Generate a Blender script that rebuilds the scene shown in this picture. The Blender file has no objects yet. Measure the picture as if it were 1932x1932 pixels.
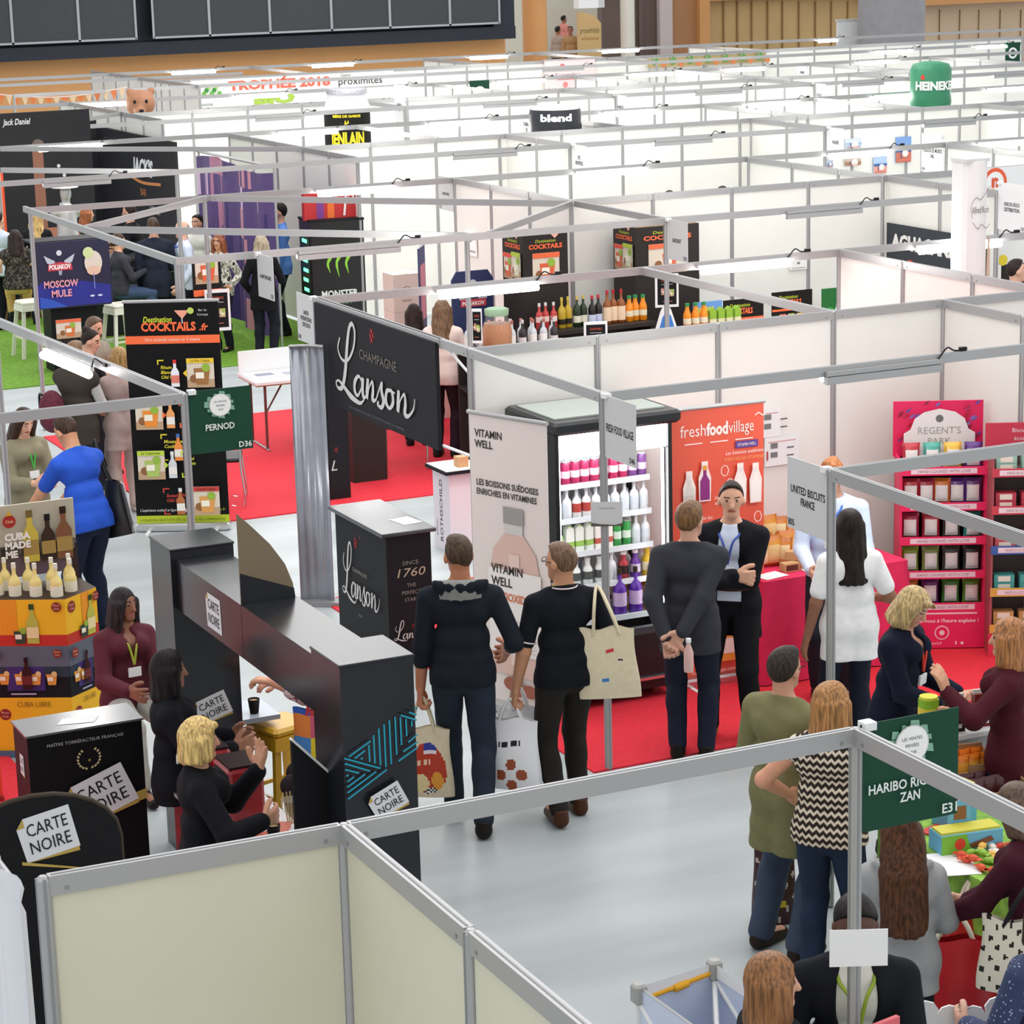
import bpy, math, random
import numpy as np
from mathutils import Matrix, Vector
random.seed(7)
SC = bpy.context.scene
COL = SC.collection
# ---------------------------------------------------------------- camera, world, lights, exposure
CAM_LOC = np.array([-6.9964, -15.4925, 5.3344]); F_PX = 4632.07
YAW, PITCH, ROLL = -0.4397, 0.2323, -0.0262
def cam_axes():
    cy, sy, cp, sp = math.cos(YAW), math.sin(YAW), math.cos(PITCH), math.sin(PITCH)
    fwd = np.array([-sy*cp, cy*cp, -sp]); right = np.array([cy, sy, 0.0]); up = np.cross(right, fwd)
    cr, sr = math.cos(ROLL), math.sin(ROLL)
    return cr*right + sr*up, -sr*right + cr*up, fwd
AX = cam_axes()
cam = bpy.data.cameras.new('camera'); cam_o = bpy.data.objects.new('camera', cam); COL.objects.link(cam_o)
cam.sensor_width = 36; cam.sensor_fit = 'HORIZONTAL'; cam.lens = F_PX*36/1932; cam.clip_end = 300
m = Matrix.Identity(4)
for i in range(3):
    m[i][0] = AX[0][i]; m[i][1] = AX[1][i]; m[i][2] = -AX[2][i]; m[i][3] = CAM_LOC[i]
cam_o.matrix_world = m
SC.camera = cam_o
w = bpy.data.worlds.new('hall_ambient_fill'); SC.world = w; w.use_nodes = True  # uniform background added as ambient fill for the hall, not real daylight
bg = w.node_tree.nodes['Background']; bg.inputs[0].default_value = (0.97, 0.98, 1.0, 1); bg.inputs[1].default_value = 0.80
def area(name, loc, size, power, color=(1, 1, 1), sy=None, rot=(0, 0, 0)):
    l = bpy.data.lights.new(name, 'AREA'); l.energy = power; l.size = size; l.color = color
    if sy: l.shape = 'RECTANGLE'; l.size_y = sy
    o = bpy.data.objects.new(name, l); o.location = loc; o.rotation_euler = rot; COL.objects.link(o)
    return o
area('hall_lamp', (3, 0, 11), 12, 620, (1, 0.98, 0.95))
area('hall_lamp', (8, 18, 11), 16, 1050, (1, 0.98, 0.95))
for lx, ly in ((7, 22), (13, 22), (10, 29), (17, 29), (13, 36), (21, 36)): area('hall_lamp', (lx, ly, 11), 3.4, 150, (1, 0.98, 0.95))
SC.view_settings.view_transform = 'Standard'; SC.view_settings.look = 'None'
SC.view_settings.gamma = 1.0; SC.view_settings.use_curve_mapping = False
SC.view_settings.exposure = 0.46
# ---------------------------------------------------------------- helpers
def PX(px, py, x):
    d = ray(px, py); t = (x-CAM_LOC[0])/d[0]; return Vector(CAM_LOC+t*d)
def ray(px, py):
    return (px-966)/F_PX*AX[0] + (966-py)/F_PX*AX[1] + AX[2]
def W(px, py, z=0.0):
    d = ray(px, py); t = (z-CAM_LOC[2])/d[2]; return Vector(CAM_LOC + t*d)
MATS = {}
def M(name, col, rough=0.55, metal=0.0, var=0.0, scale=20.0, bump=0.0, emit=0.0, alpha=1.0, trans=0.0):
    """A procedural material: colour with optional noise variation and bump."""
    if name in MATS: return MATS[name]
    if isinstance(col, str):
        c = [int(col[i:i+2], 16)/255 for i in (0, 2, 4)]; col = [x/12.92 if x <= .04045 else ((x+.055)/1.055)**2.4 for x in c]
    mt = bpy.data.materials.new(name); mt.use_nodes = True; nt = mt.node_tree
    b = nt.nodes['Principled BSDF']
    b.inputs['Base Color'].default_value = (*col, 1); b.inputs['Roughness'].default_value = rough; b.inputs['Metallic'].default_value = metal
    mt.diffuse_color = (*col, 1)
    if max(col) < .07 and rough > .4: b.inputs['Specular IOR Level'].default_value = .18
    if alpha < 1: b.inputs['Alpha'].default_value = alpha
    if trans: b.inputs['Transmission Weight'].default_value = trans
    if emit:
        b.inputs['Emission Color'].default_value = (*col, 1); b.inputs['Emission Strength'].default_value = emit
    if var or bump:
        tc = nt.nodes.new('ShaderNodeTexCoord'); n = nt.nodes.new('ShaderNodeTexNoise'); n.inputs['Scale'].default_value = scale; n.inputs['Detail'].default_value = 4
        nt.links.new(tc.outputs['Object'], n.inputs['Vector'])
        if var:
            r = nt.nodes.new('ShaderNodeValToRGB')
            r.color_ramp.elements[0].position = .3; r.color_ramp.elements[1].position = .7
            r.color_ramp.elements[0].color = (*[max(0, x*(1-var)) for x in col], 1); r.color_ramp.elements[1].color = (*[min(1, x*(1+var)) for x in col], 1)
            nt.links.new(n.outputs['Fac'], r.inputs['Fac']); nt.links.new(r.outputs['Color'], b.inputs['Base Color'])
        if bump:
            bp = nt.nodes.new('ShaderNodeBump'); bp.inputs['Strength'].default_value = bump; bp.inputs['Distance'].default_value = .02
            nt.links.new(n.outputs['Fac'], bp.inputs['Height']); nt.links.new(bp.outputs['Normal'], b.inputs['Normal'])
    MATS[name] = mt; return mt
def mc(hexc, rough=0.6):
    return M('ink_'+hexc+('' if rough == .6 else '_%d' % (rough*100)), hexc, rough)
def tag(o, label=None, cat=None, group=None, kind=None):
    if label: o['label'] = label
    if cat: o['category'] = cat
    if group: o['group'] = group
    if kind: o['kind'] = kind
    return o
def thing(name, label, cat, loc=(0, 0, 0), rz=0.0, group=None):
    o = bpy.data.objects.new(name, None); o.empty_display_size = .1; COL.objects.link(o)
    o.location = loc; o.rotation_euler = (0, 0, rz); return tag(o, label, cat, group)
def dup(root, loc=None, rz=None, label=None):
    r = root.copy(); COL.objects.link(r)
    if loc is not None: r.location = loc
    if rz is not None: r.rotation_euler = (0, 0, rz)
    if label: r['label'] = label
    for ch in list(root.children):
        c = ch.copy(); COL.objects.link(c); c.parent = r
        for g in ch.children:
            d = g.copy(); COL.objects.link(d); d.parent = c
    return r
class MB:
    """Collects faces with a material each; build() links them as one mesh object."""
    def __init__(s): s.v = []; s.f = []; s.fm = []; s.sm = []; s.mats = []
    def mi(s, mat):
        if mat not in s.mats: s.mats.append(mat)
        return s.mats.index(mat)
    def add(s, vs, fs, mat, smooth=False):
        o = len(s.v); s.v += [tuple(map(float, v)) for v in vs]; k = s.mi(mat)
        for f in fs: s.f.append([o+i for i in f]); s.fm.append(k); s.sm.append(smooth)
        return s
    def box(s, c, d, mat, rz=0.0, mx=None, taper=1.0, bev=0.0):
        x, y, z = d[0]/2, d[1]/2, d[2]/2; vs = []
        if bev:
            ring = [(x-bev, -y), (x, -y+bev), (x, y-bev), (x-bev, y), (-x+bev, y), (-x, y-bev), (-x, -y+bev), (-x+bev, -y)]
        else: ring = [(x, -y), (x, y), (-x, y), (-x, -y)]
        n = len(ring)
        lv = [(-z, 1.0), (z, taper)]
        if bev: lv = [(-z, 1-bev/max(x, y)), (-z+bev, 1.0), (z-bev, taper), (z, taper*(1-bev/max(x, y)))]
        for zz, k in lv: vs += [(px*k, py*k, zz) for px, py in ring]
        fs = [list(range(n))[::-1], [n*(len(lv)-1)+i for i in range(n)]]
        for L in range(len(lv)-1): fs += [[L*n+i, L*n+(i+1) % n, (L+1)*n+(i+1) % n, (L+1)*n+i] for i in range(n)]
        R = mx if mx is not None else Matrix.Rotation(rz, 3, 'Z')
        return s.add([R @ Vector(v) + Vector(c) for v in vs], fs, mat)
    def bar(s, a, b, w, h, mat):
        a, b = Vector(a), Vector(b); d = b-a; L = d.length; d.normalize()
        up = Vector((0, 0, 1)) if abs(d.z) < .95 else Vector((0, 1, 0))
        sd = d.cross(up).normalized(); up = sd.cross(d)
        R = Matrix((d, sd, up)).transposed()
        return s.box((a+b)/2, (L, w, h), mat, mx=R)
    def tube(s, pts, r, mat, n=8, cap=True):
        pts = [Vector(q) for q in pts]; rs = r if isinstance(r, (list, tuple)) else [r]*len(pts); vs = []; fs = []
        prev = None
        for i, q in enumerate(pts):
            d = (pts[min(i+1, len(pts)-1)]-pts[max(i-1, 0)]).normalized()
            u = prev if prev is not None else (Vector((0, 0, 1)) if abs(d.z) < .9 else Vector((1, 0, 0)))
            u = (u-d*u.dot(d)).normalized(); prev = u; w_ = d.cross(u)
            vs += [q+(u*math.cos(2*math.pi*k/n)+w_*math.sin(2*math.pi*k/n))*rs[i] for k in range(n)]
        for i in range(len(pts)-1): fs += [[i*n+k, i*n+(k+1) % n, (i+1)*n+(k+1) % n, (i+1)*n+k] for k in range(n)]
        s.add(vs, fs, mat, True)
        if cap: s.add(vs[:n], [list(range(n))[::-1]], mat); s.add(vs[-n:], [list(range(n))], mat)
        return s
    def lathe(s, prof, mat, c=(0, 0, 0), n=14, mx=None, sq=None):
        """prof: (radius, z) pairs; sq: superellipse exponent for squarish sections."""
        vs = []; R = mx if mx is not None else Matrix.Identity(3)
        for r, z in prof:
            for k in range(n):
                a = 2*math.pi*(k+.5)/n; x, y = math.cos(a), math.sin(a)
                if sq: q = (abs(x)**sq+abs(y)**sq)**(-1/sq); x *= q; y *= q
                vs.append(R @ Vector((x*r, y*r, z))+Vector(c))
        fs = []
        for i in range(len(prof)-1): fs += [[i*n+k, i*n+(k+1) % n, (i+1)*n+(k+1) % n, (i+1)*n+k] for k in range(n)]
        s.add(vs, fs, mat, True)
        s.add(vs[:n], [list(range(n))[::-1]], mat); s.add(vs[-n:], [list(range(n))], mat); return s
    def ell(s, c, r, mat, nu=14, nv=8, mx=None):
        R = mx if mx is not None else Matrix.Identity(3)
        vs = []
        for i in range(nv+1):
            t = math.pi*i/nv
            for k in range(nu):
                a = 2*math.pi*k/nu; vs.append(R @ Vector((r[0]*math.sin(t)*math.cos(a), r[1]*math.sin(t)*math.sin(a), -r[2]*math.cos(t)))+Vector(c))
        fs = [[i*nu+k, i*nu+(k+1) % nu, (i+1)*nu+(k+1) % nu, (i+1)*nu+k] for i in range(nv) for k in range(nu)]
        return s.add(vs, fs, mat, True)
    def prism(s, poly, a, n, mat, fr=None):
        """poly: 2-D outline in frame fr (or x,y); extruded by n along the frame normal."""
        P0, U, V, N = fr if fr else (Vector(a), Vector((1, 0, 0)), Vector((0, 1, 0)), Vector((0, 0, 1)))
        k = len(poly); vs = [P0+U*u+V*v for u, v in poly]+[P0+U*u+V*v+N*n for u, v in poly]
        return s.add(vs, [list(range(k))[::-1], list(range(k, 2*k))]+[[i, (i+1) % k, k+(i+1) % k, k+i] for i in range(k)], mat)
    def build(s, name, parent=None, mats=None):
        me = bpy.data.meshes.new(name); me.from_pydata(s.v, [], s.f)
        for mt in s.mats: me.materials.append(mt)
        me.polygons.foreach_set('material_index', s.fm); me.polygons.foreach_set('use_smooth', s.sm); me.update()
        o = bpy.data.objects.new(name, me); COL.objects.link(o)
        if parent is not None: o.parent = parent
        return o
# text: glyph outlines of the built-in font, cached as flat meshes
_TX = {}
def text_mesh(t, bold=0.0):
    key = (t, bold)
    if key in _TX: return _TX[key]
    c = bpy.data.curves.new('t', 'FONT'); c.body = t; c.size = 1; c.resolution_u = 2; c.offset = bold; c.fill_mode = 'FRONT'
    o = bpy.data.objects.new('t', c); me = o.to_mesh()
    vs = [(v.co.x, v.co.y) for v in me.vertices]; fs = [list(q.vertices) for q in me.polygons]
    o.to_mesh_clear(); bpy.data.objects.remove(o); bpy.data.curves.remove(c)
    if not vs: vs = [(0, 0)]
    xs = [v[0] for v in vs]; _TX[key] = (vs, fs, min(xs), max(xs)); return _TX[key]
class Face:
    """A printed face: draws flat marks at (u, v) metres on a plane of an MB."""
    def __init__(s, mb, P0, U, V, lift=.0015): 
        s.mb = mb; s.P0 = Vector(P0); s.U = Vector(U).normalized(); s.V = Vector(V).normalized(); s.N = s.U.cross(s.V).normalized(); s.k = 1; s.l = lift
    def at(s, u, v): return s.P0+s.U*u+s.V*v+s.N*(s.l*s.k)
    def poly(s, pts, mat, up=True):
        s.mb.add([s.at(*q) for q in pts], [list(range(len(pts)))], mat)
        if up: s.k += 1
        return s
    def rect(s, u0, v0, u1, v1, mat): return s.poly([(u0, v0), (u1, v0), (u1, v1), (u0, v1)], mat)
    def disc(s, u, v, r, mat, n=20, ry=None, a0=0, a1=2*math.pi):
        ry = ry or r; return s.poly([(u+r*math.cos(a0+(a1-a0)*i/n), v+ry*math.sin(a0+(a1-a0)*i/n)) for i in range(n if a1-a0 > 6.2 else n+1)], mat)
    def text(s, t, u, v, h, mat, align='c', wid=None, shear=0.0, bold=0.0, rot=0.0, sx=1.0):
        """h: cap height in metres; wid: width to fit the line into."""
        vs, fs, x0, x1 = text_mesh(t, bold); k = h/.69; kx = k*sx
        if wid: kx = wid/max(1e-6, x1-x0)
        off = {'l': x0, 'c': (x0+x1)/2, 'r': x1}[align]; cr, sr = math.cos(rot), math.sin(rot); out = []
        for x, y in vs:
            a = (x-off)*kx+shear*y*k; b = y*k; out.append(s.at(u+a*cr-b*sr, v+a*sr+b*cr))
        s.mb.add(out, fs, mat); s.k += 1; return s
    def stroke(s, pts, w, mat):
        n = len(pts); ws = w if isinstance(w, (list, tuple)) else [w]*n; L = []; R = []
        for i, q in enumerate(pts):
            a = pts[max(0, i-1)]; b = pts[min(n-1, i+1)]; dx, dy = b[0]-a[0], b[1]-a[1]; d = math.hypot(dx, dy) or 1
            e = s.N*(2e-5*i); L.append(s.at(q[0]-dy/d*ws[i]/2, q[1]+dx/d*ws[i]/2)+e); R.append(s.at(q[0]+dy/d*ws[i]/2, q[1]-dx/d*ws[i]/2)+e)
        s.mb.add(L+R, [[n+i, n+i+1, i+1, i] for i in range(n-1)], mat); s.k += 1; return s
def spline(pts, n=8):
    """Catmull-Rom through 2-D or 3-D points."""
    out = []; P = [np.array(q, float) for q in pts]; P = [2*P[0]-P[1]]+P+[2*P[-1]-P[-2]]
    for i in range(1, len(P)-2):
        for k in range(n):
            t = k/n; a, b, c, d = P[i-1:i+3]
            out.append(tuple(.5*((2*b)+(c-a)*t+(2*a-5*b+4*c-d)*t*t+(3*b-a-3*c+d)*t**3)))
    out.append(tuple(P[-2])); return out
# common materials
ALU = M('aluminium', (0.41, 0.408, 0.41), .38, .35)
ALU_D = M('aluminium_groove', (0.27, 0.275, 0.285), .5, .3)
PANEL = M('white_panel', (0.845, 0.83, 0.78), .5, var=.015, scale=3)
WHITE = M('white_plastic', (0.82, 0.82, 0.82), .45)
PAPER = M('paper', (0.84, 0.84, 0.84), .7)
GREYP = M('grey_card', (0.60, 0.60, 0.60), .7)
BLACK = M('black_print', (0.012, 0.012, 0.015), .5)
BLKG = M('black_gloss', (0.014, 0.015, 0.02), .18)
CHROME = M('chrome', (0.6, 0.6, 0.6), .2, .9)
LED = M('led_tube', (1.0, 0.975, 0.93), .5, emit=42)
GLASS = M('clear_glass', (0.9, 0.95, 0.95), .05, alpha=.10)
SKIN = M('skin', (0.62, 0.36, 0.25), .55, var=.06, scale=14)
WOOD = M('beech_wood', (0.55, 0.33, 0.16), .5, var=.12, scale=6)
# ---------------------------------------------------------------- hall shell
def struct(name, mb, parent=None):
    return tag(mb.build(name, parent), kind='structure' if parent is None else None)
FLOOR = M('painted_floor', (0.405, 0.445, 0.452), .42, var=.14, scale=1.0, bump=.02)
nt = FLOOR.node_tree  # long soft scuffs over the cloudy grey
mp = nt.nodes.new('ShaderNodeMapping'); mp.inputs['Rotation'].default_value = (0, 0, .5); mp.inputs['Scale'].default_value = (.55, 2.2, 1)
nt.links.new(next(n for n in nt.nodes if n.type == 'TEX_COORD').outputs['Object'], mp.inputs[0]); nt.links.new(mp.outputs[0], next(n for n in nt.nodes if n.type == 'TEX_NOISE').inputs['Vector'])
struct('floor', MB().add([(-30, -25, 0), (75, -25, 0), (75, 75, 0), (-30, 75, 0)], [[0, 1, 2, 3]], FLOOR))
ORANGE = M('orange_paint', (0.66, 0.33, 0.12), .6, var=.04, scale=.4)
def PY(px, py, y):
    d = ray(px, py); t = (y-CAM_LOC[1])/d[1]; return Vector(CAM_LOC+t*d)
def slab(mb, px0, py0, px1, py1, y, th, mat, z0=None):
    """A block on the plane y whose front spans two picture corners; z0 lowers its foot."""
    a = PY(px0, py1, y); b = PY(px1, py0, y); zb = a.z if z0 is None else z0
    return mb.box(((a.x+b.x)/2, y+th/2, (zb+b.z)/2), (b.x-a.x, th, b.z-zb), mat)
struct('wall_back', MB().box((4.5, 44.3, 3), (33.4, .4, 6), ORANGE))
SCR = M('dark_mesh_screen', (0.055, 0.058, 0.063), .7, var=.15, scale=60, bump=.2)
FRD = M('dark_steel', (0.03, 0.034, 0.045), .45, .3)
t = thing('gallery_screen', 'long dark grey gallery front with mesh screens above the orange wall', 'screen', (4.5, 43.5, 2.6))
mb = MB().box((0, .2, .16), (33.4, .5, .32), FRD).box((16.38, .19, 1.86), (.6, .46, 3.08), FRD).box((-4.9+.62, .19, 1.86), (.8, .3, 3.08), FRD).box((0, .42, 1.6), (33.4, .06, 3.2), FRD)
mb.build('frame', t)
SEAM = M('pale_seam', (0.33, 0.35, 0.38), .6)
def x44(px): return PY(px, 60, 43.5).x-4.5
for a, b, seams in ((-200, 253, (20, 146)), (286, 938, (392, 506, 622, 732, 845))):
    xa, xb = x44(a), x44(b); mb = MB().box(((xa+xb)/2, -.12, 1.75), (xb-xa, .05, 2.7), SCR)
    for s in seams: mb.box((x44(s), -.16, 1.75), (.06, .03, 2.7), SEAM)
    mb.box(((xa+xb)/2, -.16, .42), (xb-xa, .03, .05), SEAM)
    for e in (xa, xb): mb.box((e, -.16, 1.75), (.05, .03, 2.7), SEAM)
    mb.build('mesh_panel', t)
# far entrance side
CREAM = M('cream_wall', (0.62, 0.60, 0.52), .7, var=.03, scale=1)
DBROWN = M('dark_brown_cladding', (0.10, 0.065, 0.055), .45, var=.15, scale=.6)
TAN = M('wood_cladding', (0.56, 0.37, 0.16), .55, var=.08, scale=.7)
TANJ = M('cladding_joint', (0.28, 0.17, 0.06), .7)
OCHRE = M('ochre_timber', (0.60, 0.29, 0.10), .55, var=.06, scale=.8)
struct('wall_entrance', slab(MB(), 955, -60, 1140, 118, 56, .3, CREAM, 0))
mb = slab(MB(), 1137, -60, 1246, 110, 52, .3, DBROWN, 0); slab(mb, 1207, 0, 1212, 110, 51.9, .1, DBROWN, 0)
slab(mb, 1246, -60, 1268, 110, 51.8, .4, M('pale_pillar', (0.52, 0.45, 0.44), .6), 0)
slab(mb, 1268, -60, 1322, 110, 52, .3, M('brown_orange_door', (0.36, 0.17, 0.07), .5, var=.08, scale=.5), 0)
slab(mb, 1321, -60, 1339, 110, 51.8, .5, OCHRE, 0)
struct('wall_centre', mb)
mb = slab(MB(), 1338, -70, 1640, 130, 52.4, .3, TAN, 0); slab(mb, 1338, -80, 1660, 2, 52.0, .5, OCHRE)
for px in (1366, 1392, 1419, 1449, 1477, 1508, 1539, 1569, 1600): slab(mb, px-1, 2, px+1, 130, 52.35, .1, TANJ, 0)
struct('wall_right', mb)
struct('floor', MB().box((PX(1065, 90, 22).x+3.0, 51.2, .5), (9, 9, 1.0), CREAM))
mb = slab(MB(), 1640, -70, 2100, 130, 52.4, .3, M('pale_cladding', (0.62, 0.46, 0.31), .55, var=.05, scale=.7), 0); slab(mb, 1640, -80, 2100, 15, 51.9, .5, OCHRE)
for px in (1773, 1811, 1847, 1887, 1926): slab(mb, px-1, 18, px+1, 130, 52.35, .1, TANJ, 0)
struct('wall_far', mb)
t = thing('concrete_column', 'massive round grey concrete column at the back of the hall', 'column', (PY(1681, 100, 46).x, 46, 0))
MB().lathe([(.98, 0), (.98, 7)], M('grey_concrete', (0.30, 0.29, 0.30), .6, var=.08, scale=3), n=32).build('shaft', t)
MB().lathe([(1.06, 0), (1.06, .35), (.98, .36)], M('grey_concrete_base', (0.25, 0.24, 0.25), .6), n=32).build('plinth', t)
for px, wd, lab, mt in ((1010, .34, 'thick orange timber column beside the end of the dark gallery', OCHRE), (1078, .20, 'slim cream column beside three people at the entrance', CREAM)):
    q = PY(px, 100, 46 if wd > .3 else 49.5); t = thing('entrance_column', lab, 'column', (q.x, 46, 0))
    MB().lathe([(wd, 0), (wd, 6)], mt, n=24).build('shaft', t); MB().lathe([(wd*1.15, 0), (wd*1.15, .15), (wd, .16)], mt, n=24).build('base_ring', t)
t = thing('entrance_board', 'tan arched entrance board with three lines of dark lettering', 'sign', (PY(1113, 80, 46.3).x, 46.3, 0))
mb = MB(); hw = .36
mb.prism([(-hw, 0), (hw, 0), (hw, 2.78), (.15, 3.0), (-.15, 3.08), (-hw, 3.1)], None, .08, TAN, (Vector((0, .08, 0)), Vector((1, 0, 0)), Vector((0, 0, 1)), Vector((0, -1, 0))))
f = Face(mb, (0, -.001, 0), (1, 0, 0), (0, 0, 1), .004)
f.text('proximités', 0, 2.52, .16, mc('5a5a20'), wid=.6); f.text('vivons', 0, 2.33, .1, mc('a07038'), wid=.55)
for z, s in ((1.62, 'HORAIRES'), (1.40, 'SALON'), (1.18, 'ENTRÉE')): f.text(s, 0, z, .13, mc('3a2a20'), wid=.56)
mb.build('board', t)
t = thing('white_box_sign', 'white box sign above the tan entrance board', 'sign', (PY(1109, 10, 46.3).x, 46.3, 3.2))
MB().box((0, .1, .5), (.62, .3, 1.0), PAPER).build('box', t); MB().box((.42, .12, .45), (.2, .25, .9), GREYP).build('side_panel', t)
t = thing('hedge_planter', 'cream planter wall topped with green foliage beside the gallery', 'planter', (PY(975, 50, 53).x, 53, 0))
MB().box((0, .2, 1.75), (1.3, .4, 3.5), CREAM).build('planter_wall', t)
mb = MB(); LEAF = M('leaf_green', (0.10, 0.30, 0.06), .6, var=.3, scale=9)
for i in range(60):
    a = random.uniform(-.7, .7); b = random.uniform(3.45, 4.1); mb.ell((a, random.uniform(0, .3), b), (.16, .1, .05), LEAF, 6, 4, Matrix.Rotation(random.random()*3, 3, 'Y'))
tag(mb.build('foliage', t), kind='stuff')
t = thing('white_door_panel', 'plain white panel standing in front of the tan cladding by the grey column', 'panel', (PY(1600, 100, 47).x, 47, 0))
MB().box((0, 0, 1.25), (.78, .06, 2.5), PAPER).build('board', t); MB().box((0, 0, 2.52), (.84, .1, .06), GREYP).build('top_rail', t)
# ---------------------------------------------------------------- carpets
def carpet(label, x0, y0, x1, y1, mat):
    tag(MB().box(((x0+x1)/2, (y0+y1)/2, .006), (x1-x0, y1-y0, .012), mat).build('carpet'), label, 'carpet')
RED = M('red_carpet', (0.66, 0.016, 0.034), .9, var=.10, scale=40, bump=.15)
carpet('red carpet tile field under the drinks fridge and the pink table', -.12, -2.02, 7, 2.88, RED)
carpet('red carpet in the booth with the folding table beyond the black hanging sign', -.3, 5.95, 5, 10.9, RED)
carpet('red carpet beneath the yellow and black rum display', -6.5, -3.2, -3.4, 1.2, RED)
GRASS = M('turf_green', (0.12, 0.27, 0.012), .9, var=.3, scale=25, bump=.6)
carpet('bright green artificial turf around the white bar stools', -2.5, 14.1, 5.05, 20.5, GRASS)
# ---------------------------------------------------------------- booth partitions
ZT = 2.5
def post_mb(h=ZT, mb=None, x=0, y=0):
    mb = mb or MB(); mb.box((x, y, h/2), (.046, .046, h), ALU, bev=.012)
    for k in range(4):
        a = k*math.pi/2; mb.box((x+.0232*math.cos(a), y+.0232*math.sin(a), h/2), (.003, .009, h-.01), ALU_D, rz=a)
    return mb
def rail_mb(L, mb=None, h=.066):
    mb = mb or MB(); mb.box((L/2, 0, ZT-h/2), (L-.03, .034, h), ALU); mb.box((L/2, 0, ZT+.0005), (L-.05, .007, .003), ALU_D)
    for x in (.07, L-.07): mb.box((x, -.018, ZT-.045), (.012, .004, .012), ALU_D)
    return mb
_PM = {}
def mesh_of(key, fn):
    if key not in _PM:
        o = fn().build(key); _PM[key] = o.data; bpy.data.objects.remove(o)
    return _PM[key]
def put(name, me, parent, loc, rz=0.0):
    o = bpy.data.objects.new(name, me); COL.objects.link(o); o.parent = parent; o.location = loc; o.rotation_euler = (0, 0, rz); return o
POSTS = set()
def partition(label, a, b, n, solid=True, ends=(1, 1), name=None, group=None, pm=None):
    """A run from a to b in n bays; solid runs carry white boards between the posts."""
    a, b = Vector((*a, 0)), Vector((*b, 0)); d = b-a; L = d.length; rz = math.atan2(d.y, d.x)
    t = thing(name or ('partition_wall' if solid else 'open_frame'), label, 'partition' if solid else 'frame', a, rz, group)
    bay = L/n; bl = round(bay, 2)
    for i in range(n+1):
        if (i == 0 and not ends[0]) or (i == n and not ends[1]) or (not solid and 0 < i < n): continue
        q = a+d*(i/n); key = (round(q.x/.08), round(q.y/.08))
        if any((key[0]+u, key[1]+v) in POSTS for u in (-1, 0, 1) for v in (-1, 0, 1)): continue
        POSTS.add(key); put('post', mesh_of('post', post_mb), t, (bay*i, 0, 0))
    if solid:
        for i in range(n):
            put('panel', mesh_of('panel%.2f%s' % (bl, pm.name if pm else ''), lambda: MB().box((bl/2, 0, 1.235), (bl-.035, .006, 2.4), pm or PANEL)), t, (bay*i, 0, 0))
            put('top_rail', mesh_of('rail%.2f' % bl, lambda: rail_mb(bl)), t, (bay*i, 0, 0))
    else: put('beam', mesh_of('rail%.2f' % L, lambda: rail_mb(L)), t, (0, 0, 0))
    return t
ORD = ['first', 'second', 'third', 'fourth', 'fifth', 'sixth', 'seventh', 'eighth', 'ninth', 'tenth', 'eleventh', 'twelfth', 'thirteenth', 'fourteenth']
# spines (solid, along x)
partition('white partition spine directly behind the drinks fridge and pink snack display', (0, 0), (7, 0), 7)
partition('white partition spine behind the dark cocktail shelves', (4.95, 8.2), (13.95, 8.2), 9, ends=(1, 1))
partition('white partition spine beyond the beach photographs, second one behind the shelves', (5.1, 16.7), (20.1, 16.7), 15)
partition('tall white spine under the big beer barrel, third behind the cocktail shelves', (5.3, 25.2), (26.3, 25.2), 21)
partition('farthest white spine near the trophy banner and green fruit banner', (8.7, 34.5), (30.7, 34.5), 22)
# cross walls
rows = {0: 'in the row of the fridge', 1: 'in the cocktail shelf row', 2: 'in the row beyond the beach photographs', 3: 'in the beer barrel row', 4: 'in the farthest row'}
cw = [(0, 5, 3, 0, 3), (0, 4, 0, -2, 2), (1, 4.95, 11.25, 8.2, 3), (1, 9, 11.25, 6.1, 5), (1, 12, 11.25, 8.2, 3),
      (2, 5.1, 19.8, 14.7, 5), (2, 8.2, 16.7, 14.65, 2), (2, 10.2, 19.8, 16.7, 3), (2, 12.3, 16.7, 14.65, 2), (2, 13.3, 19.8, 16.7, 3), (2, 15.4, 19.8, 16.7, 3), (2, 16.5, 16.7, 14.65, 2),
      (3, 5.2, 29.6, 23.4, 6), (3, 12.4, 28.8, 25.2, 4), (3, 13.4, 25.2, 23.1, 2), (3, 15.5, 28.8, 25.2, 4), (3, 17.5, 25.2, 23.1, 2), (3, 17.8, 28.8, 25.2, 4), (3, 19.6, 25.2, 23.1, 2), (3, 21, 28.8, 25.2, 4), (3, 24, 28.8, 25.2, 4),
      (4, 8.7, 39.7, 32, 8), (4, 16.2, 38, 34.5, 4), (4, 23.3, 38, 34.5, 4)]
cnt = {}
for r, x, y0, y1, n in cw:
    k = cnt.get(r, 0); cnt[r] = k+1
    partition('white cross partition %s, %s one counted from the left' % (rows[r], ORD[k]), (x, y0), (x, y1), n, ends=(1, 1))
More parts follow.
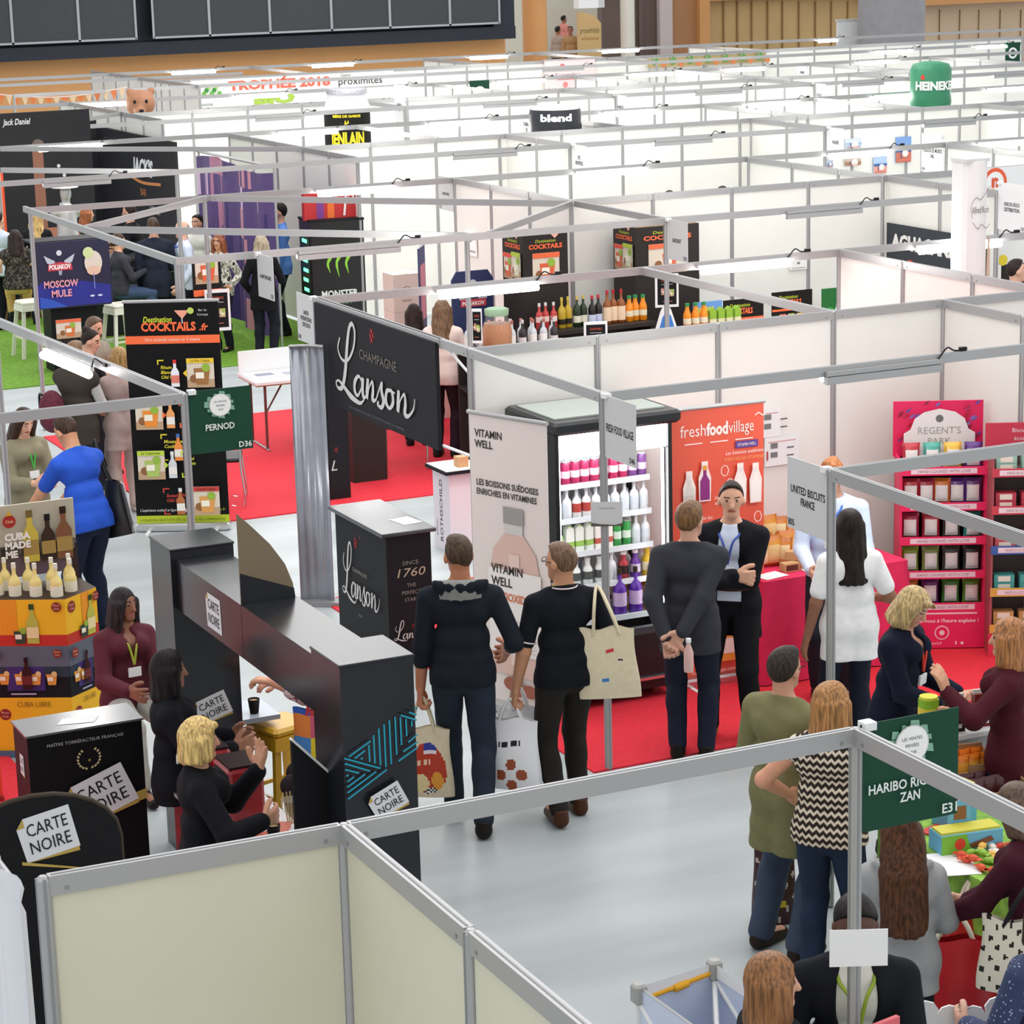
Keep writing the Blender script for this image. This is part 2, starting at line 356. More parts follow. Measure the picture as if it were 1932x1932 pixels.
# open beams along the booth fronts (x direction) and a few returns and diagonals
beams = [('beam carrying two lit strips above the black hanging sign', (0, 3), (8.5, 3)), ('beam over the drinks fridge front with the white flag sign', (0, -2), (3.96, -2)),
         ('short open beam continuing behind the pink display top', (4, -2), (7, -2)),
         ('beam along the front of the cocktail shelves, strip lamp hung from it', (-.17, 6.1), (13, 6.1)), ('beam behind the cocktail shelf row, lit strips on it', (-.17, 11.3), (15, 11.3)),
         ('beam in front of the beach photograph row, unlit grey strips', (0, 14.6), (18.5, 14.6)), ('beam behind the beach photograph row with several lit strips', (1.6, 19.9), (22.5, 19.9)),
         ('beam in front of the beer barrel row with grey lamp housings', (2.6, 23.2), (25, 23.2)), ('beam behind the beer barrel row with lit strips', (3.8, 28.9), (28.5, 28.9)),
         ('beam in front of the farthest row', (5, 32.2), (31, 32.2)), ('rearmost beam under the dark gallery, carrying lit strips', (6, 38.2), (34, 38.2)), ('high pale beam crossing the orange wall at far left', (5.5, 36), (11, 36))]
for l, a, b in beams: partition('grey aluminium '+l, a, b, 1, False, name='open_beam')
for l, a, b in [('return beam over the black hanging sign', (0, 3), (0, 0)), ('return beam from the fridge back post to the fridge front post', (0, 0), (0, -2)),
                ('white return beam above the bottle shelves', (3, 3), (3, 0)), ('return beam beside the navy cocktail banner and bar stools', (-.17, 11.56), (-.17, 6.05)),
                ('return beam above the dark cocktail towers', (4.95, 8.2), (4.95, 6.1)), ('diagonal beam rising over the purple drape', (-.17, 9.2), (1.83, 11.25)),
                ('level diagonal beam crossing in front of the blue shirt man', (-.17, 9.2), (2.8, 6.2)), ('level diagonal beam crossing below the red drinks poster', (1.9, 11.25), (4.92, 8.1)),
                ('diagonal beam meeting the cocktail tower post', (3.0, 6.15), (4.9, 8.1)), ('diagonal beam over the black backdrop, nearer one', (.8, 16.5), (2.6, 14.65)),
                ('diagonal beam over the black backdrop, middle one', (1.64, 19.85), (5.1, 16.7)), ('diagonal beam over the black backdrop, farther one', (3.16, 23.6), (5.2, 25.7)),
                ('return beam over the big beer barrel', (7.2, 19.9), (7.2, 16.8)), ('return beam beside the narrow white flag by the barrel', (9.4, 25.2), (9.4, 23.2)),
                ('return beam in the farthest row over the trophy banner', (12, 38.2), (12, 34.5)), ('return beam in the farthest row near the pink posters', (19.2, 38.2), (19.2, 32.2))]:
    partition('grey aluminium '+l, a, b, 1, False, ends=(0, 1), name='return_beam')
# near left booth, snack booth and candy booth frames
partition('grey aluminium front beam left of the dark green sign', (-6, -.62), (-2.27, -.54), 1, False, name='open_beam')
partition('grey aluminium side beam with the lit lamp by the dark green sign', (-2.27, -.54), (-2.5, 3.5), 1, False, ends=(0, 1), name='return_beam')
partition('grey aluminium front beam over the pink display, snack sign on its post', (0, -4.64), (6, -4.64), 1, False, name='open_beam')
partition('grey aluminium return beam crossing in front of the pink display', (0, -4.64), (0, -8), 1, False, ends=(0, 1), name='return_beam')
partition('grey aluminium beam crossing low over the aisle to the candy booth post', (-4.28, -8.36), (-2.29, -8.36), 1, False, ends=(0, 1), name='open_beam')
partition('grey aluminium return beam over the candy table', (-2.29, -8.36), (-2.29, -11.3), 1, False, ends=(0, 1), name='return_beam')
BEIGE = M('beige_board_back', (0.66, 0.64, 0.50), .6, var=.02, scale=3)
NEARP = partition('beige backed partition bay closest to the viewer, beside the white curtain', (-5.28, -8.33), (-4.28, -8.36), 1, pm=BEIGE)
partition('beige backed partition run sloping away beside the grey aisle floor', (-4.28, -8.36), (-4.28, -11.36), 3, ends=(0, 1), pm=BEIGE)
# ---------------------------------------------------------------- strip lamps
def strip(label, a, b, side=-1, lit=True, hz=2.41):
    """A strip lamp along a beam from a to b; side: which face of the beam it hangs on."""
    a, b = Vector(a), Vector(b); d = (b-a); L = d.length; rz = math.atan2(d.y, d.x)
    t = thing('strip_lamp', label, 'lamp', (a.x, a.y, hz), rz)
    MB().box((L/2, .035*side, .045), (L, .03, .03), WHITE if lit else ALU).build('housing', t)
    s = side if lit else -side
    MB().tube([(0.02, .055*s, .01), (L-.02, .055*s, .01)], .03, LED, 8).build('tube', t)
    if not lit: MB().box((L/2, .03*side, 0), (L, .045, .05), ALU).build('reflector', t)
    mb = MB().tube(spline([(L-.02, .03*side, .06), (L+.05, .03*side, .13), (L+.13, .0, .10), (L+.2, 0, .095)], 4), .006, BLACK, 5); mb.box((L+.2, 0, .105), (.05, .03, .025), BLACK)
    mb.build('cable_plug', t)
def at_row(px0, px1, y):
    # beam positions: where the beam line at height 2.5 passes two picture columns
    def f(px):
        lo, hi = -8.0, 40.0
        for _ in range(50):
            mid = (lo+hi)/2; v = np.array([mid, y, 2.5])-CAM_LOC; q = 966+F_PX*(v@AX[0])/(v@AX[2])
            if q < px: lo = mid
            else: hi = mid
        return lo
    return (f(px0), y, 0), (f(px1), y, 0)
lamps = [(3, [(820, 1013), (1313, 1487), (1725, 1885)]), (11.3, [(594, 740), (1084, 1214), (1559, 1678), (1842, 1960)]), (19.9, [(68, 192), (522, 636), (808, 916), (1136, 1237), (1408, 1505), (1647, 1719), (1860, 1940)]),
         (28.9, [(148, 250), (443, 540), (677, 767), (935, 1025), (1185, 1268), (1364, 1441), (1618, 1693)]), (32.2, [(1838, 1898), (1647, 1720)]), (38.2, [(321, 406), (586, 666), (884, 956), (1133, 1204), (1541, 1579)])]
rn = {3: 'on the beam above the black hanging sign', 11.3: 'on the beam behind the cocktail shelves', 19.9: 'on the beam past the beach photographs', 28.9: 'on the beam behind the beer barrel', 32.2: 'on the beam by the grey column', 38.2: 'on the rearmost beam under the gallery'}
for y, L in lamps:
    for i, (p0, p1) in enumerate(L):
        a, b = at_row(p0, p1, y); strip('lit strip lamp %s, %s from the left' % (rn[y], ORD[i]), a, b)
off = [(-2, [(1553, 1770)]), (6.1, [(560, 752), (1481, 1623)]), (14.6, [(853, 973), (1234, 1341), (1743, 1838), (80, 207)]), (23.2, [(480, 572), (910, 1011), (1311, 1398), (1588, 1665), (1875, 1960)]), (32.2, [(1022, 1100)])]
ro = {-2: 'on the beam over the fridge front', 6.1: 'on the beam before the cocktail shelves', 14.6: 'on the beam before the beach photographs', 23.2: 'on the beam before the beer barrel row', 32.2: 'on the beam near the pink posters'}
for y, L in off:
    for i, (p0, p1) in enumerate(L):
        a, b = at_row(p0, p1, y); strip('grey strip lamp %s, %s from the left' % (ro[y], ORD[i]), a, b, -1, False)
a, b = W(93, 660, 2.42), W(183, 698, 2.42); strip('bare glowing tube lamp under the side beam by the green sign', (a.x, a.y, 0), (b.x, b.y, 0), -1, True, 2.38)
# ---------------------------------------------------------------- flag signs on the posts
def flag(label, x, y, dx, dy, lines, code='', w_=.42, h_=.40, mat=None, ink='22242a', codeside='r', th=.05, build=True):
    """A sheet on a post; printed on the side that faces the aisle (-x for y-running sheets, -y otherwise)."""
    t = thing('flag_sign', label, 'sign', (x, y, 2.09))
    mat = mat or GREYP; o = .02; mb = MB()
    d = Vector((dx, dy, 0)); cx = d*(o+w_/2)
    mb.box((cx.x, cx.y, h_/2), (w_ if dx else .006, w_ if dy else .006, h_), mat)
    if dy: P0 = Vector((-.0035, o if dy < 0 else o, 0)); U = Vector((0, -1, 0)); P0 = Vector((-.0035, -o if dy < 0 else o+w_, 0))
    else: U = Vector((1, 0, 0)); P0 = Vector((o if dx > 0 else -o-w_, -.0035, 0))
    f = Face(mb, P0, U, (0, 0, 1), .001); n = len(lines)
    for i, s in enumerate(lines): f.text(s, w_/2, h_*.52+(n/2-1-i)*th*1.45, th, mc(ink), wid=min(w_*.86, len(s)*th*.55), bold=.015)
    if code: f.text(code, w_-.015 if codeside == 'r' else .015, .02, .035, mc(ink), align=codeside, sx=.8, bold=.01)
    if build: mb.build('sheet', t)
    MB().box((d*(.05)).to_tuple()[:2]+(h_-.005,), (.05, .05, .03), WHITE).build('clip', t)
    return t, f, mb
flag('white flag sign on the post before the drinks fridge', 0, -2, 0, -1, ['FRESH FOOD VILLAGE'], 'D46')
flag('white flag sign beside the black hanging sign with script lettering', 0, 3, 0, 1, ['LANSON', 'INTERNATIONAL', 'DIFFUSION'], 'D45', codeside='l', th=.035)
flag('large white flag sign on the post by the woman in white', 0, -4.64, 0, 1, ['UNITED BISCUITS', 'FRANCE'], 'B05', codeside='l', th=.042)
flag('white flag sign against the woman in the black dress', .59, 6.06, 0, -1, ['LA MARTINIQUAISE'], 'C35', th=.035)
flag('white flag sign on the post by the right cocktail tower', 4.95, 6.1, 0, -1, ['BARDINET'], 'D35', th=.04)
flag('white flag sign below the level beam, left of a post', 4.95, 11.3, 0, 1, ['LA MON PARC'], 'C31', codeside='l', th=.035)
flag('white flag sign beside the beach photographs', 12.3, 14.6, 0, -1, ['WAGNER'], '', th=.05, mat=PAPER)
flag('white flag sign right of the beach photographs', 12, 11.3, 0, 1, ['POISSON DE MONTS', 'VAL'], 'D30', codeside='l', mat=PAPER, w_=.5, h_=.5)
flag('white flag sign on the post in front of plain white panels', 8.2, 14.6, 0, -1, ['SPC', 'NOUVELLE'], '', th=.05, mat=PAPER)
flag('white flag sign below the dark round tub', 10.2, 19.9, 0, 1, ['FORMULE', 'DE'], '', th=.06, mat=PAPER)
flag('small white flag sign in the barrel row, near the middle', 13.4, 23.2, 0, -1, ['FRAMBOISE'], '', th=.05, mat=PAPER)
flag('narrow white flag sign right of the big barrel', 9.4, 23.2, 0, 1, ['BIÈRES', 'DE'], '', th=.05, mat=PAPER, h_=.75)
flag('small white flag sign in front of the pink posters', 15.8, 28.9, 0, 1, ['PM'], '', th=.05, mat=PAPER)
flag('small blank white flag sign left of the green inflatable cap', 17.5, 23.2, 0, -1, ['SAVEUR'], '', th=.05, mat=PAPER)
flag('small white flag sign near the grey column', 21, 28.9, 0, 1, ['FERMES'], '', th=.05, mat=PAPER)
flag('white flag sign right of the tall white tower', 9, 6.1, 0, -1, ['KIRKOR NÉGOS', 'DISTRIBUTION'], 'D32', th=.04, mat=PAPER, w_=.5, h_=.5)
GREENS = M('dark_green_sign', (0.012, 0.062, 0.036), .6)
def green(label, x, y, lines, code, th):
    t, f, mb = flag(label, x, y, 1, 0, [], '', .43, .415, GREENS, build=False)
    pale = mc('7fae97')
    for k in range(11):
        a = k*2*math.pi/11+.2; r = .085; u, v = .215+r*math.cos(a), .31+r*.8*math.sin(a); s = .012+.006*(k % 3)
        if v < .4: f.poly([(u-s, v-s*.6), (u+s, v-s), (u+s*.7, v+s*.8), (u-s*.8, v+s)], pale)
    f.disc(.215, .31, .075, mc('c9cbc8')); f.disc(.215, .31, .07, mc('f2f2f0'))
    for i, s in enumerate(('LES VENTES', 'PRIVÉES', '2018')): f.text(s, .215, .327-i*.026, .012, mc('4a5a55'))
    n = len(lines)
    for i, s in enumerate(lines): f.text(s, .205, (.15 if n == 1 else .115)+(n-1-i)*th*1.4-(n-1)*th*.5, th, mc('dfe6e2'), wid=min(.36, len(s)*th*.82), bold=.02)
    f.text(code, .415, .02, .036, mc('dfe6e2'), 'r', bold=.02); mb.build('sheet', t)
green('dark green hanging sign by the cocktail roll up banner', -2.27, -.54, ['PERNOD'], 'D36', .04)
green('dark green hanging sign over the candy table', -2.29, -8.36, ['HARIBO RICQLES', 'ZAN'], 'E31', .036)
for lab, px, py in (('tiny dark green sign near the trophy banner', 902, 147), ('tiny dark green sign by the pale cladding at far right', 1908, 95)):
    a_ = at_row(px, px, 28.9 if px < 1000 else 32.2)[0]; q = (a_[0], a_[1]-.06, 2.2); t = thing('flag_sign', lab, 'sign', q); mb = MB().box((0, 0, 0), (.42, .01, .6), GREENS); Face(mb, (-.21, -.006, -.3), (1, 0, 0), (0, 0, 1)).disc(.21, .36, .13, PAPER).disc(.21, .36, .08, GREENS); mb.build('sheet', t)
# notices on the fridge post and the candy post
t = thing('notice_card', 'small grey notice card on the post before the fridge shelves', 'notice', (0, -2.03, 1.64), math.radians(-27))
mb = MB().box((0, 0, .08), (.2, .004, .155), GREYP); f = Face(mb, (-.1, -.0025, 0), (1, 0, 0), (0, 0, 1)); f.rect(.05, .115, .15, .118, mc('777777'))
f.poly([(0, 0), (.2, 0), (.2, .02), (.15, .008), (.06, .014), (0, .024)], mc('55504a')); mb.build('card', t)
t = thing('notice_card', 'blank white card on the candy booth post above the dark haired person', 'notice', (-2.29, -8.39, 1.555), math.radians(-25))
mb = MB().box((0, 0, .1), (.215, .004, .145), PAPER); mb.build('card', t)
t = thing('notice_card', 'white sheet lower on the candy booth post', 'notice', (-2.29, -8.39, 1.12), math.radians(-25))
MB().box((0, 0, .1), (.215, .004, .15), PAPER).build('card', t)
# script lettering of the champagne house, drawn as brush strokes (unit: 1 = width of the word)
def script(f, u, v, S, mat, ky=.55):
    st = [([(.075, .53), (.045, .42), (.085, .33), (.16, .33), (.24, .46), (.27, .62), (.245, .70), (.205, .66), (.17, .50), (.13, .22), (.085, .06), (.03, .03), (.005, .075), (.04, .105), (.10, .07), (.19, .0), (.30, -.03), (.36, .02)], [.012, .014, .016, .016, .018, .02, .022, .026, .032, .036, .03, .016, .012, .012, .022, .034, .02, .008]),
          ([(.338, .18), (.30, .225), (.25, .16), (.243, .07), (.28, .035), (.335, .13)], [.012, .016, .03, .03, .016, .012]),
          ([(.352, .225), (.343, .12), (.35, .05), (.375, .05), (.40, .10)], [.034, .034, .03, .014, .01]),
          ([(.385, .09), (.415, .23), (.395, .05), (.425, .15), (.47, .225), (.475, .14), (.465, .06), (.50, .06), (.53, .12)], [.01, .03, .03, .01, .016, .03, .03, .014, .01]),
          ([(.52, .10), (.585, .25), (.58, .17), (.60, .08), (.57, .015), (.525, .03), (.54, .06)], [.01, .016, .03, .034, .022, .014, .016]),
          ([(.69, .21), (.645, .19), (.63, .09), (.67, .04), (.715, .11), (.705, .20), (.68, .21), (.74, .20)], [.014, .024, .032, .016, .03, .024, .012, .01]),
          ([(.76, .10), (.785, .235), (.77, .05), (.80, .15), (.85, .225), (.86, .14), (.85, .05), (.89, .04), (.95, .12), (.97, .22)], [.01, .03, .032, .01, .016, .03, .032, .018, .012, .008])]
    for pts, ws in st:
        P = spline([(u+x*S, v+y*S*ky) for x, y in pts], 6); wv = []
        for i in range(len(P)): j = i/6; a = int(min(j, len(ws)-2)); wv.append((ws[a]+(ws[a+1]-ws[a])*(j-a))*S*.95)
        f.stroke(P, wv, mat)
def cross(f, u, v, s, mat):
    for k in range(4):
        a = k*math.pi/2+.15; ca, sa = math.cos(a), math.sin(a)
        f.poly([(u+s*(x*ca-y*sa)*.8, v+s*(x*sa+y*ca)*1.15) for x, y in ((.08, 0), (.5, -.3), (.38, 0), (.5, .3))], mat)
SIGNB = M('black_fabric_print', (0.012, 0.012, 0.015), .6)
SILVER = mc('c9c8c6')
t = thing('hanging_sign', 'large black hanging sign with white script lettering and a red cross', 'sign', (0, .5, 1.68))
mb = MB().box((-.03, 1.22, .395), (.03, 2.42, .79), SIGNB); f = Face(mb, (-.0455, 2.43, 0), (0, -1, 0), (0, 0, 1), .0012)
cross(f, 1.22, .68, .1, mc('c8202c')); f.text('CHAMPAGNE', 1.33, .47, .075, mc('6d645e'), wid=.74); script(f, .44, .14, 1.66, SILVER, .5); f.text('LA MAISON DE CHAMPAGNE À REIMS', 1.28, .045, .02, mc('55555c'), wid=1.1)
mb.build('fabric', t)
MB().box((0, 1.22, .8), (.05, 2.46, .04), ALU).build('top_bar', t); MB().tube([(0, .02, .03), (.02, -.42, .03)], .012, WHITE).build('stay', t)
MB().tube([(0, 0, .8), (.02, -.45, .62)], .01, WHITE).build('stay', t)
# ---------------------------------------------------------------- soft bodies: distance fields turned into one continuous surface
def V(*a): return np.array(a if len(a) > 1 else a[0], float)
def nrm(v): return v/(np.linalg.norm(v)+1e-12)
class Sdf:
    def __init__(s, k=.02): s.pr = []; s.k = k; s.cuts = []; s.subs = []; s.wr = 0; s.n0 = None
    def cap(s, a, b, ra, rb=None, flat=None, fax=None, k=None):
        """Tapered capsule; flat>1 thins it along the axis fax."""
        s.pr.append(('c', V(a), V(b), ra, ra if rb is None else rb, flat, None if fax is None else nrm(V(fax)), s.k if k is None else k)); return s
    def ell(s, c, r, R=None, k=None):
        s.pr.append(('e', V(c), V(r), R, s.k if k is None else k)); return s
    def mark(s): s.n0 = len(s.pr); return s      # shapes added after this are joined after the cuts
    def cut(s, p, n): s.cuts.append((V(p), nrm(V(n)))); return s          # removes the side the normal points to
    def sub(s, a, b, r, flat=None, fax=None): s.subs.append((V(a), V(b), r, flat, fax)); return s
    @staticmethod
    def dcap(X, a, b, ra, rb, flat, fax):
        ab = b-a; L2 = ab@ab+1e-12; q = X-a; t = np.clip(q@ab/L2, 0, 1); v = q-t[..., None]*ab
        if flat: v = v+(flat-1)*(v@fax)[..., None]*fax
        return np.sqrt((v*v).sum(-1))-(ra+(rb-ra)*t)
    def mesh(s, h):
        los, his = [], []
        for p in s.pr:
            if p[0] == 'c': r = max(p[3], p[4]); los += [p[1]-r, p[2]-r]; his += [p[1]+r, p[2]+r]
            else: r = max(p[2]); los.append(p[1]-r); his.append(p[1]+r)
        lo = np.min(los, 0)-3*h; hi = np.max(his, 0)+3*h; n = np.ceil((hi-lo)/h).astype(int)+1
        D = np.full(n, .3, np.float32); ax = [lo[i]+h*np.arange(n[i]) for i in range(3)]
        def grid(a, b):
            i0 = np.maximum(((a-lo)/h).astype(int), 0); i1 = np.minimum(((b-lo)/h).astype(int)+2, n)
            sl = tuple(slice(i0[i], i1[i]) for i in range(3))
            X = np.stack(np.meshgrid(*[ax[i][sl[i]] for i in range(3)], indexing='ij'), -1); return sl, X
        for ip, p in enumerate(s.pr+[None]):
            if ip == (len(s.pr) if s.n0 is None else s.n0): s.trim(D, ax)
            if p is None: break
            kk = p[-1]; pad = kk+2.5*h
            if p[0] == 'c':
                r = max(p[3], p[4])+pad; sl, X = grid(np.minimum(p[1], p[2])-r, np.maximum(p[1], p[2])+r)
                d = s.dcap(X, *p[1:7])
            else:
                r = max(p[2])+pad; sl, X = grid(p[1]-r, p[1]+r); q = X-p[1]
                if p[3] is not None: q = q@p[3]
                g = np.sqrt(((q/p[2])**2).sum(-1)); g2 = np.sqrt(((q/p[2]**2)**2).sum(-1))+1e-9; d = g*(g-1)/g2
            A = D[sl]; hh = np.clip(.5+.5*(A-d)/max(kk, 1e-5), 0, 1); D[sl] = A+(d-A)*hh-kk*hh*(1-hh)
        return nets(D, lo, h)
    def trim(s, D, ax):
        if s.wr or s.cuts or s.subs:
            X = np.stack(np.meshgrid(*ax, indexing='ij'), -1)
            if s.wr:
                x, y, z = X[..., 0], X[..., 1], X[..., 2]
                D += (s.wr*(np.sin(24*z+5*np.sin(11*x)+9*y)*.6+np.sin(17*x+21*y+6*np.sin(9*z))*.6)).astype(np.float32)
            for q, nn in s.cuts: D[:] = np.maximum(D, ((X-q)@nn).astype(np.float32))
            for a, b, r, fl, fx in s.subs: D[:] = np.maximum(D, -s.dcap(X, a, b, r, r, fl, None if fx is None else nrm(V(fx))).astype(np.float32))
def nets(D, lo, h):
    I = D < 0; nx, ny, nz = D.shape
    c = np.zeros((nx-1, ny-1, nz-1), np.int8)
    for a in (0, 1):
        for b in (0, 1):
            for e in (0, 1): c += I[a:nx-1+a, b:ny-1+b, e:nz-1+e]
    act = np.argwhere((c > 0) & (c < 8))
    if not len(act): return np.zeros((0, 3)), np.zeros((0, 4), int)
    idx = np.full(c.shape, -1, np.int64); idx[tuple(act.T)] = np.arange(len(act))
    S = np.zeros((len(act), 3)); C = np.zeros(len(act))
    cor = [(a, b, e) for a in (0, 1) for b in (0, 1) for e in (0, 1)]
    val = {q: D[tuple((act+q).T)] for q in cor}
    for q in cor:
        for d in range(3):
            if q[d] == 0:
                r = list(q); r[d] = 1; r = tuple(r); a, b = val[q], val[r]; m_ = (a < 0) != (b < 0)
                t = np.where(m_, a/(a-b+1e-20), 0); P = np.array(q, float)[None]+t[:, None]*(np.array(r)-np.array(q)); S[m_] += P[m_]; C[m_] += 1
    vs = lo+h*(act+S/C[:, None]); F = []
    for d in range(3):
        sl0 = [slice(None)]*3; sl1 = [slice(None)]*3; sl0[d] = slice(0, -1); sl1[d] = slice(1, None)
        A, B = I[tuple(sl0)], I[tuple(sl1)]; e = np.argwhere(A != B); u, v = (d+1) % 3, (d+2) % 3
        ok = (e[:, u] > 0) & (e[:, v] > 0) & (e[:, u] < D.shape[u]-1) & (e[:, v] < D.shape[v]-1); e = e[ok]
        def at(du, dv):
            q = e.copy(); q[:, u] -= du; q[:, v] -= dv; return idx[tuple(q.T)]
        Q = np.stack([at(0, 0), at(1, 0), at(1, 1), at(0, 1)], 1); fl = ~A[tuple(e.T)]; Q[fl] = Q[fl][:, ::-1]; F.append(Q)
    return vs, np.concatenate(F)
def sobj(name, sdf, h, mat, parent=None, paint=None):
    """Link a distance field as one smooth mesh; paint(face centres) -> material index."""
    vs, fs = sdf.mesh(h)
    e = np.concatenate([fs[:, [0, 1]], fs[:, [1, 2]], fs[:, [2, 3]], fs[:, [3, 0]]]); n_ = len(vs); cn = np.bincount(e.ravel(), minlength=n_).astype(float)+1e-9
    for lam in (.5, -.45, .5, -.45, .45):
        A = np.stack([np.bincount(e[:, 0], vs[e[:, 1], i], n_)+np.bincount(e[:, 1], vs[e[:, 0], i], n_) for i in range(3)], 1)/cn[:, None]; vs = vs+lam*(A-vs)
    me = bpy.data.meshes.new(name); nf = len(fs)
    me.vertices.add(len(vs)); me.vertices.foreach_set('co', vs.ravel())
    me.loops.add(nf*4); me.loops.foreach_set('vertex_index', fs.ravel().astype(np.int32))
    me.polygons.add(nf); me.polygons.foreach_set('loop_start', np.arange(0, nf*4, 4, dtype=np.int32))
    mats = mat if isinstance(mat, (list, tuple)) else [mat]
    for q in mats: me.materials.append(q)
    if paint is not None and nf: me.polygons.foreach_set('material_index', paint(vs[fs].mean(1)).astype(np.int32))
    me.update(calc_edges=True); me.polygons.foreach_set('use_smooth', np.ones(nf, bool))
    o = bpy.data.objects.new(name, me); COL.objects.link(o)
    if parent is not None: o.parent = parent
    return o
def ik(S, T, l1, l2, pole):
    d = T-S; L = np.linalg.norm(d); Lm = (l1+l2)*.998
    if L > Lm: T = S+d/L*Lm; d = T-S; L = Lm
    u = d/L; a = (l1*l1-l2*l2+L*L)/(2*L); hgt = math.sqrt(max(0, l1*l1-a*a)); p_ = V(pole)-u*(V(pole)@u); return S+u*a+nrm(p_)*hgt, T
def rotm(ax, a):
    return np.array(Matrix.Rotation(a, 3, ax))
SKINS = {}
def skin_mats(c):
    if c not in SKINS:
        SKINS[c] = [M('skin_'+c, c, .55, var=.05, scale=12), M('eye_dark', '2a1c16', .4), M('lip_'+c, 'a0544a', .5)]
    return SKINS[c]
def hand(sd, Wp, d, pn, side, H, curl=.3, spread=.12, sc=1.0):
    """Palm, four unequal bent fingers and a thumb leaving the side of the palm near its base."""
    d = nrm(d); pn = nrm(pn-d*(pn@d)); sx = nrm(np.cross(d, pn))*side; u = .0102*H*sc
    for k in (-.8, 0, .8): sd.cap(Wp+d*u*.6+sx*k*u*1.3, Wp+d*u*4.6+sx*k*u*2.0, u*1.05, u*1.0, k=.008)
    for i, L in enumerate((4.4, 5.0, 4.7, 3.7)):
        x = (1.5-i)*1.35; b = Wp+d*u*4.8+sx*x*u; dd = nrm(d+sx*(1.5-i)*spread)
        for j, f in enumerate((.42, .32, .26)):
            a = curl*(j+.6); e = dd*math.cos(a)+pn*math.sin(a); q = b+e*L*u*f; sd.cap(b, q, u*(.86-.07*j), u*(.80-.08*j), k=.003); b = q
    b = Wp+d*u*1.2+sx*u*1.9
    for f, a in ((2.2, .75), (1.9, .5), (1.5, .3)):
        e = nrm(d*math.cos(a)+sx*math.sin(a)+pn*.35); q = b+e*u*f; sd.cap(b, q, u*1.0, u*.86, k=.005); b = q
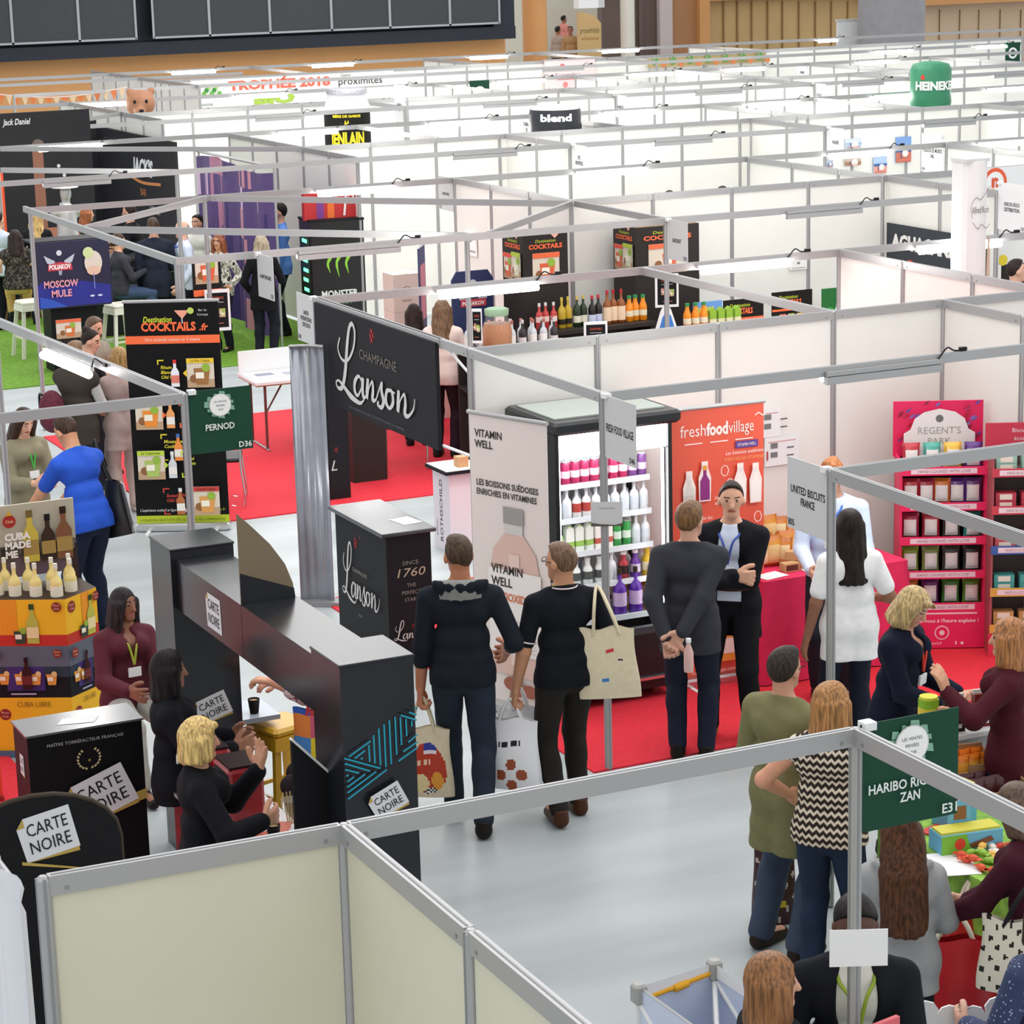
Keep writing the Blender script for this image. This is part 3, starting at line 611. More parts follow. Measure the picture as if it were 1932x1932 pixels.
def person(label, pos, rz, H=1.72, fem=False, skin='c98f72', top=None, pants=None, shoes='1a1815', hair=None, lean=0, slean=0, hyaw=0, hpitch=0, hroll=0,
           hr=None, hl=None, fr=None, fl=None, seat=None, twist=0, curl=(.3, .3), palm=((-1, 0, 0), (1, 0, 0)), pole=((.5, -1, -.3), (-.5, -1, -.3)), vox=.011, group=None, fat=1.0,
           skirt=None, collar=None, lanyard=None, glasses=False, beard=None, shirt=None, belt=None, hoodup=None, legs=True, cat='person', hdir=(None, None)):
    """A standing or seated figure facing +y. Targets hr/hl (wrists) and fr/fl (ankles) are metres in the figure's own frame.
    top: dict(col, sleeve 0..2, hem, t, open, wr); hair: dict(kind, col)."""
    root = thing('person', label, cat, (pos[0], pos[1], 0), rz, group)
    Rt = rotm('X', -lean) @ rotm('Y', slean); up = Rt @ V(0, 0, 1); fw = rotm('Z', twist) @ (Rt @ V(0, 1, 0)); sd_ = np.cross(fw, up)
    P = V(0, 0, .525*H if seat is None else seat+.085)
    Nk = P+up*.30*H; sw = (.092 if fem else .107)*H*(1+(fat-1)*.3)
    C = P+up*.19*H; S = [Nk-up*.040*H+sd_*sw*q for q in (1, -1)]
    Rh = rotm('Z', hyaw+twist) @ rotm('X', -lean*.5-hpitch) @ rotm('Y', hroll); hu = Rh @ V(0, 0, 1); hf = Rh @ V(0, 1, 0); hs = Rh @ V(1, 0, 0)
    hc = Nk+nrm(up+hu*.8+hf*.18)*.094*H
    hand_t = [V(hr) if hr is not None else V(.14*H, .03, .475*H), V(hl) if hl is not None else V(-.14*H, .03, .475*H)]
    ft = [V(fr) if fr is not None else V(.055*H, 0, .05*H), V(fl) if fl is not None else V(-.055*H, 0, .05*H)]
    arms, legs_ = [], []
    for i in (0, 1):
        E, T = ik(S[i], hand_t[i], .165*H, .148*H, pole[i]); arms.append((S[i], E, T))
        hp = P+sd_*(.05*H*(1 if i == 0 else -1))-V(0, 0, .01*H)
        K, A = ik(hp, ft[i], .245*H, .245*H, (0.12*(1 if i == 0 else -1), 1, .25)); legs_.append((hp, K, A))
    b = Sdf(.022)
    # ---- skin
    fz = .95 if fem else 1.0
    b.ell(hc+hu*.014*H-hf*.006*H, (.0435*H, .054*H, .055*H), Rh, k=.01)
    b.cap(hc-hu*.004*H+hf*.014*H, hc-hu*.045*H+hf*.028*H, .036*H*fz, .0215*H*fz, k=.016)
    b.cap(hc+hf*.048*H+hu*.008*H, hc+hf*.056*H-hu*.014*H, .005*H, .0085*H, k=.008)
    for q in (1, -1): b.ell(hc+hs*.0445*H*q-hf*.003*H-hu*.004*H, (.007*H, .012*H, .018*H), Rh, k=.004)
    b.cap(hc-hu*.02*H-hf*.014*H, Nk-up*.01*H, .029*H*(fz if not fat > 1.1 else 1.1), .034*H*fz, k=.02)
    def torso(q, t=0.0, k=.03):
        q.cap(S[0]-up*.012*H-sd_*.03*H, S[1]-up*.012*H+sd_*.03*H, .034*H*fz+t, k=k)
        for e in (0, 1): q.cap(Nk+up*.004*H, S[e]+up*.004*H, .026*H*fz+t*.8, .024*H+t*.8, k=k)
        q.cap(C+up*.04*H+sd_*.03*H, C+up*.04*H-sd_*.03*H, .068*H*fat+t, flat=1.18, fax=fw, k=k)
        q.cap(C-up*.07*H+sd_*.028*H, C-up*.07*H-sd_*.028*H, .058*H*fat+t, flat=1.12, fax=fw, k=k)
        q.cap(P+sd_*.034*H, P-sd_*.034*H, .062*H*(1.05 if fem else 1)*fat+t, flat=1.08, fax=fw, k=k)
        if fem:
            for e in (1, -1): q.ell(C+up*.05*H+fw*.05*H+sd_*.035*H*e, (.034*H+t, .034*H+t, .034*H+t), k=k)
        if fat > 1.1: q.ell(C-up*.05*H+fw*.02*H, (.075*H+t, .075*H+t, .09*H+t), k=k)
    def arm(q, i, frac, t=0.0, k=.02):
        S_, E, T = arms[i]
        if frac <= 0: return
        f = min(frac, 1); q.cap(S_, S_+(E-S_)*f, .0285*H+t, .0285*H+(.0245*H-.0285*H)*f+t, k=k)
        if frac > 1: f = frac-1; q.cap(E, E+(T-E)*f, .0255*H+t, .0255*H+(.0165*H-.0255*H)*f+t*1.1, k=k)
    def leg(q, i, frac=2.0, t=0.0, k=.02):
        h_, K, A = legs_[i]; q.cap(h_, K, .049*H*fat**.5+t, .034*H+t, k=k)
        if frac > 1: f = frac-1; q.cap(K-(K-A)*.0, K+(A-K)*f, .034*H+t, .034*H+(.024*H-.034*H)*f+t*1.4, k=k)
        q.ell(K+(A-K)*.3-nrm(V(0, 1, 0))*.012*H, (.03*H+t, .034*H+t, .07*H+t), k=k)
    torso(b); 
    for i in (0, 1):
        arm(b, i, 2); S_, E, T = arms[i]
        hd = nrm(T-E) if hdir[i] is None else V(hdir[i])
        hand(b, T, hd, V(palm[i]) if abs(nrm(V(palm[i]))@hd) < .97 else V(0, 1, .2), 1 if i == 0 else -1, H, curl[i])
        if legs:
            leg(b, i); A = legs_[i][2]; b.cap(A-V(0, .02, .02*H), A+V(0, .10*H, -.03*H), .022*H, .02*H)
    b.cut((0, 0, .004), (0, 0, -1))
    def paint(c):
        q = c-hc; x, y, z = q@hs, q@hf, q@hu; r = np.zeros(len(c)); fr_ = y > .028*H
        for e in (1, -1): r[fr_ & (((x-e*.0185*H)/(.0068*H))**2+((z-.009*H)/(.0032*H))**2 < 1)] = 1
        for e in (1, -1): r[fr_ & (np.abs(x-e*.019*H) < .012*H) & (np.abs(z-.021*H+np.abs(x-e*.019*H)*.1) < .0028*H)] = 1
        r[fr_ & (np.abs(x) < .0145*H) & (np.abs(z+.031*H) < .0042*H)] = 2
        return r
    sobj('body', b, vox, skin_mats(skin), root, paint)
    # ---- clothes
    if pants and legs:
        q = Sdf(.02); t = .012
        torso_k = .02
        q.cap(P+sd_*.034*H, P-sd_*.034*H, .062*H*(1.05 if fem else 1)*fat+.005, flat=1.08, fax=fw); q.cap(P+up*.05*H+sd_*.03*H, P+up*.05*H-sd_*.03*H, .056*H*fat+.003, flat=1.1, fax=fw)
        for i in (0, 1): leg(q, i, 1.97 if not pants.get('short') else pants['short'], pants.get('t', t))
        q.cut(P+up*.075*H, up); q.cut((0, 0, .02), (0, 0, -1)); q.wr = pants.get('wr', .0022)
        sobj('trousers', q, vox, cloth(pants), root)
    if skirt:
        q = Sdf(.03); zb = skirt['z']; q.cap(P+sd_*.03*H+up*.05*H, P-sd_*.03*H+up*.05*H, .06*H*fat+.014)
        q.cap(P+V(.03*H, 0, 0), V(.05*H, 0, zb), .065*H+.01, skirt.get('r', .075)*H); q.cap(P-V(.03*H, 0, 0), V(-.05*H, 0, zb), .065*H+.01, skirt.get('r', .075)*H)
        q.cut(V(0, 0, zb), (0, 0, -1)); q.wr = .004; sobj('skirt', q, vox, cloth(skirt), root)
    def garment(g, name):
        q = Sdf(.024); t = g.get('t', .012); torso(q, t)
        hem = g.get('hem', -.03)
        q.cap(P+up*.05*H+sd_*.034*H, P+up*.05*H-sd_*.034*H, .058*H*fat+t+.004, flat=1.06, fax=fw); q.cap(P+sd_*.036*H, P-sd_*.036*H, .064*H*(1.05 if fem else 1)*fat+t+.003, flat=1.06, fax=fw)
        if hem < -.02: q.cap(P+sd_*.04*H, P+up*(hem-.02)*H+sd_*.042*H, .058*H*fat+t, .062*H*fat+t, flat=1.05, fax=fw); q.cap(P-sd_*.04*H, P+up*(hem-.02)*H-sd_*.042*H, .058*H*fat+t, .062*H*fat+t, flat=1.05, fax=fw)
        if g.get('hood'):
            for a_ in np.linspace(-1.15, 1.15, 7): q.cap(Nk-fw*.05*H*math.cos(a_)*1.25+sd_*.075*H*math.sin(a_)+up*.012*H, Nk-fw*.055*H*math.cos(a_)-up*.03*H+sd_*.06*H*math.sin(a_), .024*H, .02*H, k=.012)
        if g.get('collar', 1): q.cap(Nk+up*.012*H, Nk-up*.03*H, .040*H, .05*H)
        q.cut(P+up*hem*H, -up)
        q.cut(Nk+up*.022*H-fw*.02*H, up+fw*.25)
        if g.get('open'):
            o_ = g['open']; q.sub(Nk+fw*.10*H+up*.06*H, P+up*.06*H+fw*.10*H, o_*H, .55, fw)
            if g.get('open2'): q.sub(P+up*.06*H+fw*.1*H, P+up*(hem-.1)*H+fw*.1*H, g['open2']*H, .55, fw)
        elif g.get('v'): q.sub(Nk+fw*.055*H+up*.03*H, Nk+fw*.06*H-up*g['v']*H, .024*H)
        if g.get('vest'):
            for i in (0, 1): q.sub(S[i]+sd_*(.035*H if i == 0 else -.035*H), S[i]+sd_*(.09*H if i == 0 else -.09*H)-up*.02*H, .033*H)
        q.wr = g.get('wr', .003); q.mark()
        for i in (0, 1): arm(q, i, g.get('sleeve', 1.95), t*g.get('st', .9))
        if g.get('trim'):
            for i in (0, 1):
                S_, E, T = arms[i]; f_ = g['sleeve']; c_ = S_+(E-S_)*min(f_, 1); d_ = nrm(E-S_); a_ = nrm(np.cross(d_, V(0, .3, 1))); b_ = np.cross(d_, a_); r_ = .028*H+t*.95
                MB().tube([c_+(a_*math.cos(k)+b_*math.sin(k))*r_ for k in np.linspace(0, 2*math.pi, 17)], .005, mc(g['trim']), 5, False).build('sleeve_trim', root)
            MB().tube([Nk+up*.014*H+(sd_*math.cos(k)+fw*math.sin(k))*.047*H for k in np.linspace(0, 2*math.pi, 17)], .005, mc(g['trim']), 5, False).build('collar_trim', root)
        pt = None
        if g.get('lining'): pt = lambda c: ((((c-Nk)@up) > -.034*H) & (np.linalg.norm((c-Nk)-((c-Nk)@up)[:, None]*up, axis=1) < .082*H)).astype(int)
        return sobj(name, q, vox, [cloth(g), cloth(dict(col=g['lining']))] if pt else cloth(g), root, pt)
    if shirt: garment(dict({'hem': .02, 't': .008, 'wr': .001}, **shirt), 'shirt')
    if top: garment(top, top.get('name', 'top'))
    if belt: MB().tube([P+up*.07*H+sd_*(.092*H*math.cos(a))*fat+fw*(.078*H*math.sin(a))*fat for a in np.linspace(0, 2*math.pi, 25)], .014, mc(belt), 6, False).build('belt', root)
    if shoes and legs:
        for i in (0, 1):
            A = legs_[i][2]; K = legs_[i][1]; fd = V(0, 1, 0); q = Sdf(.012); bz = A[2]-.05*H
            q.cap(A+V(0, -.012*H, -.026*H), A+V(0, .02*H, -.022*H), .028*H, .027*H); q.cap(A+V(0, .02*H, -.03*H), A+V(0, .105*H, -.034*H), .027*H, .022*H); q.cap(A+V(0, -.01*H, 0), A+V(0, -.008*H, -.02*H), .027*H)
            q.cut(A+V(0, 0, .012*H), (0, 0, 1)); q.cut((0, 0, max(.002, bz)), (0, 0, -1)); sobj('shoe', q, min(vox, .011), mc(shoes, .5), root)
    if lanyard:
        pts = [Nk+sd_*.042*H*math.cos(a)+fw*(.04*H*math.sin(a))*1.0+up*(.016 if math.sin(a) < 0 else .0)*H for a in np.linspace(math.pi*1.15, -.15*math.pi, 3)]
        tip = C+fw*(.092*H*fat)-up*.02*H; cf = fw*(.085*H*fat)+C+up*.06*H
        for e in (1, -1):
            P_ = [Nk-fw*.036*H+up*.022*H, Nk+sd_*.040*H*e+up*.014*H, Nk+sd_*.038*H*e+fw*.05*H-up*.025*H, cf+sd_*.018*H*e, tip]
            MB().tube(spline(P_, 5), .0085, mc(lanyard), 5).build('lanyard', root)
        MB().box(tip-up*.05, (.085, .012, .06), PAPER, mx=Matrix([list(sd_), list(fw), list(up)]).transposed()).build('badge', root)
    if glasses:
        mb = MB()
        for e in (1, -1):
            c_ = hc+hs*.0185*H*e+hf*.056*H+hu*.008*H
            mb.tube([c_+hs*.013*H*math.cos(a)+hu*.009*H*math.sin(a) for a in np.linspace(0, 2*math.pi, 11)], .0022, BLACK, 4, False)
            mb.tube([c_+hs*.014*H*e, hc+hs*.046*H*e-hf*.0*H+hu*.006*H], .0025, BLACK, 4)
        mb.build('glasses', root)
    # ---- hair
    if hair:
        kd = hair['kind']; q = Sdf(.014); hh = hair.get('t', .007)
        q.ell(hc+hu*.016*H-hf*.007*H, (.0435*H+hh, .054*H+hh, .055*H+hh), Rh)
        if kd == 'bald': q.cut(hc+hu*.02*H, hu+hf*.6)
        q.cut(hc+hf*.002*H+hu*.014*H, hf*.85-hu*.60) if kd in ('short', 'bun') else None
        if kd in ('short', 'bald'): q.cut(hc-hu*.03*H, -hu); 
        if kd == 'short':
            q.ell(hc+hu*.052*H+hf*.012*H, (.034*H, .04*H, .018*H+hair.get('top', 0)), Rh)
            for e in (1, -1): q.sub(hc+hs*.05*H*e+hf*.012*H-hu*.02*H, hc+hs*.05*H*e+hf*.06*H-hu*.02*H, .018*H)
        if kd == 'bun': q.ell(hc+hu*.058*H-hf*.045*H, (.026*H,)*3, k=.006); q.cut(hc-hu*.035*H, -hu)
        if kd in ('bob', 'curly', 'long'):
            L = hair.get('len', .07 if kd == 'bob' else .2)
            Rb = .030*H
            for a_ in np.linspace(-1.9, 1.9, 9):
                dr = hs*math.sin(a_)*.043*H-hf*math.cos(a_)*.048*H; tp = hc+dr+hu*.01*H
                e = hc+dr*(1.12 if L < .12 else 1.3)-hu*(L*H)*(1 if abs(a_) < 1.5 else hair.get('side', .8))
                if L > .1: e = e-fw*(.02+hair.get('back', 0))*H; 
                if hair.get('back'): mdp = hc+dr*1.2-hu*.10*H-fw*hair['back']*H; q.cap(tp, mdp, .022*H, .022*H, k=.012); q.cap(mdp, e-fw*.03*H, .022*H, .016*H, k=.012)
                else: q.cap(tp, e, .020*H, .018*H if L < .12 else .017*H, k=.012)
            q.sub(hc+hf*.062*H+hu*.016*H, hc+hf*.07*H-hu*.3*H, .034*H)
            if hair.get('fringe'): q.cap(hc+hf*.045*H+hu*.052*H+hs*.02*H, hc+hf*.052*H+hu*.03*H-hs*.03*H, .012*H)
        if kd == 'pony': 
            q.cut(hc+hf*.022*H+hu*.012*H, hf*.85-hu*.62); q.cut(hc-hu*.035*H, -hu)
            q.cap(hc-hf*.06*H+hu*.01*H, hc-hf*.072*H-hu*.10*H, .02*H, .012*H)
        q.wr = hair.get('wr', .0025 if kd != 'curly' else .008); sobj('hair', q, vox, hairmat(hair['col']), root)
    if beard:
        q = Sdf(.01); q.cap(hc-hu*.012*H+hf*.016*H, hc-hu*.05*H+hf*.030*H, .037*H, .023*H); q.cut(hc-hu*.018*H, hu); q.sub(hc+hf*.06*H-hu*.028*H, hc+hf*.07*H-hu*.02*H, .012*H); sobj('beard', q, vox, hairmat(beard), root)
    root['_hc'] = 0; del root['_hc']
    return root, dict(P=P, C=C, N=Nk, S=S, arms=arms, legs=legs_, up=up, fw=fw, sd=sd_, hc=hc, hf=hf, hu=hu, hs=hs)
def cloth(g):
    n = 'cloth_'+g['col']+g.get('pat', '')
    if n in MATS: return MATS[n]
    mt = M(n, g['col'], g.get('rough', .85), var=.05, scale=22, bump=.12)
    if g.get('pat'):
        nt = mt.node_tree; bs = nt.nodes['Principled BSDF']; tc = nt.nodes.new('ShaderNodeTexCoord')
        r = nt.nodes.new('ShaderNodeValToRGB'); r.color_ramp.interpolation = 'CONSTANT'
        def lin(h_): return (*[((x/255+.055)/1.055)**2.4 for x in [int(h_[i:i+2], 16) for i in (0, 2, 4)]], 1)
        if g['pat'] == 'zigzag':
            sx = nt.nodes.new('ShaderNodeSeparateXYZ'); nt.links.new(tc.outputs['Object'], sx.inputs[0])
            pp = nt.nodes.new('ShaderNodeMath'); pp.operation = 'PINGPONG'; pp.inputs[1].default_value = .018; nt.links.new(sx.outputs['X'], pp.inputs[0])
            ad = nt.nodes.new('ShaderNodeMath'); ad.operation = 'ADD'; nt.links.new(pp.outputs[0], ad.inputs[0]); nt.links.new(sx.outputs['Z'], ad.inputs[1])
            mo = nt.nodes.new('ShaderNodeMath'); mo.operation = 'PINGPONG'; mo.inputs[1].default_value = .02; nt.links.new(ad.outputs[0], mo.inputs[0])
            mu = nt.nodes.new('ShaderNodeMath'); mu.operation = 'MULTIPLY'; mu.inputs[1].default_value = 50; nt.links.new(mo.outputs[0], mu.inputs[0]); src = mu.outputs[0]
            cols = [(0, '1b1512'), (.45, '8a6a4c'), (.62, 'd8ccb8')]
        else:
            n_ = nt.nodes.new('ShaderNodeTexVoronoi' if g['pat'] in ('floral', 'dots') else 'ShaderNodeTexNoise'); n_.inputs['Scale'].default_value = {'floral': 34, 'dots': 55, 'camo': 14, 'fur': 30}[g['pat']]
            nt.links.new(tc.outputs['Object'], n_.inputs['Vector']); src = n_.outputs[0]
            cols = {'floral': [(0, 'b34a55'), (.3, 'e2b7b4'), (.5, 'f0e4e0'), (.75, '8d4a55')], 'dots': [(0, '8f9cc0'), (.22, '2f3a5c')], 'camo': [(0, '2c2f2a'), (.42, 'd8d4c8'), (.55, '77756a'), (.65, 'b0aa99')], 'fur': [(0, '26221f'), (.45, '4a4540'), (.6, '6b665f')]}[g['pat']]
        el = r.color_ramp.elements
        while len(el) < len(cols): el.new(.5)
        for e, (p_, c_) in zip(el, cols): e.position = p_; e.color = lin(c_)
        nt.links.new(src, r.inputs['Fac']); nt.links.new(r.outputs['Color'], bs.inputs['Base Color'])
    return mt
def hairmat(c):
    n = 'hair_'+c
    if n in MATS: return MATS[n]
    mt = M(n, c, .5); nt = mt.node_tree; bs = nt.nodes['Principled BSDF']; tc = nt.nodes.new('ShaderNodeTexCoord'); mp = nt.nodes.new('ShaderNodeMapping'); mp.inputs['Scale'].default_value = (90, 90, 9)
    n_ = nt.nodes.new('ShaderNodeTexNoise'); n_.inputs['Scale'].default_value = 1.0; n_.inputs['Detail'].default_value = 3
    nt.links.new(tc.outputs['Object'], mp.inputs[0]); nt.links.new(mp.outputs[0], n_.inputs['Vector']); r = nt.nodes.new('ShaderNodeValToRGB')
    b0 = bs.inputs['Base Color'].default_value[:3]; r.color_ramp.elements[0].position = .35; r.color_ramp.elements[1].position = .68
    r.color_ramp.elements[0].color = (*[x*.5 for x in b0], 1); r.color_ramp.elements[1].color = (*[min(1, x*1.6) for x in b0], 1)
    nt.links.new(n_.outputs['Fac'], r.inputs['Fac']); nt.links.new(r.outputs['Color'], bs.inputs['Base Color'])
    bp = nt.nodes.new('ShaderNodeBump'); bp.inputs['Strength'].default_value = .5; bp.inputs['Distance'].default_value = .006; nt.links.new(n_.outputs['Fac'], bp.inputs['Height']); nt.links.new(bp.outputs['Normal'], bs.inputs['Normal'])
    return mt
# ---------------------------------------------------------------- furniture, displays, goods
def ZAT(x, y, py):
    lo, hi = -2.0, 7.0
    for _ in range(50):
        mid = (lo+hi)/2; v = np.array([x, y, mid])-CAM_LOC
        if 966-F_PX*(v@AX[1])/(v@AX[2]) > py: lo = mid
        else: hi = mid
    return lo
def fbottle(f, u, v, h, col, cap='222222', lab=None):
    r = h*.15; f.poly([(u-r, v), (u+r, v), (u+r, v+h*.55), (u+r*.35, v+h*.72), (u+r*.35, v+h*.9), (u-r*.35, v+h*.9), (u-r*.35, v+h*.72), (u-r, v+h*.55)], mc(col))
    f.rect(u-r*.42, v+h*.86, u+r*.42, v+h, mc(cap))
    if lab: f.rect(u-r, v+h*.14, u+r, v+h*.42, mc(lab))
def fglass(f, u, v, h, col, gar='8fb23a'):
    f.poly([(u-h*.28, v), (u+h*.28, v), (u+h*.4, v+h*.8), (u-h*.4, v+h*.8)], mc(col)); f.disc(u+h*.2, v+h*.82, h*.2, mc(gar)); f.rect(u-h*.3, v+h*.3, u+h*.1, v+h*.6, mc('f0ead8'))
def photo(f, u, v, w, h, band, col, title=None):
    f.rect(u, v, u+w, v+h, mc('d9cdbb')); f.rect(u, v, u+w, v+h*.28, mc('b89a7a')); f.disc(u+w*.25, v+h*.3, h*.14, mc('8a5a30')); fglass(f, u+w*.55, v+h*.1, h*.7, col)
    f.rect(u, v+h*.84, u+w, v+h, mc(band))
    if title: f.text(title, u+w/2, v+h*.88, h*.085, mc('2a2018'), wid=w*.7, shear=.15)
def rollup(label, A, B, h, draw, col, base=True, back='888888'):
    A, B = Vector((*A, 0)), Vector((*B, 0)); d = B-A; w_ = d.length; rz = math.atan2(d.y, d.x)
    t = thing('roll_up_banner', label, 'banner', A, rz); mb = MB().box((w_/2, .004, h/2+.06), (w_, .006, h), col if not isinstance(col, str) else mc(col))
    f = Face(mb, (0, -.0002, .06), (1, 0, 0), (0, 0, 1), .0014); draw(f, w_, h); mb.build('printed_sheet', t)
    MB().tube([(-.01, 0, h+.065), (w_+.01, 0, h+.065)], .016, ALU).build('top_rail', t)
    if base:
        mb = MB().box((w_/2, .0, .045), (w_+.03, .12, .07), CHROME, bev=.02); mb.build('cassette', t)
        for x in (.12, w_-.12): MB().box((x, -.02, .008), (.03, .36, .014), WHITE).build('foot', t)
    MB().tube([(w_/2, .03, .06), (w_/2, .03, h+.05)], .011, ALU).build('pole', t); return t
# --- cocktail roll-up banner
def draw_cocktail(f, w_, h):
    f.rect(0, 0, w_, .085, mc('b3c520')); f.text('LIVRAISON GRATUITE DÈS 50 EUROS DE COMMANDES', w_/2, .03, .025, mc('5a6410'), wid=w_*.92)
    f.text("L'expérience cocktail en ligne sur", .04, .125, .026, mc('e0e0e0'), 'l', wid=.38, shear=.15); f.text('destinationcocktails.fr', w_-.03, .125, .026, mc('a8b830'), 'r', wid=.38); f.rect(.45, .115, .5, .15, mc('d0d0d0'))
    f.rect(0, h-.385, w_, h-.31, mc('f06a38')); f.text('Nos cocktails maison en 3 étapes', w_/2, h-.36, .03, mc('f6d8c8'), wid=.5)
    f.text('Destination', .17, h-.185, .05, mc('c8d530'), 'l', wid=.26, shear=.2, bold=.02); f.text('COCKTAILS', .15, h-.265, .075, mc('f06a38'), 'l', wid=.5, bold=.04); f.text('.fr', .68, h-.265, .06, mc('f06a38'), 'l', shear=.2, bold=.03)
    f.poly([(.46, h-.08), (.6, h-.08), (.53, h-.16)], mc('e8a088')); f.rect(.525, h-.2, .535, h-.15, mc('d0d0d0')); f.disc(.61, h-.085, .03, mc('b8d060')); f.text('Bar du', .72, h-.09, .02, mc('d0d0d0')); f.text('Concept', .72, h-.13, .02, mc('d0d0d0'))
    rows = [(h-.78, 'd8c830', ('Rhum', 'Blanc', 'Old Nick'), 'e8e8f0', 'd42a2a', 'e8c52a', 'La Pina Colada', '9a6a3a', 1), (h-1.16, 'f06a38', ('Tequila', 'Sunrise'), 'e8a060', 'e06a3a', 'f06a38', 'Tequila Sunrise', 'e88a2a', 0),
            (h-1.46, 'd8c830', ('Mousseux', 'Cocktail'), 'e88a3a', '3a6ab0', None, None, None, 1), (h-1.62, 'c8d530', ('Caïpi', 'Rhum'), 'd0d4d8', 'e0e0e0', 'b8cf3a', 'La Caïpirinha', 'a8c060', 0), (h-1.96, 'c03a30', ('Scotch Whisky', 'Old Eight'), 'b06a3a', 'e0e0e0', 'c03a30', 'Le Scotch Tropical', 'd89a50', 1)]
    for v, bc, tx, bcol, cap, band, ti, dr, side in rows:
        m_ = mc(bc); bu = .28 if side else .46
        for (x, y, sx, sy) in ((bu, v, 1, 1), (bu, v+.25, 1, -1)):
            f.rect(x, y, x+.06*sx, y+.012*sy if sy > 0 else y, m_) if sy > 0 else f.rect(x, y-.012, x+.06, y, m_)
            f.rect(x, min(y, y+.045*sy), x+.012, max(y, y+.045*sy), m_)
        for i, s in enumerate(tx): f.text(s, bu+.03, v+.165-i*.045, .03, m_, 'l', shear=.2, bold=.02)
        fbottle(f, .44 if side else .38, v, .25, bcol, cap, 'e8e4dc' if bcol != 'e8e8f0' else 'd87a6a')
        if band:
            u = .55 if side else .06; photo(f, u, v-.01, .25, .27, band, dr, ti); s = -1 if side else 1; e = u if side else u+.25
            f.poly([(e, v+.09), (e+.035*s, v+.125), (e, v+.16)][::-1 if s < 0 else 1][::-1], mc(band))
rollup('tall black and orange cocktail roll up banner beside the dark green sign', (-.71, 6.05), (.06, 5.66), 2.08, draw_cocktail, mc('0c0c0e', .5))
# --- vitamin water roll-up
def draw_vit(f, w_, h):
    g = mc('3a3632')
    f.text('VITAMIN', .05, h-.16, .052, g, 'l', wid=.26, bold=.02); f.text('WELL', .05, h-.235, .052, g, 'l', wid=.17, bold=.02)
    f.text('LES BOISSONS SUÉDOISES', .06, h-.50, .042, g, 'l', wid=w_*.8, bold=.02); f.text('ENRICHIES EN VITAMINES', .06, h-.565, .042, g, 'l', wid=w_*.78, bold=.02)
    c = w_*.56; pk = mc('d9b8ac', .3); pk2 = mc('e4c9bf', .3)
    f.poly([(c-.24, .22), (c+.24, .22), (c+.25, .9), (c+.2, 1.12), (c+.08, 1.25), (c-.08, 1.25), (c-.2, 1.12), (c-.25, .9)], pk); f.rect(c-.085, 1.24, c+.085, 1.31, mc('cfcac6')); f.rect(c-.095, 1.31, c+.095, 1.43, mc('9a9692'))
    f.rect(c-.05, .3, c+.05, 1.1, pk2); f.rect(c-.25, .38, c+.25, .98, mc('ece6e2'))
    f.text('VITAMIN', c-.22, .95, .06, g, 'l', wid=.3, bold=.02); f.text('WELL', c-.22, .86, .06, g, 'l', wid=.2, bold=.02); f.text('ANTIOXIDANT', c-.22, .76, .055, mc('d8703a'), 'l', wid=.46, bold=.02)
    for k in range(9): f.rect(c-.05, .62-k*.025, c+.2, .625-k*.025, mc('c0b8b4'))
    for x, y, r in ((c-.02, .17, .09), (c+.14, .14, .08), (c+.02, .12, .06)): f.disc(x, y, r, mc('9a5a44'), ry=r*.6)
rollup('pale pink roll up banner showing a big bottle, left of the drinks fridge', (-.16, -.30), (.10, -.98), 2.05, draw_vit, mc('e3d8d2', .5))
# --- orange roll-up
def draw_ffv(f, w_, h):
    wt = mc('f2e4de'); f.text('fresh', .07, h-.2, .085, wt, 'l', wid=.2); f.text('food', .275, h-.2, .085, wt, 'l', wid=.17, bold=.04); f.text('village', .45, h-.2, .085, wt, 'l', wid=.2); f.stroke(spline([(.66, h-.09), (.69, h-.075), (.72, h-.095), (.75, h-.08)], 4), .008, wt)
    for u in (.1, .3, .5): f.rect(u, h-.255, u+.14, h-.247, wt)
    f.rect(.5, h-.315, .68, h-.265, mc('5a3a8a')); f.text('VITAMIN WELL', .59, h-.302, .022, wt, wid=.15); f.text('Les boissons suédoises', .57, h-.355, .026, wt, wid=.3, shear=.2); f.text('ENRICHIES EN VITAMINES', .57, h-.40, .024, mc('f0a060'), wid=.32)
    for u, v, c, a in ((.13, h-.72, 'd8d8d0', 1), (.25, h-.66, '8a2a7a', 0), (.53, h-.70, 'f4ece8', 0), (.65, h-.71, 'f4ece8', 0)):
        f.poly([(u-.045, v-.01), (u+.045, v-.01), (u+.05, v+.16), (u+.025, v+.23), (u+.025, v+.28), (u-.025, v+.28), (u-.025, v+.23), (u-.05, v+.16)], wt); fbottle(f, u, v, .25, c, 'e89a3a' if c[0] == '8' else 'e8e0dc', 'c8c4bc' if a else None)
    f.text('Les boissons', .39, h-.66, .026, wt, wid=.14, shear=.2); f.text('aux fruits bios', .41, h-.70, .026, wt, wid=.18, shear=.2); f.text('Les yaourts bio', .2, h-.80, .026, wt, wid=.2, shear=.2)
    for u, v in ((.40, h-.46), (.44, h-.56), (.35, h-.9), (.66, h-.82), (.08, h-.95), (.55, h-1.0), (.1, h-1.2)):
        f.stroke([(u+.03*math.cos(k*.9), v+.04*math.sin(k*.9)) for k in range(8)], .006, wt)
    fbottle(f, .42, .12, .4, 'e8a040', 'f0e0d0', 'f0e8e0'); f.text('freshfoodvillage.com', .3, .05, .025, wt, wid=.36)
rollup('tall orange red roll up banner with white bottle drawings behind the suited men', (1.20, -.72), (1.93, -.76), 1.98, draw_ffv, mc('e05a42', .5))
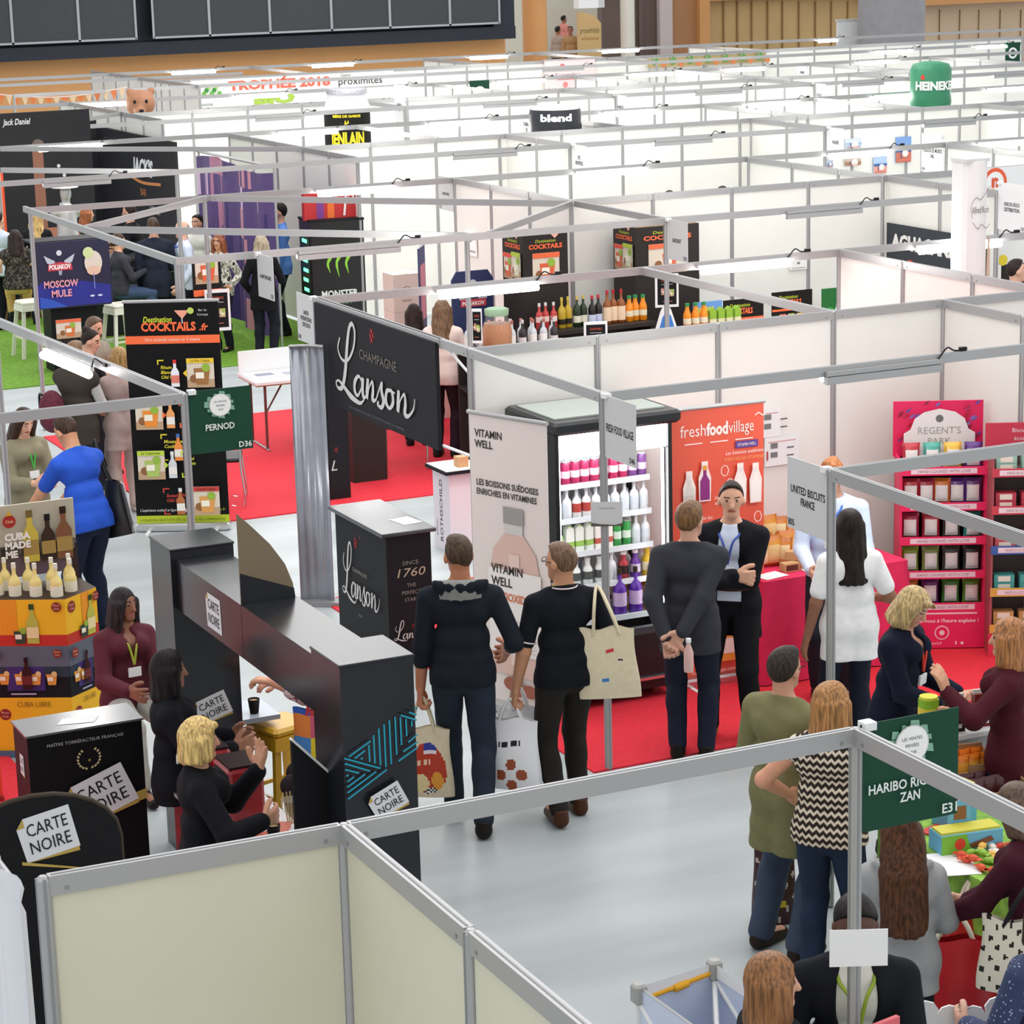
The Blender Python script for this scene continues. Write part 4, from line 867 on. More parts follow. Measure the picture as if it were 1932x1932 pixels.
# --- black counter of the champagne booth
t = thing('promotion_counter', 'black counter with white script lettering and a sheet of paper on top', 'counter', (-.36, .83, 0))
mb = MB().box((.19, .52, .5), (.36, 1.02, 1.0), SIGNB)
f = Face(mb, (.008, 1.03, 0), (0, -1, 0), (0, 0, 1)); cross(f, .42, .83, .075, mc('b8202c')); cross(f, .53, .9, .03, mc('902028')); f.text('CHAMPAGNE', .5, .60, .03, mc('8a8078'), wid=.3); script(f, .14, .37, .8, SILVER, .8); f.text('REIMS', .52, .27, .02, mc('77777a'))
f = Face(mb, (.01, .008, 0), (1, 0, 0), (0, 0, 1)); f.text('SINCE', .19, .77, .03, mc('8a8680'), wid=.13); f.text('1760', .19, .68, .065, mc('b8a890'), wid=.22, shear=.25)
for i, s in enumerate(('THE', 'PERFECT', 'START')): f.text(s, .19, .60-i*.055, .028, mc('8a8680'))
cross(f, .19, .3, .03, mc('902028')); script(f, .03, .2, .31, SILVER, .7); f.text('champagne.fr', .26, .09, .016, mc('66666a'))
mb.build('body', t); MB().box((.185, .52, 1.02), (.44, 1.10, .03), mc('3a3d44', .25), bev=.006).build('top', t)
tag(MB().box((-.36+.29, .83+.28, 1.0365), (.16, .22, .002), PAPER, rz=.15).build('paper_sheet'), 'white sheet of paper lying on the black script counter', 'paper')
# --- translucent banner stand and black pillar behind it
t = thing('curved_banner_stand', 'tall grey silvery banner stand seen from behind, beside the black counter', 'banner', (-.2, 2.75, 0), math.radians(-35))
mb = MB(); P = [(-.14+.28*i/14, .06*math.cos((i/14-.5)*2.6)+.006*math.sin(i*1.9)) for i in range(15)]; SILV = M('silver_banner_back', (0.25, 0.26, 0.30), .25, .45, var=.1, scale=5)
vs = [(x, y, .03) for x, y in P]+[(x*1.0, y, 2.14) for x, y in P]+[(x, y+.012, .03) for x, y in P]+[(x, y+.012, 2.14) for x, y in P]
mb.add(vs, [[i, i+1, 15+i+1, 15+i] for i in range(14)]+[[30+i+1, 30+i, 45+i, 45+i+1] for i in range(14)]+[[15+i, 16+i, 46+i, 45+i] for i in range(14)], SILV, True); mb.build('sheet', t)
MB().tube([(x, y, 2.145) for x, y in P], .012, ALU, 6).build('top_rail', t); MB().box((0, .03, .02), (.44, .16, .04), ALU_D).build('base', t); MB().tube([(.0, .09, .03), (0, .07, 2.13)], .012, ALU).build('pole', t)
t = thing('black_totem', 'narrow black totem standing on the red carpet behind the hanging sign', 'totem', (1.4, 6.3, 0)); mb = MB().box((0, 0, .9), (.22, .1, 1.8), BLACK, bev=.01); f = Face(mb, (-.11, -.051, 0), (1, 0, 0), (0, 0, 1)); cross(f, .08, .5, .05, mc('902028')); f.text('L', .05, .3, .1, SILVER, shear=.3)
mb.build('body', t); MB().box((0, 0, 1.81), (.24, .12, .02), mc('2a2a2e')).build('top', t)
# --- drinks fridge
FX0, FX1, FY0, FY1, FH = .24, 1.15, -.82, -.12, 2.1
t = thing('display_fridge', 'open fronted black drinks fridge with brightly lit white shelves', 'fridge', (FX0, FY0, 0)); FW, FD = FX1-FX0, FY1-FY0
BB = mc('101114', .35); WI = M('fridge_white', (.86, .90, .92), .3)
mb = MB().box((FW/2, FD-.02, 1.2), (FW, .04, 1.75), BB); mb.box((.015, FD/2+.0, 1.28), (.03, FD, 1.6), BB); mb.box((FW-.015, .05, 1.28), (.03, .1, 1.6), BB); mb.box((FW-.015, FD-.08, 1.28), (.03, .16, 1.6), BB); mb.build('cabinet', t)
MB().box((FW-.015, FD/2-.02, 1.28), (.012, FD-.3, 1.5), GLASS).build('side_window', t)
mb = MB().box((FW/2, FD/2-.03, 2.04), (FW+.08, FD+.1, .09), mc('15181c', .3), bev=.02); mb.box((FW/2, FD/2, 2.088), (FW-.05, FD-.1, .012), mc('a9b0a8')); mb.build('canopy', t)
MB().box((FW/2, .03, 1.90), (FW-.08, .03, .17), M('fridge_light', (1, 1, 1), .4, emit=9)).build('light_header', t)
for x_ in (.05, FW-.05): MB().box((x_, .05, 1.2), (.012, .02, 1.2), M('fridge_light', (1, 1, 1))).build('light_strip', t)
MB().box((FW/2, FD-.05, 1.25), (FW-.08, .01, 1.4), WI).build('inner_back', t)
mb = MB().box((FW/2, .12, .30), (FW, .28, .42), BB); mb.box((FW/2, FD/2+.1, .3), (FW, FD-.22, .5), BB); mb.box((FW/2, -.03, .53), (FW+.02, .05, .05), mc('3a3f44', .3)); mb.box((FW/2, -.03, .17), (FW+.02, .03, .02), CHROME); mb.build('base_panel', t)
for x in (.1, FW-.1):
    for y in (.12, FD-.1): MB().lathe([(.03, .0), (.035, .02), (.035, .06), (.02, .09)], mc('8a2a2a' if y < .3 else '222222'), (x, y, 0)).build('foot', t)
SHZ = [.60, .84, 1.08, 1.32, 1.56]; SHD = [.50, .44, .42, .40, .38]
for z, d in zip(SHZ, SHD):
    o = MB().box((FW/2, FD-.06-d/2, z-.012), (FW-.09, d, .022), WI).build('shelf', t); MB().box((FW/2, FD-.06-d-.008, z-.005), (FW-.09, .012, .04), mc('dfe6ea', .35)).build('price_rail', o)
def proto_bottle(name, r, h, col, cap, lab=None, labz=(.2, .5), neck=.35, nk=.72, rough=.25, n=12):
    prof = [(r*.9, 0), (r, h*.02), (r, h*.55), (r*.8, h*.64), (r*neck, h*nk), (r*neck, h*.9)]
    mb = MB().lathe(prof, mc(col, rough), n=n); mb.lathe([(r*neck*1.12, h*.88), (r*neck*1.12, h)], mc(cap), n=n)
    if lab: mb.lathe([(r*1.01, h*labz[0]), (r*1.01, h*labz[1])], mc(lab), n=n)
    o = mb.build(name); COL.objects.unlink(o); return o
def proto_can(name, r, h, col, lab=None, top='c8ccd0', n=12):
    mb = MB().lathe([(r*.85, 0), (r, h*.05), (r, h*.9), (r*.8, h*.97)], mc(col, .3), n=n); mb.lathe([(r*.8, h*.97), (r*.8, h)], mc(top), n=n)
    if lab: mb.lathe([(r*1.01, h*.3), (r*1.01, h*.6)], mc(lab), n=n)
    o = mb.build(name); COL.objects.unlink(o); return o
def proto_carton(name, w_, h, col, band):
    mb = MB().box((0, 0, h*.42), (w_, w_*.8, h*.84), mc(col)); mb.box((0, 0, h*.3), (w_*1.01, w_*.81, h*.2), mc(band)); mb.prism([(-w_/2, h*.84), (w_/2, h*.84), (.0, h)], None, w_*.8, mc(col), (Vector((0, w_*.4, 0)), Vector((1, 0, 0)), Vector((0, 0, 1)), Vector((0, -1, 0)))); mb.lathe([(.012, h*.9), (.012, h*.97)], mc(band), (0, -w_*.25, 0), n=8)
    o = mb.build(name); COL.objects.unlink(o); return o
def place(pr, loc, label, cat, group, rz=0.0, sc=1.0):
    o = pr.copy(); COL.objects.link(o); o.location = loc; o.rotation_euler = (0, 0, rz); o.scale = (sc,)*3; return tag(o, label, cat, group)
shelfn = ['bottom', 'second', 'middle', 'fourth', 'top']
def stock(level, items, row=0, where='front'):
    n = len(items); d = SHD[level]
    for i, (pr, desc) in enumerate(items):
        x = FX0+.075+(FW-.15)*i/(n-1); y = FY1-.06-d+.05+row*.11
        place(pr, (x, y, SHZ[level]+.002), '%s, %s fridge shelf, %s from the left, %s row' % (desc, shelfn[level], ORD[i], where), 'bottle', 'drinks on the %s fridge shelf' % shelfn[level], rz=random.uniform(-.3, .3))
pc = proto_can('pink_can', .034, .165, 'b02a5a', 'e8c8d4'); pu = proto_can('mauve_can', .034, .16, '7a4a8a', 'd8c0e0')
wb = proto_bottle('white_bottle', .034, .21, 'e6e8ec', 'c8ccd0', 'd8e0e6'); rb = proto_bottle('red_label_bottle', .034, .21, 'e6e2e2', 'c8ccd0', 'b04038'); gb = proto_bottle('green_bottle', .032, .2, '9cc87a', 'e0e4e0', 'e8ece6'); gd = proto_can('green_can', .032, .18, '3a9a4a', 'd8e8d8')
ca = proto_carton('drink_carton', .062, .2, 'e4e8e0', '9ac05a'); cb = proto_carton('drink_carton', .062, .2, 'eae6e0', 'c05a4a'); 
sb = proto_bottle('dark_label_bottle', .036, .19, 'dfe2de', 'd0d0d0', '4a4f4c', neck=.5); rd = proto_bottle('red_bottle', .038, .2, 'b0343a', 'e8e0e0', '3a2a2a', neck=.5); pp = proto_bottle('purple_bottle', .038, .2, '6a3a9a', 'e8e0e8', 'd8c8e0', neck=.5); ye = proto_bottle('yellow_bottle', .038, .21, 'e0b82a', 'e0c040', 'f0e8c0', neck=.5)
PB = proto_bottle('purple_bottle', .05, .33, '5a2a9a', '3a3020', 'c8b0d8', neck=.3); YB = proto_bottle('yellow_bottle', .05, .33, 'e0a020', '3a3020', 'f0d8a0', neck=.3)
stock(4, [(pu, 'mauve can')]*2+[(pc, 'pink can')]*7+[(pu, 'mauve can')]*2); stock(4, [(wb, 'white bottle')]*8, 1, 'back')
stock(3, [(wb, 'white bottle')]*3+[(rb, 'red label bottle')]*2+[(wb, 'white bottle')]*6); stock(3, [(wb, 'white bottle')]*9, 1, 'back')
stock(2, [(gb, 'green bottle')]*2+[(ca, 'white and green carton')]*3+[(cb, 'white and red carton')]*2+[(gd, 'green can')]*2+[(wb, 'white bottle')]*2); stock(2, [(ca, 'pale carton')]*9, 1, 'back')
stock(1, [(sb, 'pale bottle with dark label')]*5+[(wb, 'white bottle')]*1+[(rd, 'red bottle'), (pp, 'purple bottle'), (ye, 'yellow bottle')]); stock(1, [(wb, 'white bottle')]*8, 1, 'back')
stock(0, [(sb, 'pale bottle')]*3+[(wb, 'white bottle'), (PB, 'big purple bottle'), (PB, 'big purple bottle'), (YB, 'big yellow bottle')]); stock(0, [(wb, 'white bottle')]*3+[(pp, 'purple bottle'), (ye, 'yellow bottle'), (YB, 'big yellow bottle')], 1, 'back')
# --- cloth-covered tables
def cloth_table(label, cat, x0, y0, x1, y1, h, mat, fold=.035, group=None):
    cx, cy = (x0+x1)/2, (y0+y1)/2; t = thing('draped_table', label, cat, (cx, cy, 0)); a, b = (x1-x0)/2, (y1-y0)/2
    per = []; n = 22
    for (p, q) in (((-a, -b), (a, -b)), ((a, -b), (a, b)), ((a, b), (-a, b)), ((-a, b), (-a, -b))):
        for i in range(n): k = i/n; per.append((p[0]+(q[0]-p[0])*k, p[1]+(q[1]-p[1])*k))
    N = len(per); vs = []; lv = [(h, 0), (h-.03, .006), (h*.66, .4), (h*.33, .8), (.02, 1.0)]
    for z, k in lv:
        for i, (x, y) in enumerate(per):
            L = math.hypot(x, y); w_ = (fold*math.sin(i*1.15+math.sin(i*.37)*2)+fold)*k; vs.append((x+x/L*w_, y+y/L*w_, z))
    fs = [list(range(N))]+[[L*N+(i+1) % N, L*N+i, (L+1)*N+i, (L+1)*N+(i+1) % N] for L in range(len(lv)-1) for i in range(N)]
    mb = MB(); mb.add(vs, fs[1:], mat, True); mb.add(vs[:N], [fs[0]], mat); mb.build('cloth', t); MB().box((0, 0, h-.02), (2*a-.02, 2*b-.02, .03), WOOD).build('tabletop', t)
    for x in (-a+.08, a-.08):
        for y in (-b+.08, b-.08): MB().tube([(x, y, 0), (x, y, h-.03)], .018, CHROME, 6).build('leg', t)
    return t
PINK = M('crimson_cloth', (0.70, 0.02, 0.10), .85, var=.08, scale=8, bump=.1)
cloth_table('table under a crimson cloth loaded with snack packs', 'table', 1.8, -.98, 3.02, -.28, .78, PINK)
# snack bags: pillow shapes
def proto_bag(name, w_, h, d, col, win=None, band=None):
    mb = MB(); nu, nv = 7, 8
    for s in (1, -1):
        vs = []; 
        for j in range(nv+1):
            for i in range(nu+1):
                u, v = i/nu*2-1, j/nv; b = (1-u*u)**.6*(1-abs(2*v-1)**3); vs.append((u*w_/2*(1-.08*math.sin(math.pi*v)), -s*d/2*b, v*h))
        for j in range(nv):
            for i in range(nu):
                m_ = mc(col, .35)
                if band and j in (nv-1, 0): m_ = mc(band, .35)
                if win and s == 1 and 1 <= j <= nv-3 and 1 <= i < nu-1: m_ = mc(win)
                q = [j*(nu+1)+i, j*(nu+1)+i+1, (j+1)*(nu+1)+i+1, (j+1)*(nu+1)+i]; mb.add([vs[k] for k in q], [[0, 1, 2, 3] if s == 1 else [3, 2, 1, 0]], m_, True)
    o = mb.build(name); COL.objects.unlink(o); return o
og = proto_bag('snack_bag', .16, .22, .09, 'd08a2a', 'e8c88a', 'c0702a'); og2 = proto_bag('snack_bag', .15, .2, .08, 'c87820', 'f0dcae', 'b0601a')
k = 0
for r, (y, z, n) in enumerate(((-.42, .78, 6), (-.52, .78, 5), (-.46, .90, 5), (-.62, .78, 4))):
    for i in range(n):
        place(og if (i+r) % 2 else og2, (1.86+i*.095+.03*(r % 2), y, z+.004), 'golden orange snack bag on the crimson table, pile row %s, %s from the left' % (ORD[r], ORD[i]), 'snack bag', 'orange snack bags heaped on the crimson table', rz=random.uniform(-.5, .3)); k += 1
bx = MB().box((0, 0, .03), (.12, .08, .06), mc('c89a6a')).box((0, -.041, .03), (.1, .002, .04), mc('5a2a1a')).build('biscuit_box'); COL.objects.unlink(bx)
for i, (x, y, z) in enumerate(((2.12, -.8, 0), (2.26, -.78, 0), (2.36, -.66, 0), (2.18, -.70, 0), (2.2, -.74, .062), (2.44, -.72, 0))): place(bx, (x, y, .782+z), 'small brown biscuit box beside the snack bags, %s one counted from the suited men' % ORD[i], 'box', 'biscuit boxes on the crimson table', rz=i*.6)
for i, (x, y, rz) in enumerate(((1.93, -.86, .2), (2.3, -.9, -.1))): tag(MB().box((x, y, .784), (.21, .15, .002), PAPER, rz=rz).build('paper_sheet'), 'white paper sheet on the crimson table, %s' % ('nearest the suited men', 'in front of the biscuit boxes')[i], 'paper')
t = thing('teal_carton', 'teal carton with pale panels standing at the far end of the crimson table', 'box', (2.74, -.5, .782)); mb = MB().box((0, 0, .17), (.14, .1, .34), mc('5aa79a')); f = Face(mb, (-.07, -.051, 0), (1, 0, 0), (0, 0, 1)); f.rect(.01, .2, .13, .33, mc('cfe0d4')); f.disc(.05, .08, .03, mc('f0e8d0')); f.disc(.1, .07, .025, mc('f0e8d0')); f.rect(.02, .12, .12, .15, mc('d8b060')); mb.build('carton', t)
MB().box((0, .0, .345), (.15, .11, .012), mc('cfe0d4')).build('lid', t)
# --- pink snack display stand
PKD = mc('e41c5a', .5)
def bag_display(label, x, y, rz, w_, d, tiers, hb, col, head, strips, fl):
    t = thing('snack_display', label, 'display stand', (x, y, 0), math.radians(rz))
    H_ = tiers[-1][1]; mb = MB()
    for s in (0, 1): mb.box((w_*s+(.008 if s == 0 else -.008), d/2, H_/2), (.016, d, H_), col)
    mb.box((w_/2, d-.008, H_/2), (w_, .016, H_), mc('4a1824' if fl else '5a4a48')); mb.build('carcass', t)
    for i, (z, _) in enumerate(tiers):
        o = MB().box((w_/2, d/2, z-.008), (w_-.03, d-.02, .016), mc('3a1a20' if fl else '6a5a58')).build('shelf', t); mb = MB().box((w_/2, -.006, z+.005), (w_, .014, .062), strips[i]); f = Face(mb, (0, -.0131, z-.026), (1, 0, 0), (0, 0, 1)); f.rect(w_*.12, .012, w_*.88, .052, mc('ecd0d8'))
        f.text('HAND COOKED WITH LOVE', w_/2, .021, .022, mc('8a6a72'), wid=w_*.6, shear=.15) if fl else f.text('MADE IN SCOTLAND', w_/2, .021, .02, mc('a08080'), wid=w_*.5); mb.build('shelf_strip', o)
    if hb: head(t)
    return t
def head_pink(t):
    w_, z0, z1 = .64, 1.42, 1.84; mb = MB().box((w_/2, .33, (z0+z1)/2), (w_+.03, .015, z1-z0), PKD); f = Face(mb, (-.015, .3224, z0), (1, 0, 0), (0, 0, 1), .001)
    for i in range(70):
        u = random.uniform(.02, .62); v = random.uniform(.02, .40); f.poly([(u, v), (u+.03, v+.012), (u+.05, v+.04), (u+.02, v+.03)], mc(('7a6ab8', '5a4a9a', 'b0102c', '8a0a3a')[i % 4]))
    f.poly([(.07, .0), (.6, .0), (.6, .19), (.55, .22), (.52, .3), (.45, .35), (.335, .375), (.22, .35), (.15, .3), (.12, .22), (.07, .19)], mc('e9dfdd')); f.disc(.335, .3, .03, mc('6a6a68'), 8); f.text("REGENT'S", .335, .185, .052, mc('a0a09c'), wid=.32); f.text('PARK', .335, .105, .05, mc('a0a09c'), wid=.17); mb.build('header_card', t)
    mb = MB().box((w_/2, -.012, .165), (w_, .014, .29), PKD); f = Face(mb, (0, -.0191, .02), (1, 0, 0), (0, 0, 1)); f.rect(.06, .262, .58, .275, mc('f0d0d8')); f.text("Régalez-vous à l'heure anglaise !", w_/2, .2, .026, mc('f4dce2'), wid=.54, shear=.2, bold=.02); f.disc(.32, .12, .055, mc('f0d0d8')); f.disc(.32, .12, .046, PKD); f.disc(.32, .12, .02, mc('f0d0d8')); f.text('regentspark.fr', .24, .03, .022, mc('f4dce2'), wid=.16, shear=.2); f.rect(.42, .028, .43, .055, mc('f4dce2')); f.disc(.47, .04, .012, mc('f4dce2')); mb.build('base_panel', t)
zs = [.33, .58, .84, 1.10, 1.37]
pd_ = (3.14, -.70, -27)
bag_display('tall pink snack display stand with arched header card by the white partition', *pd_, .64, .34, [(z, 1.45) for z in zs], True, PKD, head_pink, [PKD]*5, True)
R27 = Matrix.Rotation(math.radians(-27), 3, 'Z')
cols = [('5a8a3a', 'c86a2a'), ('8a9a3a', '4a4a3a'), ('b02a4a', '3a8a80', '6a5a6a'), ('c02a3a', 'd07a2a', '5a2a7a'), ('b8303a', '4aa090', '5a2a7a', 'e0b040')]
crow = [['d07a3a', '6a2a6a', '4a8a3a', '6a9a3a'], ['8aa03a', '8a9a5a', '4a4a42', '3a3a3a'], ['b02a4a', 'b83040', '4a4a44', '3a8a80'], ['b02a3a', 'a0243a', 'd0702a', '5a2a7a', '6a3a7a'], ['b8303a', '4aa090', 'e0b040', '5a2a7a']]
BG = {}
for i, z in enumerate(zs):
    n = len(crow[i])
    for j, c in enumerate(crow[i]):
        if c not in BG: BG[c] = proto_bag('crisp_bag', .135, .2, .08, c, 'e6e0dc')
        q = R27 @ Vector((.09+(.46)*j/(n-1), .1, z+.002)); place(BG[c], (q.x+pd_[0], q.y+pd_[1], q.z), 'crisp bag on the pink display, shelf %s from the floor, %s from the left' % (ORD[i], ORD[j]), 'crisp bag', 'crisp bags on the pink display', rz=math.radians(-27)+random.uniform(-.15, .15))
# side display
sd = (3.60, -1.20, -27)
stc = [mc('d8a040'), mc('d8a040'), mc('3a5aa0'), mc('c83a4a'), mc('c83a4a')]
def head_side(t):
    mb = MB().box((.2, .28, 1.62), (.42, .012, .2), mc('c8304a')); f = Face(mb, (0, .2735, 1.52), (1, 0, 0), (0, 0, 1)); f.text('Biscuits', .25, .13, .03, mc('f0d8d8')); f.text('écossais', .27, .07, .03, mc('f0d8d8')); mb.build('header_card', t)
    MB().box((.2, -.012, .1), (.42, .014, .18), mc('d02a4a')).build('base_panel', t)
bag_display('narrow display with mixed biscuit packs right of the pink display', *sd, .42, .30, [(z, 1.52) for z in (.22, .50, .82, 1.12, 1.40)], True, mc('a04a50'), head_side, stc, False)
pk = {}
for i, (z, c) in enumerate(((.22, 'c8965a'), (.50, '4aa09a'), (.82, 'd8606a'), (1.12, 'c03a4a'), (1.40, '9ac0b0'))):
    for j in range(4):
        key = c
        if key not in pk:
            o = MB().box((0, 0, .03), (.15, .09, .06), mc(c)).box((0, -.046, .03), (.09, .003, .04), mc('ecdfcf')).build('biscuit_pack'); COL.objects.unlink(o); pk[key] = o
        q = R27 @ Vector((.11+.19*(j % 2), .09, z+.002+.062*(j//2))); place(pk[key], (q.x+sd[0], q.y+sd[1], q.z), 'biscuit pack on the narrow display, shelf %s from the floor, %s %s pack' % (ORD[i], ('lower', 'upper')[j//2], ('left', 'right')[j % 2]), 'biscuit pack', 'biscuit packs on the narrow display', rz=math.radians(-27))
def draw_floral(f, w_, h):
    for i in range(120): f.disc(random.uniform(.02, w_-.02), random.uniform(.02, h-.02), random.uniform(.008, .022), mc(('c84a5a', 'e0a0a8', '3a7a78', 'f0d8c8')[i % 4]), 6)
rollup('pale teal floral roll up banner at the right edge beside the narrow display', (4.1, -1.38), (4.7, -1.68), 1.75, draw_floral, mc('8fc4c0'))
# wall notices in the snack booth
for lab, px, py, w_, h in (('white price notice on the partition left of the pink display', 1475, 850, .3, .22), ('faint pinkish notice sheet higher on the partition', 1452, 798, .2, .22)):
    q = PY(px, py, -.03); mb = MB().box((0, 0, 0), (w_, .004, h), PAPER); f = Face(mb, (-w_/2, -.0025, -h/2), (1, 0, 0), (0, 0, 1)); f.rect(.03, h-.04, w_-.03, h-.032, mc('d8a0a0'))
    for i in range(2): f.rect(.05, h*.3+i*.07, .11, h*.3+i*.07+.04, mc('77777a')); f.rect(.19, h*.3+i*.06, .25, h*.3+i*.06+.01, mc('5a5a60'))
    f.rect(.012, .05, .025, .12, mc('b83a3a')); o = mb.build('notice'); o.location = q; tag(o, lab, 'notice')
# --- coffee arch
CB = M('black_glossy_card', (0.013, 0.014, 0.018), .22, var=.2, scale=2)
GOLD = mc('b89a4a')
def cn_tag(f, u, v, w_, h, rot=.0, yellow=True):
    c, s = math.cos(rot), math.sin(rot); R = lambda x, y: (u+x*c-y*s, v+x*s+y*c)
    if yellow: f.poly([R(-w_*.5, -h*.5), R(w_*.48, -h*.6), R(w_*.48, -h*.5)], GOLD)
    f.poly([R(-w_*.45, -h*.5), R(w_*.5, -h*.5), R(w_*.46, h*.5), R(-w_*.36, h*.5), R(-w_*.5, h*.3)], mc('d9d9db')); f.poly([R(-w_*.5, h*.3), R(-w_*.36, h*.3), R(-w_*.36, h*.5)], GOLD)
    f.text('CARTE', *R(.02*w_, h*.06), h*.28, mc('1c1c20'), wid=w_*.72, rot=rot); f.text('NOIRE', *R(.02*w_, -h*.34), h*.28, mc('1c1c20'), wid=w_*.72, rot=rot)
def laurel(f, u, v, r, mat):
    for s in (1, -1):
        for k in range(8):
            a = -1.35+k*.33; x, y = u+s*r*math.cos(a), v+r*math.sin(a); f.poly([(x, y), (x+s*r*.22, y+r*.1), (x+s*r*.16, y+r*.3), (x-s*r*.03, y+r*.16)], mat)
    f.disc(u, v, r*.12, GOLD, 6)
t = thing('promotion_arch', 'black glossy card arch of two columns joined by a high lintel', 'arch', (-2.94, -4.87, 0))
CW, CL = .385, 3.03; ZC = 1.9
mb = MB().box((CW/2, .19, ZC/2), (CW, .385, ZC), CB); f = Face(mb, (0, -.0005, 0), (1, 0, 0), (0, 0, 1), .0012); TEAL = mc('189ab4')
def cxy(x, y): return ((x-683)/482*.385, 1.9-(y+162+.134*(x-657))/1507)
for x, ya, yb in ((818, 500, 545), (852, 430, 560), (885, 355, 575), (920, 305, 590), (955, 275, 605), (990, 245, 585), (1028, 220, 515), (1062, 225, 440), (1098, 240, 375), (1135, 255, 300)): f.stroke([cxy(x, ya), cxy(x+2, yb)], .0085, TEAL)
for q in ((683, 515, 918, 610), (685, 555, 848, 625), (685, 600, 775, 635), (690, 645, 705, 650), (695, 695, 740, 660), (692, 738, 812, 645), (692, 780, 885, 630), (692, 828, 955, 618), (710, 500, 855, 390), (745, 517, 815, 460), (785, 525, 798, 513), (1065, 485, 1163, 415), (1100, 415, 1163, 357), (1030, 555, 1163, 455), (1055, 200, 1160, 245), (1110, 180, 1160, 205), (1148, 150, 1163, 158)): f.stroke([cxy(q[0], q[1]), cxy(q[2], q[3])], .0085, TEAL)
cn_tag(f, .21, 1.20, .19, .135, .40); mb.build('column', t)
MB().box((CW/2, .19, ZC+.008), (CW+.012, .397, .016), CB, bev=.004).build('column_lid', t)
mb = MB().box((CW/2, CL-.19, ZC/2), (CW, .385, ZC), CB); f = Face(mb, (0, CL-.3855, 0), (1, 0, 0), (0, 0, 1), .0012); cn_tag(f, .20, .93, .22, .15, .30); f.text('MAÎTRE TORRÉFACTEUR FRANÇAIS', .2, .76, .013, mc('b8b8bc'), wid=.26); laurel(f, .2, .48, .06, mc('a8a08a')); f.text('CRÉATEUR', .2, .73, .01, GOLD); mb.build('column', t)
MB().box((CW/2, CL-.19, ZC+.008), (CW+.012, .397, .016), CB, bev=.004).build('column_lid', t)
ym = CL/2
for a, b in ((.387, ym-.003), (ym+.003, CL-.387)):
    mb = MB().box((CW/2, (a+b)/2, 1.70), (CW*.84, b-a, .30), CB)
    if a > 1: f = Face(mb, (CW*.08-.0005, b, 1.55), (0, -1, 0), (0, 0, 1), .0012); cn_tag(f, (b-a)*.58, .14, .26, .2, .0, False)
    mb.build('lintel', t)
mb = MB(); fr = (Vector((CW*.1, ym+.02, 1.85)), Vector((1, 0, 0)), Vector((0, 0, 1)), Vector((0, 1, 0)))
mb.prism([(0, 0), (.31, 0), (.30, .08), (.26, .19), (.18, .31), (.08, .42), (0, .5)], None, .006, M('brown_card', (.20, .15, .09), .6), fr); mb.prism([(0, 0), (.31, 0), (.305, .05), (0, .17)], None, -.004, CB, fr); mb.build('folded_flap', t)
# --- coffee counter, oval display, machines
t = thing('promotion_counter', 'black card counter with a gold laurel and a big white lettered sheet', 'counter', (-3.93, -2.57, 0)); mb = MB().box((.33, .16, .52), (.66, .31, 1.04), mc('0e0e11', .5)); f = Face(mb, (0, .0045, 0), (1, 0, 0), (0, 0, 1), .0012)
f.text('MAÎTRE TORRÉFACTEUR FRANÇAIS', .33, .965, .018, mc('a8a8ac'), wid=.44); laurel(f, .34, .86, .06, mc('c8b88a')); f.poly([(.3, .50), (.66, .58), (.66, .64), (.3, .55)], GOLD); cn_tag(f, .39, .645, .38, .25, .33); 
f = Face(mb, (-.0005, .315, 0), (0, -1, 0), (0, 0, 1), .0012); cn_tag(f, .16, .84, .09, .12, 0); f.rect(.12, .55, .2, .62, mc('77777c')); mb.build('body', t)
mb = MB().box((.33, .16, 1.045), (.68, .33, .012), M('grey_sheen_top', (.10, .10, .11), .25)); Face(mb, (.2, .06, 1.0515), (1, 0, 0), (0, 1, 0)).poly([(.0, .05), (.2, .0), (.26, .1), (.06, .15)], mc('e0e0de')); mb.build('top', t)
t = thing('rounded_display_board', 'black display board with arched top and white lettered label in the foreground', 'display', (-5.02, -5.6, 0)); mb = MB(); P = [(0, 0), (.74, 0), (.74, 1.55)]+[(.74*(.5+.5*math.cos(a)), 1.55+.24*math.sin(a)) for a in np.linspace(.3, math.pi-.02, 12)]+[(0, 1.55)]
fr = (Vector((0, 0, 0)), Vector((1, 0, 0)), Vector((0, 0, 1)), Vector((0, -1, 0))); mb.prism(P, None, .035, mc('141416'), fr); f = Face(mb, (0, -.0355, 0), (1, 0, 0), (0, 0, 1), .0012); cn_tag(f, .42, 1.62, .25, .2, .16); f.poly([(.3, 1.50), (.62, 1.42), (.62, 1.425), (.3, 1.515)], GOLD); mb.build('board', t)
mb = MB(); mb.tube([(u, -.018, v) for u, v in P[1:-1]], .016, mc('3a3026'), 6); mb.build('edge_trim', t); MB().box((.37, .2, .4), (.7, .36, .8), mc('101012')).build('stand_box', t)
REDM = M('red_enamel', (.30, .012, .018), .3)
for i, (x, y, z) in enumerate(((-3.10, -3.2, .75), (-3.04, -3.55, .75))):
    t = thing('coffee_machine', 'dark red coffee machine beside the arch, %s' % ('farther one by the back column', 'nearer one by the raised hand')[i], 'coffee machine', (x, y, z)); MB().box((0, 0, .15), (.2, .28, .30), REDM, bev=.02).build('housing', t); MB().box((-.105, .0, .16), (.02, .12, .24), mc('1a1a1c', .3)).build('front_panel', t); MB().tube([(-.12, 0, .26), (-.16, 0, .26), (-.16, 0, .22)], .015, CHROME, 8).build('spout', t); MB().box((0, 0, .305), (.18, .25, .012), mc('2a1214')).build('lid', t)
    MB().box((-.13, 0, .02), (.09, .14, .02), CHROME).build('drip_tray', t)
